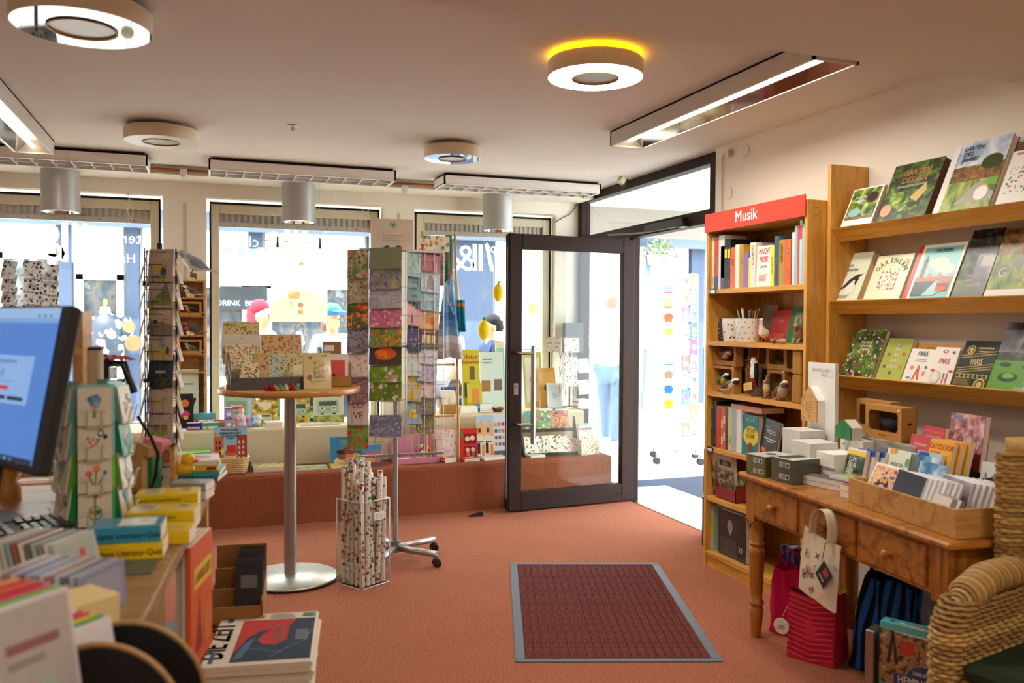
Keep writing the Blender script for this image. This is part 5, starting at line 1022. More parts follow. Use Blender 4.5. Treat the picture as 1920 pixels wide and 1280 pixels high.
b = MB(); b.tube([(-.105,-.07,.22),(-.125,-.083,.17)],.0012,'d8ccb8',4); b.build('tag_string','matte',t)
t = frustum_bag('magenta_bag','magenta tote bag slouching behind the crimson woven bag',T(2.58,3.28,0) @ R(-70,'Z'),.20,.17,.11,.07,.31,'c4184e','cloth',wob=.008)
for s in (-1,1): strap(t,[(-.05,s * .03,.30),(-.045,s * .03,.37),(0,s * .03,.40),(.045,s * .03,.37),(.05,s * .03,.30)],'b0124a',.013,.003)
t = frustum_bag('striped_bag','navy and blue striped bag leaning under the table',T(2.66,2.80,0) @ R(-70,'Z') @ R(4,'Y'),.25,.19,.14,.09,.40,'141a30','cloth',stripes=['15182c','2a5fae'],wob=.008)
for s in (-1,1): strap(t,[(-.07,s * .04,.39),(-.06,s * .04,.47),(0,s * .05,.50),(.06,s * .04,.47),(.07,s * .04,.39)],'15182c',.02,.004)
MDEF['black_lac'] = attr_mat(0.12,var=.05)
t = frustum_bag('black_bag','glossy black lacquer bag in the shade under the table',T(2.93,2.60,0) @ R(-80,'Z'),.2,.16,.12,.06,.40,'15100e','black_lac',wob=.01)
for s in (-1,1): strap(t,[(-.05,s * .03,.39),(-.05,s * .03,.50),(0,s * .03,.53),(.05,s * .03,.50),(.05,s * .03,.39)],'1c1614',.013,.004,mat='black_lac')
t = frustum_bag('linen_bag','brown and cream paper bag in front of the black lacquer bag',T(2.78,2.48,0) @ R(-78,'Z'),.17,.16,.09,.08,.30,'b8a582','matte',stripes=['b8a582','5a4a34'],wob=.003)
sheet(TM @ T(.55,.62,.02) @ R(6,'Z'),.5,.46,.008,'9a948e','large grey board leaning on the wall under the table',(),'grey_board','board')
# cream tote hanging from the drawer knob
t = thing('cotton_tote','cream cotton tote with scattered letters hanging from a drawer knob','bag',M=TM @ T(.645,-.035,.365) @ R(6,'Y'))
b = MB(); nx,nz = 10,8; wv,hv = .235,.265; fr = lambda u,v: .012 * math.sin(PI * u) * math.sin(PI * min(v + .2,1)) + .003 * math.sin(9 * u + 4 * v)
for sgn in (-1,1):
 for i in range(nx):
  for j in range(nz):
   q = []
   for a,c in ((i,j),(i + 1,j),(i + 1,j + 1),(i,j + 1)): u,v = a / nx,c / nz; q.append(((u - .5) * wv * (1 + .05 * (1 - v)),sgn * (fr(u,v) + .002),v * hv - .01 * math.sin(PI * u) * (v == 1)))
   b.add(q,[(0,1,2,3) if sgn < 0 else (3,2,1,0)],'d9cdb2',0,True)
b.build('bag_body','cloth',t)
for s in (-1,1): strap(t,[(-.055,s * .012,.255),(-.05,s * .012,.32),(-.01,s * .01,.365),(.03,s * .01,.365),(.06,s * .012,.32),(.06,s * .012,.255)],'d2c4a4',.012,.002)
b = MB(); rr = random.Random(12); L_ = 'reevhosumrnwzadiltcjx'; cc_ = ['1c2c44','b8583a','8fae9e','1c2c44','d0a890']
for k,ch in enumerate(L_):
 u = rr.uniform(.1,.9); v = .06 + .60 * rr.random(); b.text(ch,T((u - .5) * wv,-(fr(u,v) + .0045),v * hv) @ R(90,'X') @ R(rr.uniform(-60,60),'Z'),rr.uniform(.04,.055),cc_[k % 5])
tag(b.build('letter_print','matte',t),kind='stuff')
b = MB(M=T(.045,-.03,.10) @ R(35,'Y')); b.box((-.035,0,0),(.035,.002,.085),'221c1c'); b.box((-.012,-.0008,.045),(.02,0,.075),'a83a34'); b.text('tote',T(0,-.001,.018) @ R(90,'X'),.022,'e8e4dc'); b.build('swing_tag','paper',t)
b = MB(); b.tube([(.05,-.018,.255),(.052,-.03,.18)],.0016,'15110f',5); b.build('tag_cord','matte',t)
# puzzle box with Paris cafe picture and steel plate
t = thing('puzzle_box','thousand piece puzzle box with Paris street scene in front of the bags','box',M=T(*at(1648,1290,z=.20)) @ R(-62,'Z')); pw,ph,pd = .30,.235,.055
b = MB(); b.box((0,0,0),(pw,pd,ph),'4aa0a6'); b.build('carton','gloss',t)
MDEF['paris'] = noise_mat([(.34,'2a2420'),(.44,'6a4a34'),(.5,'b08a5a'),(.58,'7a6a58'),(.66,'c8a878')],46,5,.3)
q = MB(); mm_ = ['gloss']; art_on(q,(('m',0,.12,1,.90,'paris'),('c',.5,.95,.5,'c8e0dc',.12),('r',0,.9,1,1,'5ab0b4'),('r',.16,0,.84,.30,'2a4a7a'),('c',.5,.30,.2,'2a4a7a',.7),('t','1000 PIECES',.5,.33,.065,'f0ece0','c',.8),('t',"HEMINGWAY'S",.5,.17,.12,'f4f0e4','c',.72),('t','PARIS',.5,.04,.12,'f4f0e4','c',.9),('p',[(.08,.42),(.12,.42),(.15,.75),(.17,.42),(.21,.42),(.16,.88),(.13,.88)],'3a2c24'),('r',.22,.60,.38,.78,'c0402c'),('r',.62,.5,.86,.72,'a8824a'),('r',.66,.54,.70,.66,'3a4a5a'),('r',.76,.54,.80,.66,'3a4a5a')),pw,ph,mm_)
art_on(q,tuple(('c',.1 + .13 * i,.5 + .1 * (-1) ** i,.03,('2a2a2a','f0e8e0','c8503c')[i % 3],.8) for i in range(7)),pw,pd,mm_,M=T(0,0,ph) @ R(-90,'X')); q.build('print',mm_,t)
tag(MB().box((-.03,-.02,0),(.0,.06,.20),'a8a8a4',bev=.003).build('steel_plate','metal'),'upright brushed steel plate beside the puzzle box','plate').matrix_world = T(*at(1648,1290,z=.20)) @ R(-62,'Z') @ T(-.012,0,0)
tag(MB().box((-.04,-.02,-.199),(.30,.07,0),bev=.004).build('low_block','counter_wood'),'low wooden block under the puzzle box','block').matrix_world = T(*at(1648,1290,z=.20)) @ R(-62,'Z')
# ------------------------------------------------------------------ wicker armchair
MDEF['wicker'] = attr_mat(0.6,var=.35,scale=40,bump=.3)
CH = T(1.995,1.875,0) @ R(13,'Z')
t = thing('wicker_armchair','woven wicker armchair with dark green seat cushion in front of the table','chair',M=CH)
WC = ['b08848','a07a3c','c09a58','96703a']
def woven(path,z0,z1,name,trim=None,dz=.0135):
 """horizontal strands woven in and out around upright stakes along a plan path"""
 b = MB(); n = int((z1 - z0) / dz); rr = random.Random(2)
 L = [0]
 for p,q in zip(path,path[1:]): L.append(L[-1] + math.hypot(q[0] - p[0],q[1] - p[1]))
 def ev(s):
  for i in range(len(path) - 1):
   if s <= L[i + 1] or i == len(path) - 2:
    f = (s - L[i]) / max(1e-6,L[i + 1] - L[i]); p,q = path[i],path[i + 1]; d = Vector((q[0] - p[0],q[1] - p[1])).normalized()
    return Vector((p[0] + (q[0] - p[0]) * f,p[1] + (q[1] - p[1]) * f)),Vector((d.y,-d.x))
 for j in range(n):
  z = z0 + j * dz; m_ = int(L[-1] / .006); pts = []
  for i in range(m_ + 1):
   s = L[-1] * i / m_; p,nn = ev(s)
   if trim: p = trim(p,z)
   o = .0042 * math.sin(s / .019 * PI + j * PI); pts.append((p.x + nn.x * o,p.y + nn.y * o,z + .0015 * math.sin(s * 60 + j)))
  b.tube(pts,.0076,WC[rr.randrange(4)],5,caps=False)
 o = b.build(name,'wicker',t); o['kind'] = 'stuff'; return o
arm = [(.40,-.03)] + [(.05 + .0,-.03)] + [(.05 - .045 * math.sin(a),.015 - .045 * math.cos(a)) for a in (.4,.8,1.2,1.57,1.95,2.35,2.75)] + [(.05,.06),(.40,.06)]
def trim(p,z):
 k = max(0,(z - .54) / .14); q = Vector(p); q.x = max(q.x,-.01) if k == 0 else q.x + .12 * k * k * max(0,1 - q.x / .4); return q
woven(arm,.06,.66,'arm_weave',trim)
b = MB()
for k in range(30):      # the rolled arm rest: strands wound round it
 f = k / 29; cx,cz = .09 + .34 * f,.632 + .05 * min(1,f * 2.2); e = min(1,.35 + f * 5); b.tube([(cx + .01 * math.sin(a),.015 + .052 * e * math.sin(a),cz + .040 * e * math.cos(a)) for a in [2 * PI * q / 14 for q in range(14)]],.0072,WC[k % 4],5,closed=True)
o = b.build('arm_roll','wicker',t); o['kind'] = 'stuff'
woven([(.40,.07),(.405,.03),(.44,.0),(.46,-.3),(.46,-.62)],.06,1.06,'back_weave')
woven([(.47,.07),(.52,.05),(.53,-.62)],.06,1.06,'back_weave')
b = MB(); b.tube([(.44,.06,1.06),(.48,-.02,1.07),(.49,-.3,1.08),(.49,-.62,1.07)],.035,WC[2],10); b.build('back_roll','wicker',t)
woven([(.0,-.05),(.0,-.60)],.06,.42,'front_weave')
woven([(.40,-.61),(.05,-.61),(.0,-.65),(.05,-.70),(.40,-.70)],.06,.70,'arm_weave')
MB().box((.02,-.60,.40),(.44,-.045,.44),'a07a3c').build('seat_frame','wicker',t)
MB().box((.0,-.60,.442),(.44,-.05,.50),'26301f',bev=.02).build('cushion','cloth',t)
for x,y in ((.04,.015),(.44,.015),(.04,-.655),(.44,-.655)): MB().cyl((x,y,0),(x,y,.1),.02,col='6a4a24',n=10).build('leg','wicker',t)
# ------------------------------------------------------------------ door mat, wedge
c4 = [at(a,c,z=.0) for a,c in ((957,1056),(1240,1056),(1347,1240),(964,1243))]
ctr = sum((Vector(v) for v in c4),Vector()) / 4; ang = math.degrees(math.atan2(c4[1].y - c4[0].y,c4[1].x - c4[0].x)); mw = (c4[1] - c4[0]).length / 2 + (c4[2] - c4[3]).length / 2; mh = (c4[0] - c4[3]).length / 2 + (c4[1] - c4[2]).length / 2
t = thing('door_mat','ribbed dark red entrance mat with grey rubber border','mat',M=T(ctr.x,ctr.y,0) @ R(ang,'Z'))
g = .045
for nm,p,q in (('border',(-mw / 2,mh / 2 - g,0),(mw / 2,mh / 2,.006)),('border',(-mw / 2,-mh / 2,0),(mw / 2,-mh / 2 + g * .7,.006)),('border',(-mw / 2,-mh / 2 + g * .7,0),(-mw / 2 + g,mh / 2 - g,.006)),('border',(mw / 2 - g,-mh / 2 + g * .7,0),(mw / 2,mh / 2 - g,.006))):
 MB().box(p,q,'5e6672',bev=.003).build(nm,'rubber',t)
n = 21; x0,x1 = -mw / 2 + g,mw / 2 - g; pitch = (x1 - x0) / n
MB().box((x0,-mh / 2 + g * .7,0),(x1,mh / 2 - g,.004),'1c1212').build('backing','rubber',t)
me_ = None
for k in range(n):
 if me_ is None: rib = MB().box((0,-mh / 2 + g * .7,.003),(pitch - .0045,mh / 2 - g,.009),bev=.0015).build('rib','mat_pile',t); me_ = rib; rib.location.x = x0 + .003
 else: inst(me_,t,(x0 + .002 + k * pitch,0,0))
t = thing('door_wedge','black rubber door wedge lying on the carpet','wedge',tuple(at(878,968,z=0)),-8)
b = MB(); b.prism([(0,0),(.11,0),(.11,.032)],-.02,.02,'1c1a1a',M=Matrix(((1,0,0,0),(0,0,1,0),(0,1,0,0),(0,0,0,1)))); b.build('wedge_body','rubber',t)
b = MB(); b.tube([(.10,0,.03),(.125,0,.035),(.13,0,.02),(.115,0,.015)],.002,'b8b4ac',5); b.build('wire_loop','metal',t)
# ------------------------------------------------------------------ bistro table
RX,RY,RZ = .437,4.905,1.085
t = thing('bistro_table','round high table with beech top and steel disc foot','table',(RX,RY,0))
b = MB(); r = .385; b.lathe([(0,RZ - .032),(r - .004,RZ - .032),(r,RZ - .028),(r,RZ - .004),(r - .004,RZ),(0,RZ)],64); b.build('table_top','oak_top',t)
b = MB(); b.cyl((0,0,.02),(0,0,RZ - .034),.034,col='a49e9a',n=28); b.build('pole','brushed',t)
b = MB(); b.lathe([(.24,RZ - .045),(.24,RZ - .04),(.0,RZ - .034)],24,'8d8884'); b.lathe([(0,RZ - .05),(.12,RZ - .048),(.12,RZ - .036)],24,'8d8884'); b.build('top_plate','metal',t)
b = MB(); b.lathe([(.262,.012),(.262,.018),(.258,.022),(.05,.030),(.034,.034)],56,'c4c4bc'); b.build('foot_disc','brushed',t)
b = MB(); b.lathe([(0,0),(.262,0),(.264,.004),(.264,.012),(.0,.012)],56,'14110f'); b.build('foot_edge','rubber',t)
# things on the bistro table
FM = {'f1': ('d8c488',['8a7a3a','b8a860','5a6a3a','c8b87a'],'cfc08a'),'f2': ('e6dcbc',['c86a2a','a8702a','6a7a3a','d8944a'],'e0d4ae'),'f3': ('c8a872',['b86a3a','d8a05a','8a4a2a'],'cdae7a'),'f4': ('b8c0a8',['4a6a7a','d8c88a','6a7a4a','8aa0a0'],'c8c8a8')}
for k_,(a,c,d) in FM.items(): MDEF['morris_' + k_] = flower_mat(a,c,d,75,.45)
zt = RZ + .0008
t = thing('card_tray','dark grey slanted card tray on the round table','tray',(RX - .075,RY - .03,zt),2)
b = MB(); tw_ = .50; G = '55504e'
b.box((-tw_ / 2,-.15,0),(tw_ / 2,.15,.008),G); b.box((-tw_ / 2,-.155,0),(tw_ / 2,-.147,.065),G); b.box((-tw_ / 2,.145,0),(tw_ / 2,.153,.17),G)
b.build('tray_body','paint',t)
for s in (-1,1):
 b = MB(); b.prism([(-.155,0),(.153,0),(.153,.215),(.10,.215),(-.155,.065)],-.004 + s * tw_ / 2,.004 + s * tw_ / 2,'6a6462',M=Matrix(((0,0,1,0),(1,0,0,0),(0,1,0,0),(0,0,0,1)))); b.build('side_wall','paint',t)
TRM = t.matrix_basis.copy()
TRM = T(RX - .075,RY - .03,zt) @ R(2,'Z')
cards = [(-.175,.13,.125,.20,.245,'f1','large card with olive leaf pattern at the back left of the tray',1),(.045,.135,.125,.225,.17,'f3','red brown patterned card at the back of the tray',1),(.11,.11,.07,.20,.11,'f4','blue green patterned card with white label in the tray',1),
         (-.19,.0,.03,.15,.18,'f2','brown leaf patterned card in the left compartment, front',6),(-.075,-.01,.03,.085,.15,'f3','rust feather patterned card in the tray',3),(-.005,-.015,.03,.075,.14,'f4','slate card with yellow stems in the tray',4),(.11,-.01,.02,.15,.14,'f1','cream patterned card with blank panel in the right compartment',6),(-.15,-.09,.012,.10,.115,'f2','small square card with orange blossom in the tray front',3)]
for ci,(x,y,z,w,h,m_,lab,n) in enumerate(cards):
 for k in range(n):
  sheet(TRM @ stand(x + .004 * (k % 2),y + .016 * k,z + .006 * k,0,16),w,h,.006,'d8cfae',lab if k == 0 else '%s card behind the %s' % (['second','third','fourth','fifth','sixth'][k - 1],lab.split(',')[0]),(('r',.62,.05,1,1,'e4e0d4'),) if (ci == 2) else ((('r',.35,.25,.7,.75,'e8dcb0'),) if ci == 6 and k == 0 else ()),'greeting_card','card','patterned cards in the table tray','paper','morris_' + m_)
sheet(TRM @ stand(-.175,.152,.15,0,4),.21,.14,.003,'d8d2c4','grey backing card standing behind the olive pattern',(('t','art',.5,.82,.06,'6a6a64'),),'backing_card','card')
def onTable(px,py): return at(px,py,z=zt)
p = Vector((at(596,700,y=RY - .215).x,RY - .215,0)); MDEF['bouquet'] = flower_mat('d8c070',['c83a4a','d8782a','8a4a9a','5a8a3a','e8d040'],'8aa04a',110,.45)
t = thing('card_set','cream boxed card set with flower picture standing on the round table','card set',M=stand(p.x,p.y,zt,2,7)); b = MB(); b.box((-.072,0,0),(.072,.03,.195),'dcca8c'); b.build('carton','gloss',t)
b = MB(); mm_ = ['gloss']; art_on(b,(('m',.36,.30,.76,.76,'bouquet'),('c',.2,.32,.09,'c05a3a',1.3),('p',[(.15,.88),(.25,.80),(.32,.92)],'6a5a7a'),('p',[(.65,.9),(.85,.9),(.85,.94),(.65,.93)],'5a5a6a'),('l',[(.2,.32),(.3,.12)],'5a7a3a',.0015),('l',[(.3,.2),(.8,.24)],'7a6a3a',.001),('p',[(.8,.5),(.88,.62),(.84,.42)],'8a8a4a')),.144,.195,mm_,M=T(-.072,0,0)); b.build('print',mm_,t); MB().box((-.0735,-.0015,0),(.0735,.0315,.1965)).build('film_wrap','film',t)
p = Vector((at(630,700,y=RY - .06).x,RY - .06,0)); t = thing('kraft_stand','kraft card stand holding a red picture card on the round table','card holder',M=stand(p.x,p.y,zt,-6)); b = MB(); K = 'a9783e'
b.box((-.062,-.035,0),(.085,-.032,.06),K); b.box((-.062,.03,0),(.085,.033,.13),K); b.box((-.062,-.035,0),(-.059,.033,.06),K); b.box((.082,-.035,0),(.085,.033,.06),K); b.box((-.062,-.035,0),(.085,.033,.003),K); b.build('carton','matte',t)
sheet(stand(p.x,p.y,zt,-6) @ T(.005,-.02,.004) @ R(-6,'X'),.125,.18,.01,'d8d2cc','grey card with red panel in the kraft stand',(('r',.2,.18,.85,.80,'d0504c'),('c',.35,.30,.1,'4a3a2a',1.2)),'greeting_card','card',None,'paper')
sheet(stand(p.x,p.y,zt,-6) @ T(-.02,.034,.12),.10,.13,.003,'9a6a3c','brown card with white sticker at the back of the kraft stand',(('r',.05,.6,.6,.85,'e4e0d8'),),'kraft_card','card')
p = Vector((at(437,700,y=RY - .13).x,RY - .13,0)); t = thing('steel_pins','wooden block with four upright steel pins on the round table','ornament',M=stand(p.x,p.y,RZ + .0002,8)); MB().box((-.04,-.025,0),(.04,.025,.028),bev=.003).build('block','oak_top',t)
for k in range(4): MB().cyl((-.024 + .016 * k,0,.028),(-.024 + .016 * k,0,.085),.006,col='b8b4ae',n=12).build('pin','metal',t)
for k,(px,c_,nm) in enumerate(((502,'b0242c','red'),(511,'8a2a48','plum'),(519,'c8822c','orange'),(528,'5fa09a','teal'),(537,'e0d4b0','cream'),(547,'b4262e','crimson'),(556,'78b07a','green'))):
 p = at(px,720,y=RY - .30); t = thing('felt_rabbit',nm + ' little felt animal on the front edge of the round table','ornament',(p.x,RY - .30 - .012 * math.sin(k),zt),20 * k,'little felt animals'); b = MB(); b.ball((0,0,.013),(.016,.012,.013),c_); b.ball((-.013,0,.024),(.009,.008,.008),c_); b.build('body','cloth',t)
 b = MB(); b.ball((-.014,-.005,.034),(.003,.003,.006),c_,6,4); b.ball((-.014,.005,.034),(.003,.003,.006),c_,6,4); b.build('ears','cloth',t)
 b = MB(); [b.ball((x,y,.003),.004,c_,6,4) for x in (-.008,.01) for y in (-.008,.008)]; b.build('feet','cloth',t)
# ------------------------------------------------------------------ acrylic bin with paper rolls
HB = [at(637,1092,z=0),at(678,1106,z=0),at(734,1088,z=0)]
va = HB[2] - HB[1]; la = va.length; M_ = T(HB[1].x,HB[1].y,0) @ R(math.degrees(math.atan2(va.y,va.x)),'Z'); lb = (HB[0] - HB[1]).length
t = thing('acrylic_bin','clear acrylic bin full of wrapping paper rolls by the round table','bin',M=M_); hB = .47; L2 = .205
for p,q in (((0,0,0),(L2,.003,hB)),((0,L2 - .003,0),(L2,L2,hB)),((0,.003,0),(.003,L2 - .003,hB)),((L2 - .003,.003,0),(L2,L2 - .003,hB)),((0,0,0),(L2,L2,.004))): MB().box(p,q).build('acrylic_wall','acrylic',t)
b = MB(); e = .003
for p,q in (((0,0,0),(L2,0,0)),((0,0,0),(0,L2,0)),((L2,0,0),(L2,L2,0)),((0,0,0),(0,0,hB)),((L2,0,0),(L2,0,hB)),((0,L2,0),(0,L2,hB)),((0,0,hB),(L2,0,hB)),((0,0,hB),(0,L2,hB)),((L2,0,hB),(L2,L2,hB))): b.cyl(p,q,e,col='dfe4e2',n=6)
b.build('polished_edge','gloss',t); o = sheet(T(L2 * .62,-.002,.36) @ R(0,'Z'),.075,.045,.001,'e8e6e0',None,tuple(lines(.1,.9,.2,.85,3,'9a9a94')),'price_label',parent=t)
MDEF['roll_a'] = flower_mat('e8e4da',['8a5a3c','a03a3a','6a7a3a','b8783a'],'e8e4da',40,.42); MDEF['roll_b'] = flower_mat('e9e6de',['3a6a48','6a3a4a','c8983a','4a7a5a'],'e9e6de',36,.40); MDEF['roll_c'] = flower_mat('e6e0d6',['b04a5a','9a7a9a','5a7a4a','c8b05a'],'e6e0d6',44,.40)
ri = random.Random(4); nroll = 0
for i in range(5):
 for j in range(5):
  u,v = .028 + .037 * i,.028 + .037 * j; h = .56 + .07 * ri.random() + .02 * j; du,dv = ri.uniform(-.02,.02),ri.uniform(-.015,.02); r_ = .0155
  q = MB(); M2 = M_; q.tube([(u,v,.006),(min(.185,max(.02,u + du)),min(.185,max(.02,v + dv)),h)],r_,'ffffff',10,caps=False); q.tube([(min(.185,max(.02,u + du)),min(.185,max(.02,v + dv)),h - .001),(min(.185,max(.02,u + du)),min(.185,max(.02,v + dv)),h)],[r_,r_ * .55],'f4f2ec',10,mi=1,caps=False)
  o = q.build('paper_roll',['roll_' + 'abc'[nroll % 3],'paper']); o.matrix_world = M_; nroll += 1
  tag(o,'floral wrapping paper roll, number %s from the left in row %s of the acrylic bin' % (('one','two','three','four','five')[i],('one','two','three','four','five')[j]),'paper roll','wrapping paper rolls')
# ------------------------------------------------------------------ tall card spinner
def fl(k,bg,pet,leaf=None,sc=45,sz=.42,bgs=14): MDEF[k] = flower_mat(bg,pet,leaf,sc,sz,.35,bgs)
fl('c_tulip','c8b49a',['e07a5a','d85a48','e8a07a','4a6a34'],'5a7a3a',38,.40); fl('c_birch','b8a888',['5a4a30','8a7a58','d8ccb0'],'7a6a48',70,.35); fl('c_orange','4a3a2a',['e85a1c','f07828','d84a18','3a5a2a'],'6a7a3a',32,.5)
fl('c_lupin','9aa0a8',['8a4a9a','a86ab0','6a3a80','5a6a44'],'6a7a58',60,.42); fl('c_pink','e4d4cc',['d89aa0','c87a88','b8a898'],'e0d0c4',40,.3); fl('c_mag','b0929a',['8a3a5a','6a2a44','c8a0a8'],'9a7a84',85,.4); fl('c_poppy','6a8a3a',['d0241c','e83a28','8aa04a','5a7a2c'],'8aa04a',36,.45)
fl('c_allium','a8a878',['8a6aa8','9a7ab8','6a5088','7a8a58'],'6a7a58',42,.45); fl('c_blue','b0aeb0',['8a90b8','a8a4c0','c8b8b8'],'a09a98',70,.42); fl('c_rose','c87a90',['e0a0b0','d87a98','b85a78','e8c0c8'],'b86a80',46,.5); fl('c_field','6a7a3a',['e8641c','f08a2c','8aa04a','5a7a2c'],'8a9a5a',48,.45); fl('c_lily','7a9a2c',['e8dcd4','d898a0','8ab03a','9aba4a'],'5a8a24',34,.45); fl('c_white','7a8a2a',['e0dcd0','c8b0a0','8a9a34'],'5a7a24',34,.4); fl('c_forget','8a8aa0',['6a78b0','9aa0c8','7a7a98','b0b0c0'],'6a6a80',70,.45)
fl('c_teal','9ac8c8',['d84a4a','3a7a4a','e8e0d8'],'9ac8c8',60,.3); fl('c_pastel','d0dce4',['e8c0d0','b8a8d8','a8c8b8','e8e0c0'],'dce4e8',40,.4); fl('c_lilac','c8bcd8',['d8d0e8','a898c0','b8c8b0'],'d0c8dc',40,.4); fl('c_meadow','8a7a90',['6a5a88','a08aa8','7a7a50'],'8a8a60',60,.4); fl('c_grass','8a8258',['b8b080','6a6a48','c8a878'],'7a7450',60,.4); fl('c_aqua','8ac0c8',['e8a0a8','d8788a','5a9aa0'],'8ac8d0',60,.35)
SX,SY = 1.075,5.10
t = thing('card_spinner','tall grey wire card spinner on a star foot with casters','card rack',(SX,SY,0))
MB().cyl((0,0,.07),(0,0,1.93),.016,col='a8a6a2',n=14).build('pole','brushed',t)
MB().cyl((0,0,.05),(0,0,.12),.03,col='8a8884',n=14).build('hub','brushed',t)
for k in range(5):
 a = math.radians(-48 + 72 * k); d = Vector((math.cos(a),math.sin(a),0)); L_ = .30
 arm_ = MB().tube([(d.x * .02,d.y * .02,.075),(d.x * L_,d.y * L_,.075)],1,'b4b2ae',4,flat=(.020,.022)).build('foot_arm','brushed',t)
 q = MB(M=T(d.x * L_,d.y * L_,0)); q.cyl((0,0,.055),(0,0,.07),.008,col='6a6864',n=8); q.box((-.018,-.012,.028),(.018,.012,.056),'262424',bev=.006)
 for s in (-1,1): q.cyl((.0,s * .012,.024),(.0,s * .024,.024),.024,col='1a1818',n=16)
 q.build('caster','gloss',arm_)
WIREC = 'b0aeaa'
def wire(b,pts,r=.0016,c=WIREC,closed=False): b.tube(pts,r,c,5,closed=closed,caps=False)
def pocket(w,h,d,mat='metal',c=WIREC,r=.0014):
 """wire card pocket: two bent rods with turned ends, local frame facing -y, foot at z=0"""
 b = MB(); x = w / 2 * .8
 for s in (-1,1): wire(b,[(s * x,.012,0),(s * x * .55,-.014,0),(s * x * .55,-.016 - d * .4,h * .8),(s * x * .98,-.016 - d * .4,h * .8)],r,c)
 wire(b,[(-x * 1.1,.012,0),(x * 1.1,.012,0)],r,c); wire(b,[(-x * .55,-.014,0),(x * .55,-.014,0)],r,c)
 return b
ORD = ['top','second','third','fourth','fifth','sixth','seventh','eighth','ninth','tenth','eleventh','lowest']
pk_cache = {}
def card_col(px0,px1,tops,y,yaw,hcard,specs,where,tilt=9,lean=0,rack=t,rackM=None,wirec=WIREC,wmat='metal',landscape=False,group='cards in the tall spinner',drift=0.0):
 for i,(ty,sp_) in enumerate(zip(tops,specs)):
  pxc = (px0 + px1) / 2 + drift * i; yy = y; P = at(pxc,ty,y=yy); Wc = (px1 - px0) / F_PX * (Vector((P.x,P.y)).dot(Vector((CF.x,CF.y)))) / max(.35,math.cos(math.radians(yaw + 19.67 + (pxc - 960) / F_PX * 57)))
  M = T(P.x,P.y,P.z - hcard) @ R(yaw,'Z') @ R(lean,'Y') @ R(-tilt,'X')
  name,mat_,col,art = sp_
  sheet(M,Wc,hcard,.003,col,'%s, %s pocket, %s' % (name,ORD[i],where),art,'greeting_card','card',group,'gloss',mat_)
  key = (round(Wc,2),round(hcard,2),wirec)
  if key not in pk_cache:
   o = pocket(Wc,hcard * .62,.01,c=wirec).build('wire_pocket',wmat,rack); pk_cache[key] = o
  else: o = inst(pk_cache[key],rack)
  o.matrix_local = rackM.inverted() @ (T(P.x,P.y,P.z - hcard) @ R(yaw,'Z') @ T(0,-.004,-.004))
RM = T(SX,SY,0)
card_col(651,690,[466,513,560,606,652,699,742,788],5.00,-26,.17,[('pastel tulip photo card','c_tulip','d8c8b0',()),('beige birch grove card','c_birch','b8a888',()),('orange tulip close-up card','c_orange','c85a20',()),('purple lupin photo card','c_lupin','9a90a8',()),('pale card with pink blossoms','c_pink','e4d8d0',()),('dark magenta dotted card','c_mag','9a6a7c',()),('cream card reading LOVE in blossoms',None,'dccfc4',(('t','LO',.5,.58,.24,'c86a70','c',1.0),('t','VE',.5,.22,.24,'c86a70','c',1.0))),('red poppy meadow card','c_poppy','7a8a3a',())],'outer left spinner column',8,-1.5,t,RM)
card_col(692,752,[463,501,538,573,610,643,676,711,778],4.93,-30,.125,[('plain sage green card',None,'7a8264',()),('purple allium card','c_allium','9a8aa8',()),('faded blue blossom card','c_blue','a8a4a8',()),('pink blossom card','c_rose','c87a90',()),('orange tulip field card','c_field','c8703a',()),('orange poppy card on dark ground',None,'4a4038',(('c',.5,.5,.34,'e05a18',.55),('c',.4,.55,.16,'f07a2c',.6),('c',.52,.38,.05,'c8a83a'))),('pink lily card on lime leaves','c_lily','8aa03a',()),('white blossom card on olive meadow','c_white','7a8a34',()),('blue forget-me-not card','c_forget','8a8aa0',())],'front spinner column',8,-1.5,t,RM,landscape=True)
card_col(763,790,[466,512,558,605,652,700,742],5.08,8,.17,[('turquoise card with red flowers','c_teal','9ac8c8',()),('teal card with whales',None,'5a9298',(('c',.5,.7,.22,'2c4a58',.4),('c',.5,.45,.2,'2c4a58',.4),('c',.5,.2,.2,'2c4a58',.4))),('rose card with dark wisteria',None,'dca8a8',(('c',.4,.8,.16,'4a3a44',1.2),('c',.65,.7,.12,'4a3a44',1.6),('r',.3,.1,.4,.4,'6a4a4a'))),('navy card with pink flower row',None,'4a4a78',(('c',.3,.4,.1,'d06a7a'),('c',.6,.42,.1,'d06a7a'),('c',.5,.2,.12,'7aa060'))),('pale card with tiny posies','c_pastel','d8dce0',()),('yellow and grey patterned card',None,'c8c0a8',(('c',.3,.8,.22,'e0c02a',1.2),('c',.7,.5,.2,'e0c02a',1.2),('c',.3,.2,.22,'e0c02a',1.2))),('light blue card with yellow rounds',None,'9ab8d0',(('c',.5,.75,.2,'f0d85a',1.0),('c',.45,.35,.3,'f0d03a',1.0),('c',.2,.88,.08,'d05a4a')))],'inner right spinner column',10,5,t,RM)
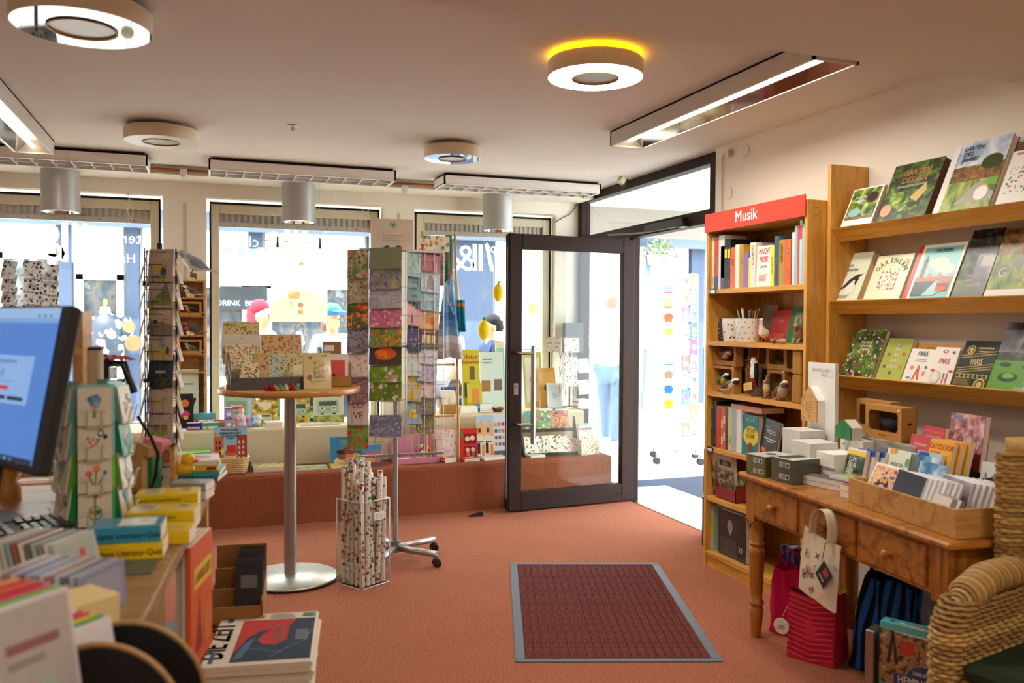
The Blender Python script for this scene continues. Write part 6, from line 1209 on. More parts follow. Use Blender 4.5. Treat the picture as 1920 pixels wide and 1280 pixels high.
card_col(790,826,[468,506,541,576,611,641,674,704,735,771],5.10,8,.135,[('plain crimson card',None,'9a2a40',()),('sky blue card with little castle',None,'b4c8d4',(('r',.35,.15,.65,.5,'8a7a78'),('p',[(.3,.5),(.7,.5),(.5,.8)],'9a6a5a'))),('aqua card with pink branches','c_aqua','8ac0c8',()),('orange card with hares',None,'e0b880',(('c',.4,.5,.16,'d88a4a',1.8),('c',.65,.4,.13,'c8783c',1.8))),('card with lit shop front',None,'6a5a58',(('r',.1,.7,.9,.9,'d8a05a'),('r',.15,.2,.35,.6,'e8d090'),('r',.4,.2,.6,.6,'e8d090'),('r',.65,.2,.85,.6,'e8d090'))),('pastel lilac garden card','c_pastel','d0c8d8',()),('white and lilac card','c_lilac','d0c8dc',()),('pale pink card','c_pink','e0c8cc',()),('purple meadow card','c_meadow','8a7a98',()),('brown grass photo card','c_grass','8a8060',())],'outer right spinner column',10,6,t,RM,drift=-1.2)
b = MB()
for x in (-.24,-.13,-.07,.06,.10,.14,.18,.24,.30): wire(b,[(x,-.03 + .03 * (x > .05),.62),(x,-.03 + .03 * (x > .05),1.90)],.0022)
for z in [.64 + .085 * k for k in range(15)]: wire(b,[(.03,-.01,z),(.10,-.03,z),(.31,-.01,z)],.0014); wire(b,[(-.24,-.0,z),(-.07,.01,z)],.0014)
tag(b.build('wire_frame','metal',t),kind='stuff')
for z in (.64,1.30,1.88): MB().box((-.22,-.006,z - .008),(.30,.006,z + .008),'a09e9a').build('cross_bar','brushed',t)
P0 = at(700,467,y=5.02); P1 = at(774,467,y=5.02); hS = at(700,415,y=5.02).z - P0.z
s_ = sheet(stand((P0.x + P1.x) / 2,5.02,P0.z,-6),P1.x - P0.x,hS + .02,.003,'d3c6b2','cream notice with round teal emblem on top of the card spinner',(('c',.49,.80,.075,'3a7a8a'),('c',.49,.80,.055,'d8e4e4'),('c',.49,.80,.04,'4a8a9a'),('l',[(.12,.32),(.12,.48),(.3,.58)],'9aa09a',.0008),('l',[(.88,.32),(.88,.48),(.7,.58)],'9aa09a',.0008)) + tuple(lines(.22,.78,.24,.52,5,'a8a29a')),'notice','notice')
for px in (726,747): P = at(px,464,y=5.01); tag(MB().box((-.012,-.012,-.012),(.012,.008,.012),'15120f',bev=.003).build('binder_clip','gloss',loc=tuple(P)),('left' if px < 730 else 'right') + ' black clip holding the notice on the spinner','clip','black clips on the notice')
# ------------------------------------------------------------------ hanging poster behind the round table
yP = 6.80; A_ = at(508,458,y=yP); B_ = at(614,463,y=yP); C_ = at(507,603,y=yP)
t = thing('hanging_poster','pale folded poster hanging from two clips in the window','poster',((A_.x + B_.x) / 2,yP,C_.z)); w_,h_ = B_.x - A_.x,A_.z - C_.z
b = MB(); mm_ = ['thin']; n = 8
for half,(v0,v1) in enumerate(((0,.498),(.502,1))): b.box((-w_ / 2,0 + .004 * half,v0 * h_),(w_ / 2,.0012 + .004 * half,v1 * h_),'fbf8f0')
art_on(b,(('p',[(.0,.0),(1,0),(1,.28),(.62,.42),(.3,.36),(.0,.22)],'e6d9c8'),('r',.3,.30,.5,.42,'f0d8b0'),('c',.52,.22,.05,'dcb0a0'),('c',.52,.13,.05,'e0c890'),('r',.32,.2,.38,.28,'f4f0e8'),('l',[(.3,.78),(.36,.66),(.5,.60),(.6,.64),(.58,.78),(.48,.86),(.36,.84),(.3,.78)],'d8cfc0',.0015),('l',[(.4,.86),(.38,.96)],'d8cfc0',.0012),('l',[(.5,.86),(.52,.97)],'d8cfc0',.0012),('l',[(.56,.62),(.8,.58),(.78,.52),(.5,.52)],'d8cfc0',.0015),('c',.53,.76,.045,'e0d8ca'),('c',.53,.76,.035,'f0eadc')),w_,h_,mm_,M=T(-w_ / 2,0,0)); b.build('sheet',mm_,t)
MB().tube([(-w_ * .38,0,h_ + .02),(-w_ * .38,0,CZ - C_.z)],.0012,'d8d4cc',4).tube([(w_ * .36,0,h_ + .02),(w_ * .36,0,CZ - C_.z)],.0012,'d8d4cc',4).build('thread','matte',t)
MB().tube([(-w_ * .62,0,h_ + .03),(w_ * .55,0,h_ + .02)],.002,'8a8680',5).build('string','matte',t)
for u in (-.385,.365):
 b = MB(); b.box((u * w_ - .008,-.008,h_ - .02),(u * w_ + .008,.008,h_ + .02),'1b1714'); b.box((u * w_ - .007,-.006,h_ + .02),(u * w_ + .007,.006,h_ + .062),'7a5a38'); b.build('clip','gloss',t)
# ------------------------------------------------------------------ ladder with towels and apron
yL = 6.42; lx0,lx1 = at(792,460,y=yL).x,at(853,440,y=yL).x; zt1 = at(853,436,y=yL).z
t = thing('towel_ladder','slim wooden ladder stand draped with towels in the window','ladder',(0,yL,.365)); hL = zt1 - .365
for x in (lx0,lx1): MB().tube([(x + .03,-.03,0),(x,0,hL)],.011,'b5782e',8).build('stile','oak_light',t)
for z in (.35,.75,1.15,hL - .06): MB().tube([(lx0,0,z),(lx1,0,z)],.009,'c08a3c',8).build('rung','oak_light',t)
MDEF['towel'] = flower_mat('e8dcc4',['d8923a','c85a5a','8aa05a','e0b060','6a8a5a'],'efe6d2',26,.42,.9); MDEF['towel2'] = flower_mat('8a8a4a',['a85a4a','c89a9a','4a6a3a','b0704a'],'9a7a5a',22,.42,.9)
def drape(name,label,x0,x1,z0,z1,y,mat,col='ffffff',cat='towel',wave=.012,narrow=1.0,n=14,cols=None,hem=.0):
 """hanging cloth with folds"""
 b = MB(); m_ = 10
 def P(i,j):
  u,v = i / n,j / m_; k = narrow + (1 - narrow) * (1 - v); xc = (x0 + x1) / 2; return (xc + (u - .5) * (x1 - x0) * k,y + wave * math.sin(u * 13 + 2 * v) * (1.2 - v * .6),z0 + (z1 - z0) * v - hem * math.sin(u * PI * 3) * (1 - v))
 for i in range(n):
  for j in range(m_): c = cols(j / m_) if cols else col; q = [P(i,j),P(i + 1,j),P(i + 1,j + 1),P(i,j + 1)]; b.add(q,[(0,1,2,3)],c,0,True); b.add([(p[0],p[1] + .003,p[2]) for p in q],[(3,2,1,0)],c,0,True)
 return tag(b.build(name,mat),label,cat)
drape('tea_towel','floral tea towel folded over the top rung of the ladder',at(786,450,y=6.36).x,at(845,450,y=6.36).x,at(800,471,y=6.36).z,at(800,441,y=6.36).z,6.385,'towel',wave=.004)
drape('tea_towel','green and rust patterned towel hanging below the floral one',at(822,480,y=6.38).x,at(850,480,y=6.38).x,at(822,535,y=6.38).z,at(822,470,y=6.38).z,6.40,'towel2',wave=.006)
drape('green_ribbon','dark green apron strap hanging down the ladder stile',at(838,480,y=6.36).x,at(850,480,y=6.36).x,at(845,530,y=6.36).z,at(845,440,y=6.36).z,6.40,'cloth','2f7a6a','strap',.004)
blu = lambda v: ['b4aaa8','c4bec0','d4dae0','88b0d4','6a9ac8','4f86c0','6a9ccc','86b0d8','9cc0e0','a8c8e4'][min(9,int(v * 10))]
t = thing('ombre_bag','blue to beige tie dyed cloth bag hanging from the ladder','bag',(0,0,0))
o = drape('cloth',None,at(818,640,y=6.30).x,at(872,640,y=6.30).x,at(845,672,y=6.30).z,at(845,528,y=6.30).z,6.33,'cloth','ffffff',None,.022,.35,16,blu,.01); o.parent = t
b = MB(); P = at(845,528,y=6.30); b.ball((P.x,6.325,P.z),(.028,.022,.022),'6a9cc8'); b.tube([(P.x,6.31,P.z),(P.x - .02,6.30,P.z - .14),(P.x + .03,6.30,P.z - .25)],.004,'c8d4e0',5); b.build('knot','cloth',t)
MB().box((-.004,-.01,-.03),(.006,.004,.03),'c8a868',bev=.002,M=T(P.x + .01,6.315,P.z + .045) @ R(20,'Y')).build('peg','oak_light',t)
drape('linen_apron','off white apron folded beside the blue bag on the ladder',at(843,600,y=6.36).x,at(868,600,y=6.36).x,at(860,610,y=6.36).z,at(860,523,y=6.36).z,6.39,'cloth','d6d0c4','apron',.01,.6)
drape('bird_scarf','teal cloth with orange beak motif hanging beside the blue bag',at(856,600,y=6.31).x,at(876,600,y=6.31).x,at(862,622,y=6.31).z,at(862,562,y=6.31).z,6.335,'cloth','1d7f8c','cloth',.012,.7,cols=lambda v: 'd8742c' if .42 < v < .5 or .75 < v < .82 else '1d7f8c')
# black and white photo cards on a rack in the window behind the monitor
P = at(70,560,y=6.95); t = thing('photo_card_rack','wire rack of black and white photo cards behind the monitor','card rack',(P.x,6.99,.646)); fl('c_bw','e8e8e6',['2a2a2c','8a8a8c','5a5a5c'],'b8b8ba',36,.4)
MB().cyl((0,0,0),(0,0,1.18),.012,col='8a8a88',n=10).build('pole','metal',t)
for q,(a,c,ty) in enumerate(((2,24,488),(40,71,488),(72,103,494))): card_col(a,c,[ty + 24 * i for i in range(4)],6.95,-20,.13,[('%s black and white photo card' % n_,'c_bw','ecece8',(('r',.08,.02,.92,.08,'f4f4f0'),)) for n_ in ('street','portrait','group','oval frame')],['first','middle','last'][q] + ' column behind the monitor',10,6,t,T(P.x,6.99,.646),group='photo cards behind the monitor')
# ------------------------------------------------------------------ window display
ZS,ZL,ZR = .366,.646,.701
def wx(px,y): return at(px,700,y=y).x
def wbook(px0,px1,pyt,y,z,cover,label,art=(),t=.012,tilt=8,yaw=0,group='books in the window display',pyb=None,**kw):
 x0,x1 = wx(px0,y),wx(px1,y); h = at((px0 + px1) / 2,pyt,y=y + .02).z - z
 return book(stand((x0 + x1) / 2,y,z,yaw,tilt),x1 - x0,h / math.cos(math.radians(tilt)),t,cover,label,art,group=group,**kw)
def wflat(px,py,z,w,d,t_,cover,label,yaw=0,art=(),n=1,group='books lying in the window display',y=None,**kw):
 p = at(px,py,z=z) if y is None else Vector((wx(px,y),y,z))
 for k in range(n):
  book(lie(p.x,p.y,z + (t_ + .0005) * k,t_,yaw + 2 * k),w,d,t_,cover if isinstance(cover,str) else cover[k],label if n == 1 else '%s, %s of its stack' % (label,['lowest','second','third','fourth','fifth','sixth'][k] if k < n - 1 else 'topmost'),art if k == n - 1 else (),group=group,hard=False,**kw)
def basket(name,label,M,w0,d0,w1,d1,h,col='c89a5a',n=8):
 t = thing(name,label,'basket',M=M); b = MB()
 for j in range(n):
  f = (j + .5) / n; w,d = w0 + (w1 - w0) * f,d0 + (d1 - d0) * f; pts = []
  for k in range(48):
   a = 2 * PI * k / 48; r = .0016 * math.sin(k * PI / 1.5 + j * PI); ex = .45; ca,sa = math.cos(a),math.sin(a); x = w / 2 * math.copysign(abs(ca) ** ex,ca); y = d / 2 * math.copysign(abs(sa) ** ex,sa); pts.append((x * (1 + r * 12),y * (1 + r * 12),h * f))
  b.tube(pts,h / n * .52,col,5,closed=True)
 b.build('weave','wicker',t); MB().box((-w0 / 2 * .9,-d0 / 2 * .9,0),(w0 / 2 * .9,d0 / 2 * .9,.004),col).build('bottom','wicker',t); return t
BUS = 'a8d0b0'
def bus(u,v,s,c=BUS): return (('r',u - s,v - s * .5,u + s,v + s * .55,c),('r',u - s * .8,v + s * .1,u + s * .8,v + s * .45,'5a5a50'),('c',u - s * .55,v - s * .1,s * .22,'f0ece0'),('c',u + s * .55,v - s * .1,s * .22,'f0ece0'),('c',u - s * .55,v - s * .1,s * .1,'2a2a28'),('c',u + s * .55,v - s * .1,s * .1,'2a2a28'),('c',u,v - s * .2,s * .16,'e0a040',.6),('r',u - s * .7,v - s * .62,u - s * .4,v - s * .5,'3a3a38'),('r',u + s * .4,v - s * .62,u + s * .7,v - s * .5,'3a3a38'))
MDEF['yellow_art'] = noise_mat([(.35,'6a6a20'),(.48,'c8a82c'),(.58,'e8d070'),(.7,'f0ecd0')],30,4,.3)
MDEF['meadow_art'] = noise_mat([(.35,'4a5a24'),(.5,'8a9a3c'),(.62,'c8c87a')],20,4,.3)
# --- left window, on the step
yb = 6.36; px_ = (wx(396,yb) + wx(468,yb)) / 2; bw = wx(466,yb) - wx(397,yb)
basket('wicker_basket','pale wicker basket holding picture books on the carpet step',T(px_,yb + .06,ZS),bw * .86,.17,bw,.21,.115,'d8b878')
CITY = (('r',0,0,1,1,'8fc4d8'),('r',0,0,.3,.78,'c8683a'),('r',.70,.1,1,.80,'a83a2c'),('p',[(.0,.78),(.06,.92),(.12,.78)],'d8944a'),('p',[(.18,.42),(.26,.50),(.34,.42),(.30,.34),(.22,.34)],'e8d020'),('c',.52,.26,.16,'e8b890'),('c',.52,.36,.18,'c8602c',.5),('r',.40,.40,.66,.56,'c8242a'),('r',.33,.38,.73,.42,'c8242a'),('r',.3,0,.8,.12,'b0bcc8'),('t','Mascha Kaléko',.5,.905,.058,'b8242a','c',.9),('t','ABRAKADABRA',.5,.82,.06,'1c1c2c','c',.9),('t','IN DER SULLIVAN',.5,.755,.048,'1c1c2c','c',.8),('t','STREET',.5,.695,.048,'1c1c2c','c',.9)) + tuple(('r',.06 + .1 * (i % 2),.2 + .13 * (i // 2),.11 + .1 * (i % 2),.28 + .13 * (i // 2),'4a2a20') for i in range(8)) + tuple(('r',.74 + .12 * (i % 2),.2 + .13 * (i // 2),.80 + .12 * (i % 2),.28 + .13 * (i // 2),'e8c890') for i in range(8))
wbook(400,463,801,yb + .02,ZS + .03,'8fc4d8','picture book with a city street and red hat in the wicker basket',CITY,.012,10)
for k in range(4):
 wbook(402 + 14 * k,428 + 14 * k,866,yb - .02 + .012 * k,ZS + .012,['2c3a54','d8dce0','3a4a6a','4a4a3a'][k],['navy','white','blue','olive'][k] + ' small booklet tucked in front in the wicker basket',(('c',.5,.5,.2,'e0d040'),),.008,18)
wflat(364,884,ZS,.22,.17,.037,['6a625a','726a60','6c645c','74c048'],'thick grey edged picture book beside the wicker basket',0,n=4,y=6.40,pages='8a827a')
wflat(505,884,ZS,.22,.16,.012,['c8c0b0','d0a87a','b8c8a8'],'travel picture book lying on the carpet step left of the pole',-4,(('m',.05,.05,.95,.95,'yellow_art'),) + bus(.5,.5,.2),3,y=6.33)
wflat(582,884,ZS,.26,.16,.010,'c8d4b8','mint picture book with a green van lying right of the pole',0,(('m',.0,.0,1,.4,'meadow_art'),) + bus(.5,.5,.25),y=6.32)
PAPA = (('r',0,0,1,1,'2f86b4'),('c',.5,.12,.4,'e0c890',.6),('c',.56,.36,.22,'d89a6a',1.1),('c',.36,.38,.15,'8a5a3c',1.1),('c',.6,.52,.24,'a8302c',.5),('c',.33,.48,.14,'2a1c16',.6),('c',.84,.3,.12,'e8d060'),('t','Papas liebe',.55,.83,.085,'f0d850','c',.9),('t','Umarmung',.52,.73,.085,'f0d850','c',.9))
wbook(620,678,819,6.42,ZS,'2f86b4','blue picture book with a hugging father and child',PAPA,.012,9)
wflat(648,880,ZS,.21,.13,.02,'e2cc34','yellow picture book lying in front of the blue one',0,(('c',.5,.5,.2,'b86a3a',.6),('c',.7,.5,.12,'6a4a2a',.6)),y=6.33)
t = thing('picture_box','grey cardboard box with pink children picture beside the card spinner','box',(wx(700,6.36),6.36,ZS)); b = MB(); b.box((-.075,0,0),(.075,.09,.05),'5a6472'); b.box((-.072,.06,.05),(.072,.085,.15),'4f94c0'); b.build('carton','paint',t)
b = MB(); art_on(b,(('r',.1,.2,.9,.9,'c86a8a'),('r',.15,.25,.6,.6,'d8b040'),('c',.55,.6,.12,'4a3a4a'),('c',.75,.5,.1,'c8843a')),.15,.12,['paint'],M=T(-.075,0,0)); b.build('print','paint',t)
t = thing('pink_tray','pink gift tray with heart wreath on the carpet step','tray',(wx(786,6.34),6.34,ZS),4); w_ = wx(825,6.34) - wx(746,6.34)
b = MB(); b.box((-w_ / 2,0,0),(w_ / 2,.006,.045),'c87a92'); b.box((-w_ / 2,.19,0),(w_ / 2,.196,.20),'d08aa0'); b.box((-w_ / 2,0,0),(w_ / 2,.196,.004),'c87a92'); [b.box((x - .003,.006,0),(x + .003,.19,.045),'d890a4') for x in (-w_ / 2 + .003,-.0,w_ / 2 - .003)]; b.build('tray_body','paint',t)
b = MB(); [b.ball((.07 + .055 * math.cos(a),.10 + .03 * math.sin(a),.06 + .055 * math.sin(a)),.016,['6a8a3a','c84a5a','d8a040','8aa050','e0d8c8'][k % 5],7,5) for k,a in enumerate([2 * PI * q / 14 for q in range(14)])]; b.build('wreath','matte',t)
b = MB(); pts = [(.03 * 16 * math.sin(a) ** 3 / 16,(13 * math.cos(a) - 5 * math.cos(2 * a) - 2 * math.cos(3 * a) - math.cos(4 * a)) * .03 / 16) for a in [2 * PI * q / 24 for q in range(24)]]; b.prism(pts,0,.006,'e8dcc8',M=T(.07,.09,.065) @ R(90,'X')); b.build('heart','paint',t)
for k in range(4): tag(MB().box((-.03,0,0),(.03,.05,.03),['e4c8d0','f0e4d8','d88a9a','e8d0c0'][k],bev=.004).build('gift_soap','paper',loc=(wx(752 + 14 * k,6.4),6.40 + .02 * (k % 2),ZS + .005)),['rose','cream','deep pink','beige'][k] + ' wrapped soap bar lying in the pink tray','soap','soaps in the pink tray')
# --- left window, on the riser
yr = 6.72
wbook(333,372,692,6.98,ZL,'d6e0c8','pale green penguin book standing at the bird shelf',(('p',[(.4,.05),(.62,.42),(.8,.5),(.9,.46),(.78,.36),(.7,.05)],'3a3634'),('t','Hauptsatz',.4,.72,.05,'6a6a58')),.02,4)
wbook(331,362,738,6.80,ZL,'1c1418','dark book with golden glowing face on the riser',(('c',.5,.72,.25,'e07a2a',1.0),('c',.5,.4,.3,'c84a6a',.8),('c',.55,.3,.16,'e8b040',.8)),.012,5)
t = thing('crayon_box','turquoise box of crayons on the window riser','box',(wx(382,6.86),6.86,ZL),3); w_ = wx(404,6.86) - wx(360,6.86); b = MB(); b.box((-w_ / 2,0,0),(w_ / 2,.03,.10),'5ab4c4'); b.box((-w_ / 2 + .01,-.002,.012),(w_ / 2 - .01,0,.055),'e8e4dc'); b.build('carton','gloss',t)
b = MB(); [b.cyl((-w_ / 2 + .03 + k * (w_ - .06) / 6,-.008,.014),(-w_ / 2 + .03 + k * (w_ - .06) / 6,-.008,.055),.009,col=['d8784a','e0c040','7ab050','4a90c0','c85a8a','e8a0a0','6a5aa0'][k],n=8) for k in range(7)]; b.build('crayons','paint',t)
basket('oval_basket','flat wicker basket of shells on the window riser',T(wx(397,6.80),6.80,ZL),.20,.10,.25,.13,.05,'c88a4a',6)
for k in range(6): tag(MB().ball((0,0,0),(.018,.014,.012),['e8dcd0','d8c0b0','c85a5a'][k % 3],8,6).build('shell','paint',loc=(wx(397,6.80) - .08 + .02 * k,6.79 + .02 * (k % 3),ZL + .045)),'%s %s shell in the flat wicker basket' % ('front' if k % 2 else 'rear',['white','beige','red'][k % 3]),'shell','shells in the basket')
for px0,px1,py,c1,c2,lab in ((349,377,788,'2a2a78','c8b0c8','dark blue game box at the front of the riser'),(378,411,787,'3aa088','e8e4dc','green edged game box at the front of the riser')):
 y = 6.655; t = thing('game_box',lab,'box',((wx(px0,y) + wx(px1,y)) / 2,y,ZL),0,'small game boxes'); w_ = wx(px1,y) - wx(px0,y); b = MB(); b.box((-w_ / 2,0,0),(w_ / 2,.08,.05),c1); b.build('carton','gloss',t); b = MB(); art_on(b,(('r',.08,.1,.92,.5,c2),('c',.3,.3,.1,'d8a040')),w_,.05,['gloss'],M=T(-w_ / 2,0,0)); art_on(b,(('r',.06,.06,.94,.94,c2),),w_,.08,['gloss'],M=T(-w_ / 2,0,.05) @ R(-90,'X')); b.build('print','gloss',t)
for k in range(2):
 t = thing('unicorn_box',['lower','upper'][k] + ' lilac unicorn box on the riser','box',(wx(429,6.70),6.70,ZL + .077 * k),4,'lilac unicorn boxes'); b = MB(); b.box((-.029,0,0),(.029,.05,.076),'b8a0d0'); b.build('carton','gloss',t); b = MB(); art_on(b,(('c',.5,.35,.26,'f4f0f4',.9),('p',[(.5,.55),(.6,.55),(.62,.85)],'e0b848'),('r',0,.88,1,1,'8a5aa0')),.058,.076,['gloss'],M=T(-.029,0,0)); b.build('print','gloss',t)
for k,(px,c_,nm) in enumerate(((447,'e8a8bc','rose'),(456,'f0ecec','white'),(465,'d8a0c4','mauve'),(473,'a8c8e0','pale blue'),(451,'f4d0d8','blush'),(483,'e4f0ec','mint white'))):
 y = 6.70 + (.05 if k in (4,) else .01 * k); t = thing('plush_unicorn',nm + ' small plush unicorn sitting on the riser','plush toy',(wx(px,y),y,ZL + (.05 if k == 4 else 0)),15 * k - 30,'small plush unicorns'); b = MB(); b.ball((0,0,.028),(.026,.024,.028),c_); b.ball((0,-.014,.066),(.021,.02,.019),c_); b.build('body','cloth',t)
 b = MB(); b.cyl((0,-.016,.08),(0,-.02,.10),.005,.001,'e8c860',8); b.build('horn','paint',t); b = MB(); [b.ball((s * .015,-.012,.084),(.006,.004,.008),c_,6,4) for s in (-1,1)]; b.build('ears','cloth',t); b = MB(); [b.ball((s * .016,-.022,.008),(.009,.013,.008),'9ac8c0' if k % 2 else 'e8b0c4',6,4) for s in (-1,1)]; b.build('feet','cloth',t); b = MB(); [b.ball((s * .008,-.033,.068),.002,'1a1616',5,4) for s in (-1,1)]; b.build('eyes','gloss',t)
wbook(420,466,738,6.98,ZL,BUS,'mint game box with a van number plate on the riser',(('r',.1,.3,.9,.75,'8ab8a0'),('r',.25,.42,.75,.62,'e8d8c0'),('r',.3,.47,.7,.57,'c85a4a'),('c',.14,.56,.06,'e0a040'),('c',.86,.56,.06,'e0a040')),.03,6)
wbook(485,525,735,6.99,ZL,'9cc8a8','large mint van picture panel behind the unicorns',(('r',.1,.5,.9,.85,'4a5a50'),('c',.8,.25,.15,'3a3a38')),.02,5)
wbook(472,520,750,6.88,ZL,'d8c068','yellow autumn picture book with a little van',(('m',0,0,1,1,'yellow_art'),('r',.25,.72,.75,.9,'f0e8d0')) + bus(.55,.28,.22,'d8dcd0'),.012,8,-6)
wbook(545,581,733,6.92,ZL,'7a6a3a','woodland picture book with a mint van beside the pole',(('m',0,0,1,1,'yellow_art'),) + bus(.45,.4,.4),.012,7)
wbook(588,645,728,6.86,ZL,'d8dcc0','cream picture book with a big mint van',(('m',0,0,1,.2,'meadow_art'),('t','TOURNEE',.5,.86,.07,'6a4a34'),('c',.85,.8,.1,'e08a3c')) + bus(.48,.45,.36),.014,8)
wbook(572,592,735,6.96,ZL,'3a4a34','dark green picture book half hidden by the van books',bus(.6,.3,.4),.012,5)
wflat(514,797,ZL,.12,.12,.012,['e0dcd4','c8b8a8','d8d4cc'],'small white picture book in front of the yellow book',0,n=3,y=6.66)
wflat(600,791,ZL,.30,.10,.012,'d4d0c4','mint picture book lying at the riser edge',0,(('r',.1,.2,.3,.8,'a8c8b0'),('r',.6,.2,.85,.8,'b8d0bc')),y=6.67)
# bird shelf
ys = 6.98; bx0,bx1 = wx(334,ys),wx(386,ys)
t = thing('bird_shelf','narrow light wood shelf with wooden birds against the window pier','shelf',(bx0,ys,ZL)); wS = bx1 - bx0; hS = at(360,524,y=ys).z - ZL
for x in (0,wS - .016): MB().box((x,0,0),(x + .016,.12,hS)).build('side','oak_light',t)
zsh = [at(360,q,y=ys).z - ZL for q in (561,595,631,666,700)]
for z in zsh + [hS - .014]: MB().box((.016,0,z),(wS - .016,.12,z + .014)).build('board','oak_light',t)
MB().box((.016,.114,0),(wS - .016,.12,hS)).build('back','oak_light',t)
for k,(zi,pal,boxed,lab) in enumerate(((1,'gold',True,'boxed goldfinch'),(3,'wagtail',True,'boxed yellow wagtail'),(2,'bull',False,'red breasted wooden bullfinch'),(0,'sparrow',False,'brown wooden sparrow'))):
 xx = bx0 + wS * .42; zz_ = ZL + zsh[zi] + .0142
 if boxed:
  tt = thing('bird_box','kraft box of the %s on the narrow shelf' % lab.replace('boxed ',''),'box',(xx,ys - .0,zz_),0,'kraft bird boxes on the narrow shelf'); b = MB(); K = 'b5813f'; W_,H_ = .085,.105
  for p,q in (((-W_,-.05,0),(W_,-.048,.022)),((-W_,-.05,H_ - .014),(W_,-.048,H_)),((-W_,-.05,.022),(-W_ + .014,-.048,H_ - .014)),((W_ - .014,-.05,.022),(W_,-.048,H_ - .014)),((-W_,.03,0),(W_,.032,H_)),((-W_,-.048,0),(W_,.03,.002)),((-W_,-.048,H_ - .002),(W_,.03,H_)),((-W_,-.048,0),(-W_ + .002,.03,H_)),((W_ - .002,-.048,0),(W_,.03,H_))): b.box(p,q,K)
  b.build('carton','matte',tt)
 bird(T(xx + .01,ys - .01,zz_ + (.004 if boxed else 0)) @ R(0,'Z'),.85 if boxed else 1.0,SP[pal],lab + ' on the narrow bird shelf','birds on the narrow shelf',tagcard=None if boxed else (-.0,-.04,.0))
bird(T(wx(362,ys),ys + .03,ZL + hS + .05) @ R(0,'Z'),1.75,SP['cuckoo'],'large grey wooden cuckoo perched on top of the bird shelf','birds on the narrow shelf',tagcard=(0,-.05,-.06),pose=8)
MB().box((0,0,0),(.05,.05,.05),'6a5a48',bev=.008).build('perch','matte',t).location = (wx(362,ys) - bx0 - .02,.005,hS)
# --- right window, on the step
wbook(819,858,806,6.47,ZS,'dca8b4','pink speckled notebook standing on the carpet step',(('m',0,0,1,1,'c_pink'),('r',.36,.42,.66,.6,'e8dcb8')),.03,5)
wbook(862,897,803,6.45,ZS,'c42a24','red gift book with two cartoon ladies',(('r',.28,.5,.92,.82,'6a1c1c'),('c',.45,.66,.13,'e8b898'),('c',.72,.68,.13,'e8b898'),('r',.28,.08,.92,.42,'7a2020'),('c',.45,.3,.11,'e0a888'),('c',.74,.3,.11,'e0a888'),('r',.38,.1,.56,.24,'c85a6a'),('r',.66,.1,.84,.24,'3a7a4a'),('r',.06,.7,.2,.92,'3a8a5a')),.03,6)
for k,(a,c,lab) in enumerate(((895,912,'first tall house picture book nearest the red book'),(911,928,'second tall house picture book'))):
 wbook(a,c,779,6.46 + .01 * k,ZS,'d8c8b0',lab,(('r',0,.55,1,1,'a8c0d0'),('p',[(0,.55),(1,.5),(1,.7),(.6,.92),(0,.75)],'d8a87a'),('r',.2,.6,.5,.7,'4a3a34'),('r',0,.1,.4,.35,'2a2a34'),('c',.3,.38,.5,'3a5a8a',.15),('r',.6,.05,.9,.3,'d8843c')),.014,6)
wbook(926,966,778,6.48,ZS,'c8d0d4','winter town picture book with orange figures',(('r',0,0,1,.14,'6a5a50'),) + tuple(('c',.15 + .17 * (i % 5),.3 + .16 * (i // 5),.06,['d8783c','a8402c','4a5a6a','c8a060'][i % 4],1.5) for i in range(18)),.014,6)
wflat(846,866,ZS,.10,.10,.012,['b8242a','d8d0c8','c83a34'],'colour fan notebook in front of the pink notebook',12,(('r',.1,.1,.25,.9,'d8843a'),('r',.3,.1,.45,.9,'d8c040'),('r',.5,.1,.65,.9,'3a8a5a'),('r',.7,.1,.85,.9,'3a5a9a')),3,y=6.32)
wflat(886,864,ZS,.13,.10,.012,['a82820','c8382a'],'red booklet with blue bird seal',8,(('c',.5,.5,.28,'f0ece8',.8),('c',.5,.5,.12,'3a3a7a',.8)),2,y=6.31)
wflat(930,862,ZS,.19,.11,.022,'e0dad8','white and pink gift box lying on the carpet step',4,(('r',.08,.1,.5,.9,'ecd8d4'),),y=6.33)
# bird card display seen through the door
yd = 6.42; x0,x1 = wx(984,yd),wx(1083,yd); wd_ = x1 - x0
t = thing('card_display','two tier dark card display with flower and bird cards behind the door','card display',(x0,yd,ZS),-2); za,zb = .0,at(1030,806,y=yd + .06).z - ZS
b = MB(); b.box((0,-.02,0),(wd_,-.012,.025),'3a2c22'); b.box((0,.05,zb - .012),(wd_,.058,zb + .015),'3a2c22'); b.box((wd_,-.02,0),(wd_ + .008,.12,.03),'3a2c22'); b.box((-.008,-.02,0),(0,.12,.03),'3a2c22')
for xx in (-.004,wd_ + .004): b.add([(xx - .004,-.02,.0),(xx + .004,-.02,0),(xx + .004,.09,.30),(xx - .004,.09,.30),(xx - .004,.12,.30),(xx + .004,.12,.30),(xx + .004,.12,0),(xx - .004,.12,0)],[(0,1,2,3),(3,2,5,4),(4,5,6,7),(1,6,5,2),(0,3,4,7)],'3a2c22')
b.build('stand','paint',t)
MDEF['tulip_art'] = flower_mat('efe9dc',['c83a4a','d86a7a','6a8a4a'],'efe9dc',40,.34); MDEF['bird_art'] = flower_mat('e8e8d8',['8a9a3a','d87a2c','4a6a7a','5a4a34'],'eceadc',36,.34)
tw = [('bird_art','great tit',985,1003),('bird_art','robin',1003,1018),('bird_art','blue bell',1019,1031),('bird_art','swallow',1031,1046),('tulip_art','pink lily',1046,1060),('tulip_art','tulip',1060,1078)]
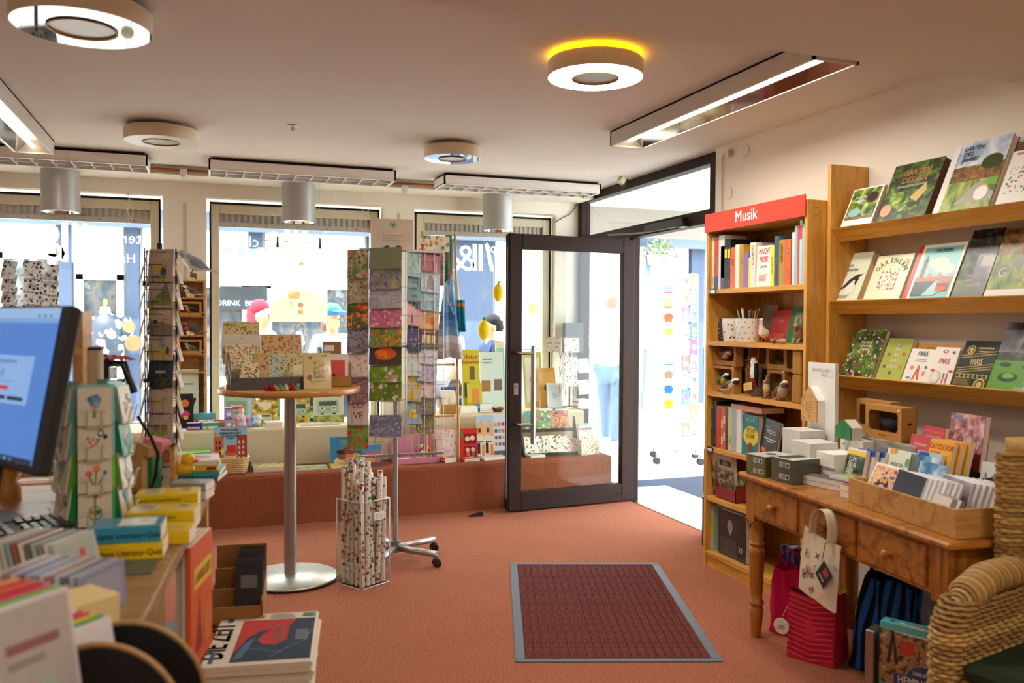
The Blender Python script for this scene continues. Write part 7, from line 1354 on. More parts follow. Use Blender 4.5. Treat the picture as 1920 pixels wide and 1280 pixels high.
for mt,nm,a,c in tw: sheet(stand((wx(a,yd) + wx(c,yd)) / 2,yd - .008,ZS + .006,0,14),(wx(c,yd) - wx(a,yd)) * .97,.155,.004,'e8e4d4',nm + ' picture card on the lower tier behind the door',(),'art_card','card','cards on the dark display','gloss',mt)
MDEF['flower_art'] = flower_mat('5a9a5a',['c84a8a','8a4ab0','e0c030','d8e0e0','e0703a'],'8ab060',38,.42); MDEF['vase_art'] = flower_mat('c86a7a',['d84a3a','e0b040','8a3a6a','4a6a4a'],'d8a05a',38,.45); MDEF['teal_art'] = flower_mat('4a9a9a',['3a7a5a','d86a5a','9ad0b8'],'5aa080',38,.4)
for mt,nm,a,c in (('teal_art','teal garden',984,1002),('flower_art','sunflower meadow',1003,1036),('vase_art','red vase',1036,1049),('vase_art','orange vase bouquet',1049,1068)): sheet(stand((wx(a,yd + .07) + wx(c,yd + .07)) / 2,yd + .062,ZS + zb + .006,0,14),(wx(c,yd + .07) - wx(a,yd + .07)) * .97,.155,.006,'d8d0c4',nm + ' art card on the upper tier behind the door',(),'art_card','card','cards on the dark display','gloss',mt)
wflat(1010,856,ZS,.14,.09,.006,['d8d4c8','c8c8b0','d8d0c0'],'loose bird card lying before the dark display',10,(('m',.1,.1,.9,.9,'bird_art'),),3,y=6.33)
t = thing('floral_box','floral file box with notebooks on the step behind the door','box',(wx(1106,6.36),6.34,ZS),8); MDEF['floral_paper'] = flower_mat('e8dfc0',['a83a3a','4a7a5a','c8a040','3a5a7a'],'e8dfc0',75,.36)
b = MB(); b.box((-.085,0,0),(.085,.13,.125)); b.build('carton','floral_paper',t)
for k in range(4): sheet(T(wx(1106,6.36),6.34,ZS) @ R(8,'Z') @ stand(-.02 + .012 * k,.03 + .028 * k,.10 + .015 * k,0,8),.14 - .01 * k,.10,.012,['d8d8e0','e0dccc','b8d0d4','c8dce0'][k],['lowest','second','third','tallest'][k] + ' notebook rising from the floral file box',(),'notebook','notebook','notebooks in the floral box','gloss',['floral_paper','c_mag','floral_paper','c_teal'][k])
# --- right window, on the riser
yk = 6.72
t = thing('kraft_tray','kraft card box with giraffe cards at the riser edge','box',(wx(844,6.66),6.66,ZR),-4); b = MB(); K = 'b08040'; b.box((-.07,0,0),(.07,.003,.075),K); b.box((-.07,.1,0),(.07,.103,.13),K); b.box((-.07,0,0),(-.067,.1,.09),K); b.box((.067,0,0),(.07,.1,.09),K); b.box((-.07,0,0),(.07,.1,.003),K); b.build('carton','matte',t)
for k in range(4): sheet(stand(wx(844,6.66),6.675 + .015 * k,ZR + .006,-4,10),.115,.15 + .012 * k,.004,'e8e0c8',['front giraffe','second giraffe','third giraffe','rearmost giraffe'][k] + ' card in the kraft card box',(('p',[(.4,.3),(.5,.3),(.56,.75),(.48,.78)],'d8b040'),('c',.5,.8,.06,'d8b040'),('c',.3,.3,.06,'d8c060'),('c',.7,.4,.08,'d8c060')),'greeting_card','card','giraffe cards','paper')
wbook(828,866,725,6.90,ZR,'3a5a8a','blue and red train picture book standing behind the kraft box',(('r',.1,.15,.9,.35,'c8583a'),('r',.0,.5,1,.62,'e0d8d0'),('r',.1,.7,.8,.82,'d89a4a')),.014,5)
wflat(880,780,ZR,.155,.11,.013,['e8e4d8','d8d0c0','e0dccc','efe8d0'],'cream paperback beside the kraft box',3,(('r',.1,.2,.7,.8,'e8d8a0'),),4,y=6.68)
wflat(912,776,ZR,.11,.10,.017,['4a8aa8','3a7a98','c8dce0','5a9ab8'],'blue paperback on the riser',0,(('r',.2,.3,.8,.7,'d8e8f0'),),4,y=6.69)
wbook(869,901,655,6.92,ZR,'c8b820','mustard yellow calendar with photo squares',(('r',.42,.5,.72,.72,'6a5a3a'),('r',.1,.2,.4,.45,'5a5a48'),('t','Natur',.5,.84,.09,'c8582a'),('t','kalender',.55,.76,.07,'c8582a')),.012,6)
wbook(902,945,660,6.96,ZR,'ccd8c8','pale green poster book with two autumn photos',(('r',.05,.3,.45,.5,'9a6a3c'),('r',.6,.32,.95,.52,'6a5a4a')) + tuple(lines(.1,.6,.8,.92,2,'6a7a6a')),.012,5)
wbook(878,905,718,6.82,ZR,'c8bc34','small yellow gift book in front of the calendar',(('r',.3,.3,.8,.8,'d88a3a'),),.012,6)
for k in range(3): tag(MB().ball((0,0,0),(.017,.017,.018),['4a8a7a','e0c830','5a7a3a'][k],10,7).build('gift_tin','gloss',loc=(wx(875 + 15 * k,6.78),6.78,ZR + .034)),['teal','yellow','olive'][k] + ' little round tin in the low wooden tray','tin','little round tins')
tag(MB().box((-.09,-.05,0),(.09,.05,.016),bev=.003).build('wooden_tray','oak_light',loc=(wx(892,6.78),6.78,ZR)),'low wooden tray with round tins on the riser','tray')
t = thing('nut_bowl','brown bowl of nuts at the riser edge near the door','bowl',(wx(934,6.70),6.70,ZR)); b = MB(); b.lathe([(0,0),(.03,0),(.055,.035),(.052,.036),(.028,.006),(0,.006)],20,'6a4a30'); b.build('bowl','gloss',t); b = MB(); [b.ball((.03 * math.cos(k * 2.4),.03 * math.sin(k * 2.4),.034),.010,['3a2a20','d8d0c8','8a6a4a'][k % 3],6,4) for k in range(10)]; tag(b.build('nuts','matte',t),kind='stuff')
for k,(px0,px1,pyt,y,col,lab) in enumerate(((935,952,640,7.0,'d8c89a','framed yellow map poster behind the door edge'),(985,1020,660,6.98,'c8b458','golden edged chart standing behind the glass door'),(1012,1045,690,6.9,'d89a3c','orange honey calendar leaning behind the glass door'),(1028,1056,718,6.82,'d8d4cc','pale notebook set leaning beside the small spinner'))):
 wbook(px0,px1,pyt,y,ZR,col,lab,(('r',.12,.1,.88,.9,['8ab8a8','d8d8b8','e0a850','c8c4bc'][k]),('c',.5,.5,.2,['c8b058','c8a840','7a5a34','b0aca4'][k])),.012,10)
for k in range(2): wflat(1052 - 25 * k,770,ZR,.14,.10,.012,'d8dcd8' if k else '5aa0a8',['teal','white'][k] + ' notebook lying at the riser edge behind the door',0,y=6.68)
wflat(1096,772,ZR,.12,.10,.016,['e0dcd8','d89aa0','e8e4e0','c87a84','e8e0dc'],'white and rose notebook at the window corner',3,n=5,y=6.72)
# small notebook spinner
ysp = 6.80; xs = wx(1068,ysp); t = thing('notebook_spinner','small black wire spinner of patterned notebooks on the riser','card rack',(xs,ysp,ZR)); BK = '1c1a1a'
MB().cyl((0,0,.01),(0,0,at(1068,640,y=ysp).z - ZR),.008,col=BK,n=10).build('pole','metal',t)
b = MB()
for k in range(4): wire(b,[(0,0,.02),(.13 * math.cos(k * PI / 2 + .4),.13 * math.sin(k * PI / 2 + .4),.004)],.004,BK)
b.build('foot','paint',t)
b = MB()
for zt_ in (.16,.32,.46): [wire(b,[(.09 * math.cos(a),.09 * math.sin(a),zt_ - .04 + .08 * (q % 2)) for q,a in enumerate([2 * PI * j / 16 for j in range(16)])],.0016,BK,True) for _ in (0,)]
for k in range(8): a = 2 * PI * k / 8; wire(b,[(.09 * math.cos(a),.09 * math.sin(a),.1),(.09 * math.cos(a),.09 * math.sin(a),.52)],.0018,BK)
tag(b.build('wire_cage','paint',t),kind='stuff')
fl('n_heart','ece6dc',['b83a4a','3a3a3a','ece6dc'],'ece6dc',60,.3); fl('n_deer','ece8de',['8a6a4a','4a6a4a','b85a4a'],'ece8de',50,.3); fl('n_green','8aa888',['6a8a6a','7a4a6a','a8c0a0'],'9ab498',30,.3)
for k,(px0,px1,pyt,dy,yaw,mt,nm) in enumerate(((1026,1050,632,.0,-40,'n_heart','cream spined notebooks at the upper far side'),(1055,1090,633,-.1,0,'n_heart','heart patterned notebook in the upper pocket'),(1053,1086,669,-.1,0,'n_deer','woodland deer notebook in the middle pocket'),(1052,1086,697,-.1,0,'n_deer','robin wreath notebook in the lower pocket'),(1086,1106,672,-.04,35,'n_green','green striped notebook facing the doorway'),(1086,1106,712,-.04,35,'n_green','green leaf notebook facing the doorway, lower'))):
 y = ysp + dy; P = at((px0 + px1) / 2,pyt,y=y); sheet(T(P.x,y,P.z - .125) @ R(yaw - 8,'Z') @ R(-6,'X'),.135,.125,.014,'e4ded2',nm + ' of the small spinner',(),'notebook','notebook','notebooks in the small spinner','gloss',mt)
tag(MB().box((wx(1054,7.1),7.08,at(1054,640,y=7.1).z - .1),(wx(1092,7.1),7.10,at(1054,605,y=7.1).z),'4a463f').build('notice_board','paint'),'dark grey back panel in the window corner','panel')
# --- hanging window decorations
def mango(px,pyt,pyb,y,label):
 top,bot = at(px,pyt,y=y),at(px,pyb,y=y); h = top.z - bot.z; t = thing('paper_fruit',label,'decoration',(top.x,y,bot.z),0,'hanging paper fruits')
 b = MB(); b.lathe([(0,0),(h * .10,h * .04),(h * .2,h * .22),(h * .24,h * .45),(h * .17,h * .68),(h * .08,h * .80),(0,h * .82)],12,'e2bc18'); b.build('fruit','cloth',t)
 b = MB(); [b.loft([(0,0,h * .78,.004,.003),(math.cos(a) * h * .12,0,h * .92,.012,.003),(math.cos(a) * h * .22,0,h * .88,.003,.002)],6,'6aa82c',M=R(40 * k,'Z')) for k,a in enumerate((0,.6,2.4,3.0))]; b.build('leaves','cloth',t)
 MB().cyl((0,0,h * .9),(0,0,2.535 - bot.z),.0012,col='c8c8c0',n=4).build('thread','matte',t)
mango(907,591,638,7.05,'large yellow paper mango with green leaves hanging in the window'); mango(934,524,566,7.1,'slim yellow paper fruit hanging higher in the window')
MDEF['lantern'] = attr_mat(.8,var=.03,sub=.7)
for px,py,r_,lab in ((242,612,.045,'upper round paper lantern behind the black card rack'),(250,643,.06,'lower round paper lantern behind the black card rack'),(1000,578,.05,'round paper lantern seen through the glass door'),(627,608,.045,'round paper lantern beside the hanging poster')):
 P = at(px,py,y=6.92 if py == 643 else 7.06); t = thing('paper_lantern',lab,'lantern',tuple(P),0,'round paper lanterns'); b = MB(); b.lathe([(r_ * math.sin(a),-r_ * math.cos(a)) for a in [PI * (.06 + .88 * q / 10) for q in range(11)]],16,'f8ecd0'); b.build('shade','lantern',t); MB().cyl((0,0,r_ * .95),(0,0,2.535 - P.z),.001,col='d8d4cc',n=4).build('thread','matte',t)
# mirrored shop lettering on the panes, loose cables, boxes on the wall
MDEF['vinyl'] = attr_mat(.7,var=.02,sub=.5)
def pane_text(parent,items):
 b = MB()
 for s_,px,py,size in items: P = at(px,py,y=YW + .108); b.text(s_,T(P.x,YW + .108,P.z) @ R(90,'X') @ S3(-1,1,1),size,'e8ecea','c')
 tag(b.build('pane_lettering','vinyl',parent),kind='stuff')
ws = [o for o in COL.objects if o.name.startswith('window_')]; ws.sort(key=lambda o: o.name)
def pane_logo(parent,px,py,s):
 P = at(px,py,y=YW + .107); b = MB(M=T(P.x,YW + .1065,P.z)); b.text('&',R(90,'X') @ S3(-1,1,1),.42 * s,'dfe6e2','c')
 for x0,sl in ((.10,0),(.17,0),(.24,.07)): b.add([(x0 * s + sl * s,0,0),(x0 * s + .045 * s + sl * s,0,0),(x0 * s + .045 * s,0,.30 * s),(x0 * s,0,.30 * s)],[(0,1,2,3)],'dfe2d4')
 b.build('pane_logo','vinyl',parent)
pane_text(ws[0],[('Sternkopf',215,455,.125),('Bücher',32,447,.125),('& Haase',235,492,.10)]); pane_logo(ws[0],88,490,1.0)
pane_text(ws[1],[('Stern',625,465,.125),('cher',458,462,.125),('ler',472,490,.11)]); pane_logo(ws[1],510,497,1.0)
pane_text(ws[2],[('Sternkopf',960,475,.125),('& Haase',965,508,.10)]); pane_logo(ws[2],870,507,.8)
for k,(px,py,lab) in enumerate(((758,352,'white cable junction box above the pier beside the glass door window'),(344,322,'white plug adapter on the cable trunking above the left pier'))):
 P = at(px,py,y=6.85); t = thing('junction_box',lab,'junction box',(P.x,6.845,P.z - .03)); MB().box((-.025,-.03,0),(.025,.015,.05),'e2dcd2',bev=.006).build('box','paint',t); MB().cyl((0,-.01,-.012),(0,-.01,0),.018,col='d0c8bc',n=12).build('gland','paint',t)
P = at(1362,286,x=XR - .03); t = thing('junction_box','white junction box high on the wall next to the door frame','junction box',(XR - .032,P.y,P.z - .03)); MB().box((0,-.025,0),(.031,.02,.05),'d8cdbc',bev=.005).build('box','paint',t)
b = MB(M=T(-(XR - .032),-P.y,-(P.z - .03))); b.tube([(XR - .008,P.y + .03,P.z + .02),(XR - .012,P.y + .075,P.z - .02),(XR - .008,P.y + .08,P.z - .4),(XR - .008,P.y + .07,P.z - .6)],.006,'d0c4b0',6); b.build('cable','paint',t)
def cable(name,label,pts,r,col): tag(MB().tube(pts,r,col,5).build(name,'paint'),label,'cable')
cable('black_cable','thin black cable running from the window frame to the door post',[tuple(at(*q,y=YW - .02)) for q in ((1085,376),(1076,392),(1068,402),(1055,408),(1040,417))],.004,'1c1a1a')
cable('light_string','tangled fairy light string hanging on the wall between lamps',[tuple(at(*q,y=YW - .02)) for q in ((153,345),(165,338),(172,325),(200,318),(215,332),(229,350),(240,365),(246,380),(238,395),(247,412))],.0025,'e6ded0')
cable('light_string','loose white cable hanging above the round table window',[tuple(at(*q,y=YW - .02)) for q in ((350,325),(360,340),(383,330),(384,350),(378,366),(372,378))],.0025,'e0d6c6')
cable('light_string','pale cord dangling over the window frame behind the spinner',[tuple(at(*q,y=YW - .02)) for q in ((679,350),(678,370),(678,390),(682,398),(690,396),(700,380),(722,377))],.0025,'e6dcc0')
for px,py,lab in ((1397,283,'upper'),(1366,362,'lower')): P = at(px,py,x=XR - .004); tag(MB().lathe([(.04,0),(.038,.006),(0,.007)],20,'e4dacb',M=R(-90,'Y')).build('round_cover','paint',loc=(XR - .0005,P.y,P.z)),lab + ' round blank cover on the wall beside the door frame','wall cover','round wall covers')
# ------------------------------------------------------------------ sales counter
KZ = .95
def atd(px,py,d): return CAM + (CR * ((px - 960) / F_PX) - CU * ((py - 640) / F_PX) + CF) * d
o_ = at(405,897,z=KZ); q_ = at(250,1195,z=KZ); KY = math.degrees(math.atan2(q_.y - o_.y,q_.x - o_.x)); KM = T(o_.x,o_.y,0) @ R(KY,'Z')
t = thing('sales_counter','wooden sales counter with glass pad in the left foreground','counter',M=KM)
MB().box((0,-1.5,KZ - .03),(2.6,0,KZ),bev=.003).build('counter_top','counter_wood',t)
MB().box((-.002,-1.5,KZ - .028),(0,0,KZ - .002),'4a5a66').build('edge_band','gloss',t)
for x in (.03,2.5):
 for y in (-1.45,-.07): MB().box((x,y,0),(x + .05,y + .05,KZ - .03)).build('leg','oak_light',t)
MB().box((.25,-1.4,.3),(2.5,-.12,KZ - .03),'5a3a22').build('cabinet','counter_wood',t)
MB().box((.42,-.30,KZ),(1.05,-.03,KZ + .003),'4a5450').build('writing_pad','gloss',t)
def K(px,py,z=KZ): return at(px,py,z=z)
YL = 'e3c51c'
def quiz(px,py,z,w,d,h,col,lab,yaw=0,art=(),front=(),**kw):
 p = K(px,py); t = thing('literature_box',lab,'book',M=T(p.x,p.y,z) @ R(yaw,'Z'),group='yellow literature books on the counter'); b = MB(); b.box((-w / 2,0,0),(w / 2,d,h),col,bev=.0015); b.build('cover','gloss',t); b = MB(); b.box((w / 2 - .001,.002,.002),(w / 2 + .0006,d - .002,h - .002),'efe9da'); b.build('pages','paper',t)
 b = MB(); mm_ = ['gloss']; art_on(b,art,w,d,mm_,M=T(-w / 2,0,h) @ R(-90,'X')); art_on(b,front,w,h,mm_,M=T(-w / 2,0,0))
 if art or front: b.build('print',mm_,t)
RA = (('r',.08,.3,.42,.9,'e8e2c8'),) + tuple(('r',.12,.4 + .12 * i,.36,.44 + .12 * i,'6a6a50') for i in range(4)) + (('c',.78,.7,.08,'9a9a80'),)
FR = (('t','Reclams Universal-Bibliothek',.4,.3,.32,'5a4c10','c',.9),)
Z = KZ + .001
for k in range(2): quiz(312,962,Z + .024 * k,.155,.10,.0235,YL,['lower','upper'][k] + ' yellow book of the far pile behind the small pile',-4,RA if k else (),FR)
for k in range(2): quiz(300,998,Z + .024 * k,.155,.10,.0235,YL,['lower','upper'][k] + ' yellow book of the middle pile',-8,RA if k else (),FR)
quiz(322,1022,Z,.075,.10,.03,'e0c018','small yellow box beside the blue quiz box',-8,(('r',.2,.2,.8,.8,'d8b810'),))
quiz(236,1052,Z,.145,.10,.034,'e0b818','yellow quiz box under the blue one',-4,(),(('t','Reclams Literatur-Quiz',.5,.3,.4,'4a3c10','c',.85),))
quiz(234,1050,Z + .0345,.142,.10,.034,'2f86a4','light blue quiz box on top of the yellow one',-4,(('r',.38,.15,.9,.85,'e0e0d0'),('c',.72,.6,.07,'e0a828')),(('t','Reclams Literatur-Quiz',.5,.3,.4,'123a4c','c',.85),))
p = K(345,921); t = thing('rubber_duck','yellow rubber duck with orange beak on the counter','toy duck',(p.x,p.y + .03,KZ + .048),160); b = MB(); b.loft([(.035,0,.02,.004,.003),(.026,0,.016,.018,.014),(.004,0,.016,.026,.018),(-.018,0,.016,.02,.016),(-.03,0,.016,.006,.006)],12,'e8b81c'); b.ball((-.012,0,.042),.021,'ecbe20',14,10); b.build('body','gloss',t); b = MB(); b.loft([(-.028,0,.038,.010,.006),(-.046,0,.038,.009,.003)],8,'e0662c'); b.build('beak','gloss',t); b = MB(); [b.ball((-.028,s * .010,.048),.003,'15110c',6,4) for s in (-1,1)]; b.build('eyes','gloss',t)
for k in range(2): quiz(352,938,Z + .024 * k,.10,.07,.0235,['c8ccc8','8a9a98'][k],['lower','upper'][k] + ' grey booklet under the rubber duck',-20)
for k,(c_,lab) in enumerate((('4a6a8a','blue paperback lowest in the corner pile'),('3aa0a8','teal paperback second in the corner pile'),('e0b820','yellow spined paperback third in the corner pile'),('e8e4d8','white paperback with grey bird topmost in the corner pile'))):
 quiz(366 + 3 * (k % 2),905,Z + .017 * k,.135,.15,.0165,c_,lab,-12 + 4 * k,(('c',.6,.5,.22,'8a94a0',.6),('r',.0,.0,.3,1,'d8c878')) if k == 3 else (),(('r',.75,.2,.95,.8,'8a2430'),) if k == 2 else ())
for k,(px,c_,lab) in enumerate(((252,'c8a878','kraft card box standing behind the yellow piles'),(268,'2f8a54','green and pink folded gift box behind the yellow piles'),(290,'b88a50','open wooden frame standing at the far counter edge'))):
 p = K(px,925); b = MB(); w_,h_ = [(.07,.12),(.06,.13),(.055,.14)][k]
 if k == 2: [b.box(a,c,'ffffff') for a,c in (((-w_,0,0),(-w_ + .012,.05,h_)),((w_ - .012,0,0),(w_,.05,h_)),((-w_,0,0),(w_,.05,.012)),((-w_,0,h_ - .012),(w_,.05,h_)))]
 else: b.box((-w_ / 2,0,0),(w_ / 2,.05,h_),c_,bev=.002); b.box((-w_ / 2,.0,h_),(w_ / 2,.05,h_ + .03),'d8889a' if k else c_,M=R(12,'Y'))
 o = b.build(['card_box','gift_box','wooden_stand'][k],'oak_light' if k == 2 else 'paint'); o.matrix_world = T(p.x,p.y,KZ) @ R(-50 + 20 * k,'Z'); tag(o,lab,['box','box','stand'][k])
tag(MB().tube([tuple(atd(*q)) for q in ((258,780,2.4),(283,820,2.4),(296,850,2.4),(292,890,2.4),(280,925,2.45))],.005,'15110f',6).build('black_cable','gloss'),'black cable looping down behind the white card spinner','cable')
# white counter spinner with small quilled cards
P = K(172,985); SQ = .84; t = thing('counter_spinner','small white wire spinner of mini cards on the counter','card rack',(P.x,P.y + .05,KZ)); CRX,CRY = P.x,P.y + .05; WH = 'd8ceb8'
b = MB(M=S3(SQ,SQ,SQ)); wire(b,[(0,0,.01),(0,0,.40)],.006,WH); [wire(b,[(0,0,.03),(.11 * math.cos(a),.11 * math.sin(a),.003)],.004,WH) for a in (0.3,1.8,3.4,4.9)]; b.build('stand','paint',t)
b = MB(M=S3(SQ,SQ,SQ))
for z in [.03 + .024 * k for k in range(16)]: wire(b,[(.055 * math.cos(a),.055 * math.sin(a),z) for a in [PI / 4 * q for q in range(8)]],.0012,WH,True)
for a in [PI / 4 * q for q in range(8)]: wire(b,[(.055 * math.cos(a),.055 * math.sin(a),.02),(.055 * math.cos(a),.055 * math.sin(a),.40)],.0016,WH)
tag(b.build('wire_cage','paint',t),kind='stuff')
def flw(kind):
 if kind == 0: return tuple(('c',.5 + .16 * math.cos(a) * r,.66 + .11 * math.sin(a) * r,.09,['5a8ab0','2a5a90','7aa8c0','3a78a0'][i % 4]) for i,(a,r) in enumerate((k * 2.4,(k / 12) ** .5) for k in range(12))) + (('r',.46,.2,.54,.5,'4a8a3a'),('p',[(.3,.36),(.5,.46),(.7,.36),(.5,.40)],'e08a5a'))
 if kind == 1: return tuple(('c',u,v,.05,c) for u,v,c in ((.35,.45,'d84a4a'),(.45,.52,'e06a6a'),(.55,.42,'d84a4a'),(.4,.36,'e06a6a'),(.6,.5,'4a8a4a'),(.3,.55,'4a8a4a'))) + (('l',[(.25,.25),(.6,.42)],'d84a4a',.0012),('c',.68,.68,.1,'1c2430',1.2),('c',.68,.68,.06,WH,1.2),('c',.82,.58,.07,'1c2430',1.2))
 if kind == 2: return (('c',.55,.62,.12,'e0823a'),('c',.32,.5,.11,'d85a68'),('c',.8,.52,.07,'3a7ab8'),('l',[(.55,.55),(.5,.2)],'3a7a3a',.0015),('l',[(.32,.44),(.45,.2)],'3a7a3a',.0015),('l',[(.8,.48),(.58,.2)],'3a7a3a',.0015))
 return (('c',.5,.34,.22,'7aa03a',1.1),('c',.5,.34,.17,WH,1.1),('c',.42,.36,.09,'e07a4a'),('c',.58,.36,.09,'4a5a8a'),('l',[(.5,.1),(.5,.85)],'6a9a3a',.0025),('c',.52,.80,.08,'9a5a3a',1.2),('c',.5,.12,.07,'8ab04a'))
faces = [(8,0),(74,1),(-58,2),(140,3),(-124,4)]
for ang,fi in faces:
 for r_ in range(4):
  zc = .298 - .097 * r_; M0 = T(CRX,CRY,KZ) @ R(ang,'Z') @ T(0,-.075 * SQ,zc * SQ); nn = 3 if fi == 0 else 5
  for k in range(nn if fi < 4 else 1):
   M_ = M0 @ T(.004 * k if fi == 0 else 0,.006 * k - .024,.0034 * k) @ R(-9,'X')
   band = ['8ac0b8','8ac0b8','7ac83a','3aa85a'][r_]
   sheet(M_,.074,.092,.003,(band if k else WH) if fi != 1 or r_ != 1 else '2f9a74','%s quilled card, %s tier, %s side of the white spinner' % (['front','second','third','fourth','fifth'][k] + ' ' + ['blue hydrangea','ribbon and coral','three flower','treble clef'][(r_ + fi) % 4],ORD[r_],['camera','aisle','monitor','window','far'][fi]),flw((r_ + fi) % 4) if k == 0 else (),'mini_card','card','mini cards in the white spinner','gloss')
  o = inst(pk_cache['w'],t) if 'w' in pk_cache else pk_cache.setdefault('w',pocket(.074,.055,.025,c=WH,r=.002).build('wire_pocket','paint',t)); o.matrix_local = T(-CRX,-CRY,-KZ) @ M0 @ T(0,-.012,-.003)
# keyboard
t = thing('keyboard','black computer keyboard at the left edge of the counter','keyboard',M=T(-.285,2.235,KZ) @ R(24,'Z') @ T(-.22,.07,0) @ R(3,'X'))
MB().box((-.22,-.07,0),(.22,.075,.022),'1d1e22',bev=.005).build('case','paint',t); kp = None
for r_ in range(6):
 for c_ in range(21):
  if c_ in (15,) or (c_ > 15 and r_ in (3,) and c_ < 19): continue
  M_ = T(-.208 + .0198 * c_,-.062 + .0218 * r_,.022)
  if kp is None: kp = MB().box((0,0,0),(.0165,.018,.007),'2c2d33',bev=.002).build('key','gloss',t); kp.matrix_local = M_
  else: inst(kp,t,M=M_)
# monitor
MDEF['screen_glow'] = (lambda name: (lambda mm: (mm[1].links.new(mm[1].nodes.new('ShaderNodeVertexColor').outputs[0],mm[2].inputs['Emission Color']),mm[2].inputs['Emission Strength'].__setattr__('default_value',.75),mm[2].inputs['Base Color'].__setattr__('default_value',(.02,.02,.02,1)),mm[0])[-1])(nmat(name)))
BR = atd(60,892,1.72); t = thing('monitor','black computer monitor with blue order screen at the left edge','monitor',M=T(BR.x,BR.y,BR.z) @ R(-57,'Z') @ R(-11,'X')); mw_,mh_ = .56,.352
MB().box((-mw_,.002,0),(.012,.035,mh_),'17171a',bev=.006).build('case','paint',t)
b = MB(); art_on(b,(('r',0,0,1,1,'4f86d6'),('r',0,.93,1,1,'9cc0ea'),('r',0,.90,1,.93,'7fa8e0'),('r',.30,.36,.86,.68,'8db6ea'),('t','Bestellung abgeschlossen',.60,.63,.028,'3a5a94'),('c',.60,.56,.022,'7aa4dc'),('l',[(.59,.56),(.597,.552),(.612,.572)],'3a9a6a',.0015),('r',.5,.505,.72,.508,'4a6aa4'),('r',.54,.45,.68,.475,'c8304a'),('r',.53,.385,.67,.41,'1c2c50'),('r',.69,.385,.83,.41,'1c2c50'),('r',0,0,1,.035,'10203c')) + tuple(('c',.84 + .05 * i,.945,.007,'24406c') for i in range(3)) + tuple(('r',.42 + .05 * i,.008,.445 + .05 * i,.026,['3a7ab8','2a9ad0','3ab07a','6a9ad8'][i % 4]) for i in range(9)),mw_ - .018,mh_ - .024,[1],base=.0002,M=T(-mw_ + .008,0,.018)); b.build('screen','screen_glow',t)
st = MB(); st.tube([(-.34,.04,.15),(-.42,.10,.05),(-.46,.12,BR.z * -1 + KZ + .05)],.02,'17171a',8); st.box((-.58,.02,-BR.z + KZ + .035),(-.36,.22,-BR.z + KZ + .05),'17171a',bev=.004); st.build('stand','paint',t)
# things behind the monitor and the spinner
MDEF['petal'] = attr_mat(.6,var=.1)
P = atd(205,700,2.6); t = thing('phone_set','black card terminal on a stand behind the white spinner','terminal',(P.x - .03,P.y,KZ)); b = MB(); b.box((-.05,-.03,.15),(.03,.03,P.z - KZ + .06),'121214',bev=.008); b.tube([(.03,0,P.z - KZ + .03),(.07,0,P.z - KZ + .03),(.10,0,P.z - KZ - .06)],.012,'121214',8); b.build('body','gloss',t); MB().cyl((0,0,0),(0,0,.15),.02,col='1c1c1e',n=12).build('post','paint',t)
t = thing('red_flower','red artificial gerbera lying on the card terminal','flower',tuple(atd(213,672,2.6))); b = MB(); [b.loft([(.008,0,0,.006,.002),(.035,0,.006,.012,.003),(.06,0,-.004,.004,.002)],6,'c01e30',M=R(30 * k,'Z')) for k in range(12)]; b.build('petals','petal',t); MB().ball((0,0,.004),(.014,.014,.008),'5a1018',10,6).build('centre','petal',t)
P = atd(146,660,2.3); tag(MB().box((P.x - .012,P.y,KZ),(P.x + .012,P.y + .2,at(146,583,y=P.y).z)).build('wooden_post','oak_light'),'upright wooden board edge right of the monitor','board')
P = atd(162,720,2.4); tag(MB().box((P.x - .02,P.y,KZ),(P.x + .035,P.y + .1,at(162,652,y=P.y).z),'b0a890',bev=.006).box((P.x - .022,P.y - .002,at(162,656,y=P.y).z),(P.x + .037,P.y + .102,at(162,651,y=P.y).z),'14110f').build('tea_tin','paint'),'tall beige tin with black lid behind the monitor','tin')
wflat(60,905,ZS,.30,.2,.02,'d8d4cc','white and red picture book lying on the carpet step behind the keyboard',0,(('r',0,0,.2,1,'b83040'),('c',.7,.6,.1,'e0d040',.6)),y=6.36)
wbook(38,98,868,6.5,ZS,'6a4a1c','dark golden autumn picture book behind the monitor',(('m',.02,.02,.98,.98,'autumn'),),.012,8)
t = thing('turned_post','dark turned wooden post standing behind the keyboard','post',tuple(K(18,935))); b = MB(); b.lathe([(0,0),(.03,0),(.03,.03),(.018,.05),(.026,.08),(.018,.11),(.026,.13),(.02,.2),(0,.2)],16); b.build('shaft','pine_leg',t); MB().lathe([(0,.2),(.024,.2),(.02,.24),(0,.25)],14).build('finial','pine_leg',t)
# ------------------------------------------------------------------ foreground boxes of CDs and cards
def row(n,px,py,z,w,h,pitch,yaw,cols,lab,name,cat,grp,tilt=8,artf=None,t_=.009,z0=None):
 p = at(px,py,z=z)
 for k in range(n): sheet(T(p.x,p.y,z) @ R(yaw,'Z') @ T(pitch[0] * k,pitch[1] * k,0) @ R(-tilt,'X'),w,h,t_,cols[k % len(cols)],'%s %s' % (['front','second','third','fourth','fifth','sixth','seventh','eighth','ninth','tenth','eleventh','rearmost'][k],lab),artf if k == 0 and artf else (),name,cat,grp,'gloss')
CDC = ['b8bab4','c8c4b8','8a8e88','a8b0ac','6a6a68','d0ccc0','9a5a50','8aa0a8']
row(11,158,1085,KZ + .001,.12,.085,(0,.0135),62,CDC,'audio book case of the rear row beside the keyboard','audio_book','CD case','audio books in the rear row',14,(('r',.1,.1,.9,.9,'a8b4ac'),('c',.6,.6,.08,'c8605a')))
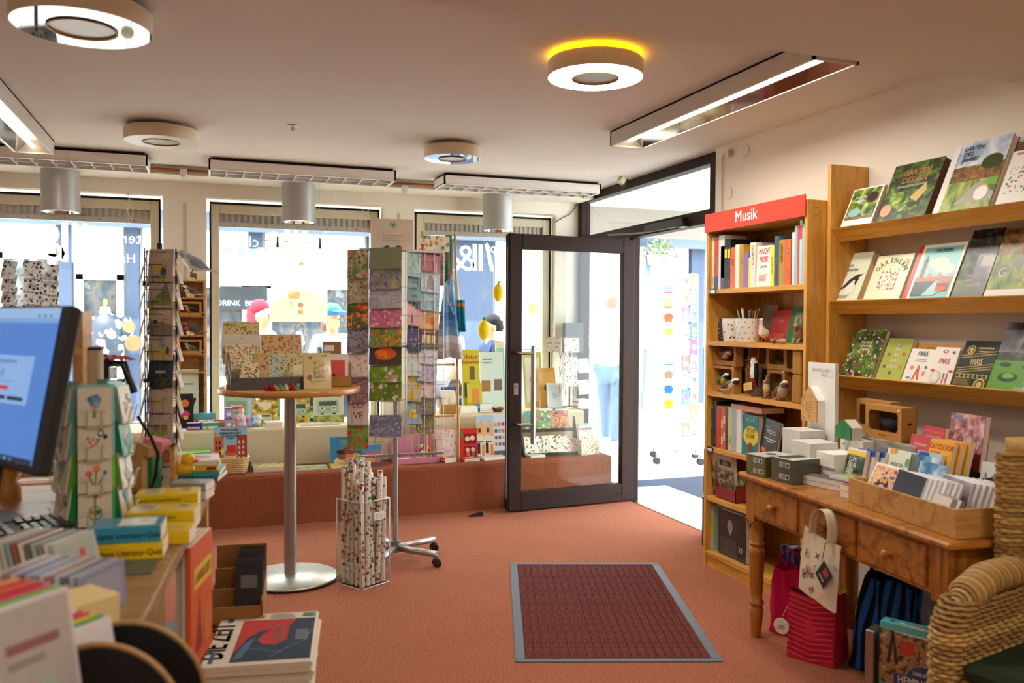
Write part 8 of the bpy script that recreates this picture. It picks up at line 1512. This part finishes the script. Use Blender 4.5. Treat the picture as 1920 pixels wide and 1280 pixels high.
row(12,200,1150,KZ + .001,.12,.08,(0,.0135),62,['8a8ea8','a8a4b0','6a6e80','b8b4b8','9a7a70','c0b8b0'],'audio book case of the near row by the cream box','audio_book','CD case','audio books in the near row',4,(('r',.1,.1,.9,.9,'9a9cb0'),))
P = atd(165,1245,1.34); t = thing('envelope_box','cream box of blank greeting cards in the foreground','box',M=T(P.x,P.y,P.z) @ R(38,'Z'))
for k in range(9): MB().box((-.055,.010 * k,0),(.055,.010 * k + .0085,.098 + .002 * (k % 2)),'d9c48c',bev=.001).build('card','paper',t)
P = atd(165,1360,1.2); FC = ['d8d0d4','4aa050','e0c83a','c83a6a','d8503a','e8e0e0','b83048','5ab06a']
row(8,165,1360,P.z,.13,.135,(0,.014),48,FC,'birthday card of the blurred foreground row','birthday_card','card','birthday cards in the foreground',12,(('r',.05,.05,.95,.95,'d4ccd0'),('c',.6,.3,.1,'e0a030'),('c',.35,.28,.07,'5a8a5a'),('r',.2,.65,.7,.75,'a85a70')),.006)
P = atd(85,1350,1.12); row(7,85,1350,P.z,.12,.16,(0,.016),48,['c8c4c0','6ab04a','d8485a','b82c3c','d86a2c','c83a5a','e0a040'],'folded card at the lower left picture edge','folded_card','card','folded cards at the picture edge',10,(('r',.04,.04,.96,.96,'a8a09c'),('r',.15,.6,.8,.68,'8a5a60'),('r',.15,.48,.6,.54,'8a8480'),('c',.6,.25,.12,'9ab0a0')),.008)
for k,(px,py,d_,r_) in enumerate(((258,1285,1.30,.105),(205,1335,1.2,.105))):
 P = atd(px,py,d_); t = thing('magazine_holder',['rear','front'][k] + ' black round backed leaflet holder with tan rim','holder',M=T(P.x,P.y,P.z) @ R(-22,'Z') @ R(8,'X'),group='black leaflet holders'); ps = [(r_ * math.cos(a),r_ * math.sin(a)) for a in [PI * q / 24 for q in range(25)]]
 b = MB(); b.prism(ps + [(-r_,-.12),(r_,-.12)],0,.006,'0e0c0b',M=R(90,'X')); b.build('panel','matte',t); b = MB(); b.tube([(x,-.003,z) for x,z in ps],.004,'a07a48',6); b.build('rim','paint',t)
# ------------------------------------------------------------------ newspapers, magazines and organiser beside the counter
NZ = .50; c4 = [at(375,1252,z=NZ),at(586,1238,z=NZ),at(548,1150,z=NZ),at(420,1168,z=NZ)]
ang = math.degrees(math.atan2(c4[1].y - c4[0].y,c4[1].x - c4[0].x)); NM = T(c4[0].x,c4[0].y,0) @ R(ang,'Z'); nw = (c4[1] - c4[0]).length; nd_ = .42
for k in range(7):
 zk = NZ - .1 + .0145 * k; t = thing('newspaper',['lowest','second','third','fourth','fifth','sixth','topmost'][k] + ' folded newspaper of the stack beside the counter','newspaper',M=NM @ T(.006 * math.sin(k * 2.1),.006 * math.cos(k * 1.7),zk) @ R(.8 * math.sin(k),'Z'),group='stacked newspapers'); b = MB()
 pr = [(0,0),(nw - .006,0),(nw,.004),(nw,.010),(nw - .006,.0138),(0,.0138)]; b.prism([(u,v) for u,v in pr],0,nd_,'d5cdba',M=Matrix(((1,0,0,0),(0,0,1,0),(0,1,0,0),(0,0,0,1)))); b.build('pages','paper',t)
 if k == 6:
  WV = [(.24,.06),(.24,.12),(.30,.30),(.42,.44),(.56,.50),(.62,.58),(.52,.58),(.50,.66),(.58,.72),(.68,.66),(.72,.60),(.80,.66),(.97,.68),(.97,.06)]
  b = MB(); mm_ = ['paper']; art_on(b,(('r',.24,.06,.97,.86,'b8362c'),('p',[(.24,.06),(.24,.18),(.34,.50),(.44,.62),(.56,.66),(.48,.56),(.44,.44),(.5,.36),(.62,.34),(.72,.44),(.72,.70),(.78,.86),(.97,.86),(.97,.06)],'28384a'),('p',[(.26,.1),(.32,.38),(.42,.52),(.38,.34),(.34,.14)],'4a6a84'),('l',[(.30,.12),(.38,.30),(.55,.24),(.7,.20)],'5a7a94',.002),('l',[(.6,.12),(.75,.28),(.9,.40),(.95,.6)],'5a7a94',.002),('t','DIE ZEIT',.17,.12,.20,'2c2a28','l',.70,0,90),('r',.05,.06,.09,.24,'3a4a84'),('r',.08,.84,.14,.92,'3a4a84'),('r',.3,.90,.45,.96,'a88a4a'),('r',.84,.90,.97,.97,'5a8a6a'),('t','Lesen wie noch nie',.62,.44,.035,'f0d8d0','l',.8,0,90),('t','was uns bewegt',.66,.44,.035,'f0d8d0','l',.8,0,90)) + tuple(lines(.5,.8,.88,.98,3,'8a8478')) + tuple(('r',.80,.40 + .025 * i,.92,.407 + .025 * i,'b8c0c8') for i in range(8)),nw,nd_,mm_,M=T(0,0,.0138) @ R(-90,'X')); b.build('front_page',mm_,t)
book(NM @ T(.10,.02,NZ - .104) @ R(-4,'Z') @ R(-90,'X') @ T(.0,.0,0),.36,.34,.012,'e0c020','yellow and red magazine under the newspapers',(('r',.1,.0,.6,.4,'d8b010'),('r',.8,0,1,1,'c8302a'),('t','GELB',.3,.1,.12,'1c1a10')),hard=False,name='magazine',cat='magazine')
tag(MB().box((.02,.06,0),(nw - .02,nd_ - .02,NZ - .118),'5a3a20',bev=.004).build('paper_stool','counter_wood'),'low wooden stool carrying the newspaper stack','stool').matrix_world = NM
P = atd(358,1262,2.02)
for k in range(3):
 book(T(P.x - .0115 * (2 - k),P.y - .004 * k,P.z) @ R(76,'Z') @ T(.10,0,0),.20,.30,.010,['b8b0a0','c8c0b4','e0622c'][k],['inner grey magazine standing beside the counter','middle pale magazine standing beside the counter','outer orange magazine with yellow title beside the counter'][k],(('r',0,0,1,1,'d85a28'),('r',.15,.62,.95,.80,'e0c828'),('p',[(.2,.1),(.4,.6),(.5,.12)],'8a2c18'),('p',[(.6,.1),(.7,.55),(.85,.1)],'c8841c'),('t','LANDLUST',.55,.67,.09,'a83a1c','c',.8)) if k == 2 else (),group='upright magazines beside the counter',hard=False,name='magazine',cat='magazine')
P = at(388,1165,z=.50); t = thing('booklet_organiser','tan compartment box of black booklets behind the newspapers','organiser',M=T(P.x,P.y,.46) @ R(-6,'Z')); OW,OD = .17,.32; K_ = '9a6a38'
for p,q in (((0,0,0),(OW,.006,.08)),((0,OD,0),(OW,OD + .006,.20)),((0,0,0),(.006,OD,.10)),((OW - .006,0,0),(OW,OD,.10)),((0,0,0),(OW,OD,.006)),((.006,.10,0),(OW - .006,.106,.11)),((.006,.2,0),(OW - .006,.206,.15))): MB().box(p,q,K_).build('board','paint',t)
MB().box((.02,.02,-.46),(OW - .02,OD - .02,0),'5a3a20').build('base','counter_wood',t)
for k in range(8): sheet(T(P.x,P.y,.468) @ R(-6,'Z') @ T(.125,.02 + .030 * k,0) @ R(-14,'X'),.085,.20,.006,['1c1a1c','2c2a2e','3a3430','1a1c20'][k % 4],['front','second','third','fourth','fifth','sixth','seventh','rearmost'][k] + ' black booklet in the compartment box',(('r',.2,.6,.8,.8,'6a6a70'),) if k < 2 else (),'black_booklet','booklet','black booklets in the organiser','gloss')
# ------------------------------------------------------------------ black wire card rack behind the counter
P = at(300,870,y=4.1); BXX = P.x; t = thing('black_card_rack','tall slim black wire card rack behind the counter','card rack',(BXX,4.16,0)); RM2 = T(BXX,4.16,0); BKC = '16181a'
MB().cyl((0,0,0),(0,0,1.80),.012,col=BKC,n=10).build('pole','paint',t); MB().lathe([(0,0),(.2,0),(.2,.015),(.02,.03),(.012,.04)],24,BKC).build('foot','paint',t)
b = MB()
for sx,sy in ((-.058,-.075),(.07,-.075),(-.058,.06),(.07,.06)): wire(b,[(sx,sy,.55),(sx,sy,at(300,466,y=4.1).z)],.0032,BKC)
for k in range(22): wire(b,[(-.058,-.075,.6 + .055 * k),(.07,-.075,.6 + .055 * k),(.07,.06,.6 + .055 * k),(-.058,.06,.6 + .055 * k)],.0016,BKC,True)
tag(b.build('wire_frame','paint',t),kind='stuff')
GR = 'c4b6a8'
sp_ = [('grey cartoon card with yellow bird and rooster',None,GR,(('c',.45,.42,.14,'d8c030',1.2),('c',.62,.3,.12,'3a4a8a',1.4),('c',.5,.14,.3,'8aa050',.3),('c',.72,.78,.18,'d4c8ba',.7))),('grey card with green hill drawing',None,GR,(('p',[(.1,.2),(.5,.5),(.7,.85),(.95,.2)],'7a8264'),('p',[(.1,.1),(.3,.35),(.95,.2),(.9,.08)],'8a9a5a'))),('grey cartoon card with speech balloon',None,GR,(('c',.65,.72,.26,'d8ccc0',.5),('p',[(0,0),(1,0),(1,.3),(.2,.45),(0,.3)],'8a8272'),('c',.3,.4,.08,'1c1a1c'),('r',0,.6,.2,1,'c8b040'))),('grey card with yellow field and bookshelf',None,GR,(('r',.1,.12,.9,.35,'d0b040'),('r',.4,.4,.65,.75,'9aa0a4'),('c',.78,.3,.07,'2c5a3a',2.2))),('dark green wave painting card','tree_dk','2c4a4a',(('p',[(0,.1),(.5,.5),(1,.2),(1,.75),(.6,.62),(.2,.8),(0,.6)],'1d3c4a'),('r',.3,.42,.7,.5,'c8b0a8'))),('grey card with little yellow chick',None,GR,(('c',.45,.32,.10,'d8c020',1.5),('r',.25,.75,.4,.78,'c86a3a'),('r',.6,.65,.75,.68,'c86a3a'))),('grey card with two talking hedgehogs',None,GR,(('c',.35,.35,.14,'8a7a58'),('c',.65,.36,.14,'9a7a50'),('c',.5,.2,.34,'9aa858',.3),('c',.3,.78,.2,'d6cabc',.6),('c',.72,.78,.2,'d6cabc',.6))),('blue grey card with crocodile at a box',None,'a8aab0',(('r',.3,0,.6,.5,'8a949c'),('c',.6,.55,.2,'3a4a3a',.4),('r',.6,.1,.9,.45,'a85a34'))),('grey card with small chair sketch',None,GR,(('r',.4,.3,.6,.5,'4a5a4a'),('r',.3,.7,.7,.73,'8a8078')))]
card_col(278,321,[466,516,566,614,664,713,763,812,859],4.08,-26,.145,sp_,'black wire rack',6,0,t,RM2,BKC,'paint',group='cards in the black wire rack')
for i,(dx,yaw,nm) in enumerate(((-.085,-86,'far side'),(.095,84,'aisle side'))):
 for r_ in range(9): P = at(300,470 + 49 * r_,y=4.12); sheet(T(BXX + dx,4.12,P.z - .145) @ R(yaw,'Z') @ R(-14,'X'),.10,.15,.006,['c8beb0','d4ccc0','b8aca0'][r_ % 3],'grey card seen edge on, %s tier, %s of the black rack' % (ORD[r_],nm),(('c',.5,.5,.2,['c86a3a','5a7a9a','8a9a5a'][r_ % 3]),),'greeting_card','card','side cards of the black wire rack','paper')
# ------------------------------------------------------------------ people and things in the street
def solid(c,rough=.8): return noise_mat([(.4,c),(.6,c)],8,2,0,rough)
def skinned(name,parent,nodes,edges,col,sub=2):
 ks = list(nodes); me = bpy.data.meshes.new(name); me.from_pydata([nodes[k][0] for k in ks],[(ks.index(a),ks.index(c)) for a,c in edges],[]); o = bpy.data.objects.new(name,me); COL.objects.link(o); o.parent = parent
 key = 'solid_' + col; MDEF.setdefault(key,solid(col)); me.materials.append(MAT(key)); o.modifiers.new('skin','SKIN'); sb = o.modifiers.new('smooth','SUBSURF'); sb.levels = sb.render_levels = sub
 for k,v in zip(ks,me.skin_vertices[0].data): r = nodes[k][1]; v.radius = (r,r) if not isinstance(r,tuple) else r
 me.skin_vertices[0].data[0].use_root = True; o.modifiers['skin'].use_smooth_shade = True; return o
def person(label,loc,rot,H,shirt,trousers,hair,skin='d8a888',hair_len=.06,arm=((.13,-.02,.62),(.13,-.10,.50)),arm2=((-.13,.02,.62),(-.13,-.04,.49)),stride=.06,cap=None,sleeves=False):
 t = thing('person',label,'person',loc,rot,'people in the street'); h = lambda x,y,z: (x * H,y * H,z * H); r = lambda v: v * H
 B = {'pel': (h(0,0,.52),r(.06)),'che': (h(0,0,.73),r(.065)),'nk': (h(0,0,.84),r(.028)),'hd': (h(0,-.008,.90),(r(.045),r(.052))),'top': (h(0,-.004,.955),(r(.042),r(.048)))}; E = [('pel','che'),('che','nk'),('nk','hd'),('hd','top')]
 for s,a,sy in (('l',arm,stride),('r',arm2,-stride)):
  q = 1 if s == 'l' else -1; B['sh' + s] = (h(.10 * q,0,.79),r(.034)); B['el' + s] = (h(*a[0]),r(.025)); B['wr' + s] = (h(*a[1]),r(.018)); hx,hy,hz = a[1]; B['ha' + s] = (h(hx,hy - .01,hz - .04),(r(.012),r(.022)))
  E += [('che','sh' + s),('sh' + s,'el' + s),('el' + s,'wr' + s),('wr' + s,'ha' + s)]
  for f in range(4): B['f%d%s' % (f,s)] = (h(hx + .008 * (f - 1.5),hy - .02,hz - .085 + .004 * abs(f - 1)),r(.0055)); E.append(('ha' + s,'f%d%s' % (f,s)))
  B['th' + s] = (h(hx - .02 * q,hy - .03,hz - .06),r(.006)); E.append(('ha' + s,'th' + s))
  B['hip' + s] = (h(.05 * q,0,.49),r(.05)); B['kn' + s] = (h(.052 * q,-sy * .5 - .01,.28),r(.035)); B['an' + s] = (h(.052 * q,-sy + .02,.045),r(.022)); B['to' + s] = (h(.056 * q,-sy - .07,.02),r(.018)); E += [('pel','hip' + s),('hip' + s,'kn' + s),('kn' + s,'an' + s),('an' + s,'to' + s)]
 skinned('body',t,B,E,skin); up = lambda k,f: (B[k][0],B[k][1] * f if not isinstance(B[k][1],tuple) else B[k][1][0] * f)
 N = {k: up(k,1.28) for k in ('pel','che','shl','shr','ell','elr') + (('wrl','wrr') if sleeves else ())}; N['el' + 'l'] = (tuple(Vector(B['shl'][0]).lerp(Vector(B['ell'][0]),1 if sleeves else .7)),r(.036)); N['elr'] = (tuple(Vector(B['shr'][0]).lerp(Vector(B['elr'][0]),1 if sleeves else .7)),r(.036)); N['pel'] = (h(0,0,.50),r(.082)); N['che'] = (h(0,0,.74),r(.082))
 skinned('shirt',t,N,[('pel','che'),('che','shl'),('che','shr'),('shl','ell'),('shr','elr')] + ([('ell','wrl'),('elr','wrr')] if sleeves else []),shirt)
 N = {k: up(k,1.3) for k in ('pel','hipl','hipr','knl','knr','anl','anr')}; skinned('trousers',t,N,[('pel','hipl'),('pel','hipr'),('hipl','knl'),('hipr','knr'),('knl','anl'),('knr','anr')],trousers)
 for s in 'lr': b = MB(); a,c = B['an' + s][0],B['to' + s][0]; b.loft([(a[0] * 0 - .03 * H,0,.02 * H,.022 * H,.02 * H),(0,0,.026 * H,.026 * H,.026 * H),(.06 * H,0,.018 * H,.026 * H,.018 * H),(.10 * H,0,.014 * H,.014 * H,.012 * H)],10,'dcd8d0',M=T(a[0],a[1],0) @ R(-90,'Z')); b.build('shoe','paint',t)
 b = MB(); b.ball(h(0,.012,.948),(r(.050),r(.054),r(.046)),hair,14,10)
 if hair_len: b.loft([(0,0,.95 * H,.050 * H,.030 * H),(0,0,.90 * H,.056 * H,.034 * H),(0,0,(.90 - hair_len) * H,.050 * H,.028 * H)],12,hair,M=T(0,.034 * H,0) @ R(0,'Z'))
 b.build('hair','matte',t)
 b = MB(); [b.ball(h(s * .018,-.050,.905),(r(.006),r(.004),r(.004)),'2a2018',6,4) for s in (-1,1)]; b.loft([(0,0,.905 * H,.006 * H,.004 * H),(.012 * H,0,.888 * H,.010 * H,.007 * H),(0,0,.880 * H,.006 * H,.003 * H)],8,skin,M=T(0,-.050 * H,0) @ R(-90,'Z')); b.ball(h(0,-.050,.868),(r(.014),r(.004),r(.003)),'a85a50',8,4); [b.ball(h(s * .046,.004,.897),(r(.006),r(.012),r(.018)),skin,8,5) for s in (-1,1)]; b.build('face','skin',t)
 if cap: b = MB(); b.ball(h(0,.004,.957),(r(.058),r(.064),r(.046)),cap,16,10); b.loft([(0,0,.955 * H,.05 * H,.008 * H),(.06 * H,0,.945 * H,.035 * H,.005 * H)],10,cap,M=T(0,-.05 * H,0) @ R(-90,'Z')); b.build('cap','cloth',t)
 return t
G0 = -.04
person('woman with long red hair and white top passing outside the window',(.48,8.3,G0),60,1.70,'ece8e4','4a5a78','9a2438',hair_len=.13)
person('child in a blue and white cap looking at the window from outside',(1.12,8.25,G0),30,1.66,'b8c8dc','3a4a6a','6a4a34',cap='4a94c8',arm=((.12,-.08,.66),(.05,-.20,.70)))
person('dark haired boy in a navy hoodie standing outside the window',(2.74,8.3,G0),-85,1.58,'2c4068','3a3a44','1c1a22',hair_len=.02,sleeves=True)
person('grey haired person in pale clothes behind the hanging paper mango',(2.36,8.6,G0),120,1.64,'d8d4d0','6a6a70','8a8078',hair_len=.14,sleeves=True)
P = at(1145,838,z=G0); person('man in white T-shirt and light blue jeans walking past the doorway',(P.x,P.y,G0),140,1.82,'ecece8','4a6f9c','8a6a50',hair_len=.0,stride=.10)
# card rack in the street
P = at(1268,864,z=G0); t = thing('street_card_rack','white wheeled card rack standing in the street outside the door','card rack',(P.x,P.y,G0)); SRM = T(P.x,P.y,G0)
MB().cyl((0,0,.10),(0,0,1.95),.018,col='d8d8d8',n=12).build('pole','paint',t)
for k in range(4):
 a = math.radians(20 + 90 * k); d = Vector((math.cos(a),math.sin(a),0)); am = MB().tube([(0,0,.11),(d.x * .32,d.y * .32,.11)],1,'a8aab0',4,flat=(.018,.014)).build('foot_arm','paint',t); b = MB(M=T(d.x * .32,d.y * .32,0)); b.cyl((0,0,.06),(0,0,.11),.01,col='8a8a8c',n=8); [b.cyl((0,s * .008,.035),(0,s * .022,.035),.035,col='26262a',n=14) for s in (-1,1)]; b.build('caster','gloss',am)
CC = ['e8e4e0','d8a04a','e0c060','6aa8a8','b85a8a','d8d8d8','7ab08a','3a5aa0','9ac0d8','c83a7a','d8503a','8a7a6a','8ac0a0','e8e8e0','2a6ab8','c8b080','7aa060','e0a030','b8603a']
def sc(n,o): return [('small %s picture card' % ['pale','orange','yellow','teal','pink','grey','mint','navy','sky blue','magenta','red','brown','aqua','white','royal blue','sand','green','amber','rust'][(o + 2 * i) % 19],None,CC[(o + 2 * i) % 19],(('c',.5,.5,.28,CC[(o + 7 + 3 * i) % 19]),('r',.2,.15,.8,.25,CC[(o + 4 + i) % 19]))) for i in range(n)]
card_col(1279,1294,[512 + 31 * i for i in range(10)],P.y - .06,8,.165,sc(10,0),'inner street rack column',8,4,t,SRM,'d8d8d8','paint',group='cards in the street rack')
card_col(1295,1310,[512 + 31 * i for i in range(10)],P.y - .05,8,.165,sc(10,1),'outer street rack column',8,4,t,SRM,'d8d8d8','paint',group='cards in the street rack')
card_col(1238,1270,[530 + 27 * i for i in range(9)],P.y - .10,-40,.13,[(n_,m_,'e8e6e2',a_) for n_,m_,c_,a_ in sc(9,5)],'doorway side street rack column',8,-3,t,SRM,'d8d8d8','paint',group='cards in the street rack')
b = MB(); [wire(b,[(x,y,.6),(x,y,1.95)],.003,'d8d8d8') for x in (-.28,-.12,.05,.22) for y in (-.05,.05)]; tag(b.build('wire_frame','paint',t),kind='stuff')
# hanging flower basket on its post, door mat outside, tiles at the threshold, bicycle
P = at(1213,770,z=G0); PY = P.y; t = thing('lamp_post','slim grey iron post carrying a flower basket in the street','post',(P.x,PY,G0)); hz = at(1213,440,y=PY).z
b = MB(); b.lathe([(0,0),(.11,0),(.10,.25),(.06,.4),(.055,1.0),(.07,1.03),(.05,1.06),(.045,hz),(0,hz)],14,'5a6472'); b.build('shaft','paint',t); MB().tube([(0,0,hz - .1),(.3,-.1,hz - .05),(.42,-.14,hz - .2)],.018,'5a6472',6).build('bracket','paint',t)
Q = at(1236,480,y=PY - .14); t = thing('flower_basket','hanging basket of pink and white petunias outside the door','flower basket',(Q.x,Q.y,Q.z)); MB().lathe([(0,-.16),(.18,-.14),(.22,.02),(.2,.02),(0,.0)],16,'8a8c90').build('pot','paint',t); rr = random.Random(8); b = MB(); c = MB()
for k in range(260):
 a,f,z = rr.uniform(0,2 * PI),rr.uniform(.1,1) ** .6,rr.uniform(-.12,.26); R0 = .30 * f * (1 - max(0,z) * 1.2); p_ = (R0 * math.cos(a),R0 * math.sin(a),z)
 (c if k % 4 == 0 else b).add([(-.03,0,0),(0,-.025,.01),(.03,0,0),(0,.025,.01)],[(0,1,2,3)],(['c81a7a','e08ab8','f0e8ec'][k % 3] if k % 4 == 0 else ['4a8a34','6aa84a','35702a'][k % 3]),0,False,T(*p_) @ R(rr.uniform(0,360),'Z') @ R(rr.uniform(20,110),'X'))
tag(b.build('leaves','matte',t),kind='stuff'); tag(c.build('blossoms','matte',t),kind='stuff'); MB().tube([(0,0,.02),(0,0,.34)],.006,'3a3a3c',5).build('hanger','paint',t)
tag(MB().box((3.62,5.35,G0),(4.55,7.1,G0 + .012),'3a4254',bev=.004).build('outdoor_mat','cloth'),'dark blue grey mat on the ground outside the doorway','mat')
st_ = [o for o in COL.objects if o.name == 'street'][0]; tl = None
for i in range(2):
 for j in range(6):
  if tl is None: tl = MB().box((0,0,0),(.296,.296,.012),'d8d0c6',bev=.002).build('tile','gloss',st_); tl.location = (3.32,5.0,G0)
  else: inst(tl,st_,(3.32 + .3 * i,5.0 + .3 * j,G0 + .0004))
P = at(1232,745,z=G0); t = thing('bicycle','parked city bicycle at the kerb seen through the doorway','bicycle',(P.x,P.y,G0),60)
for x in (-.5,.5): b = MB(); b.tube([(x + .33 * math.cos(a),0,.34 + .33 * math.sin(a)) for a in [2 * PI * q / 28 for q in range(28)]],.018,'2a2c32',6,closed=True); [b.tube([(x,0,.34),(x + .33 * math.cos(a),0,.34 + .33 * math.sin(a))],.003,'8a8a8e',4) for a in [2 * PI * q / 12 for q in range(12)]]; b.build('wheel','paint',t)
b = MB(); [b.tube(q,.016,'3a4658',6) for q in ([(-.5,0,.34),(-.05,0,.32),(.38,0,.78),(-.18,0,.74),(-.5,0,.34)],[(-.05,0,.32),(-.22,0,.88)],[(.5,0,.34),(.36,0,.95)])]; b.build('frame','gloss',t); b = MB(); b.tube([(.30,-.28,.98),(.38,-.1,1.02),(.38,.1,1.02),(.30,.28,.98)],.013,'1c1c1e',6); b.build('handlebar','gloss',t); MB().box((-.34,-.08,.88),(-.10,.08,.93),'1c1a1a',bev=.02).build('saddle','gloss',t)
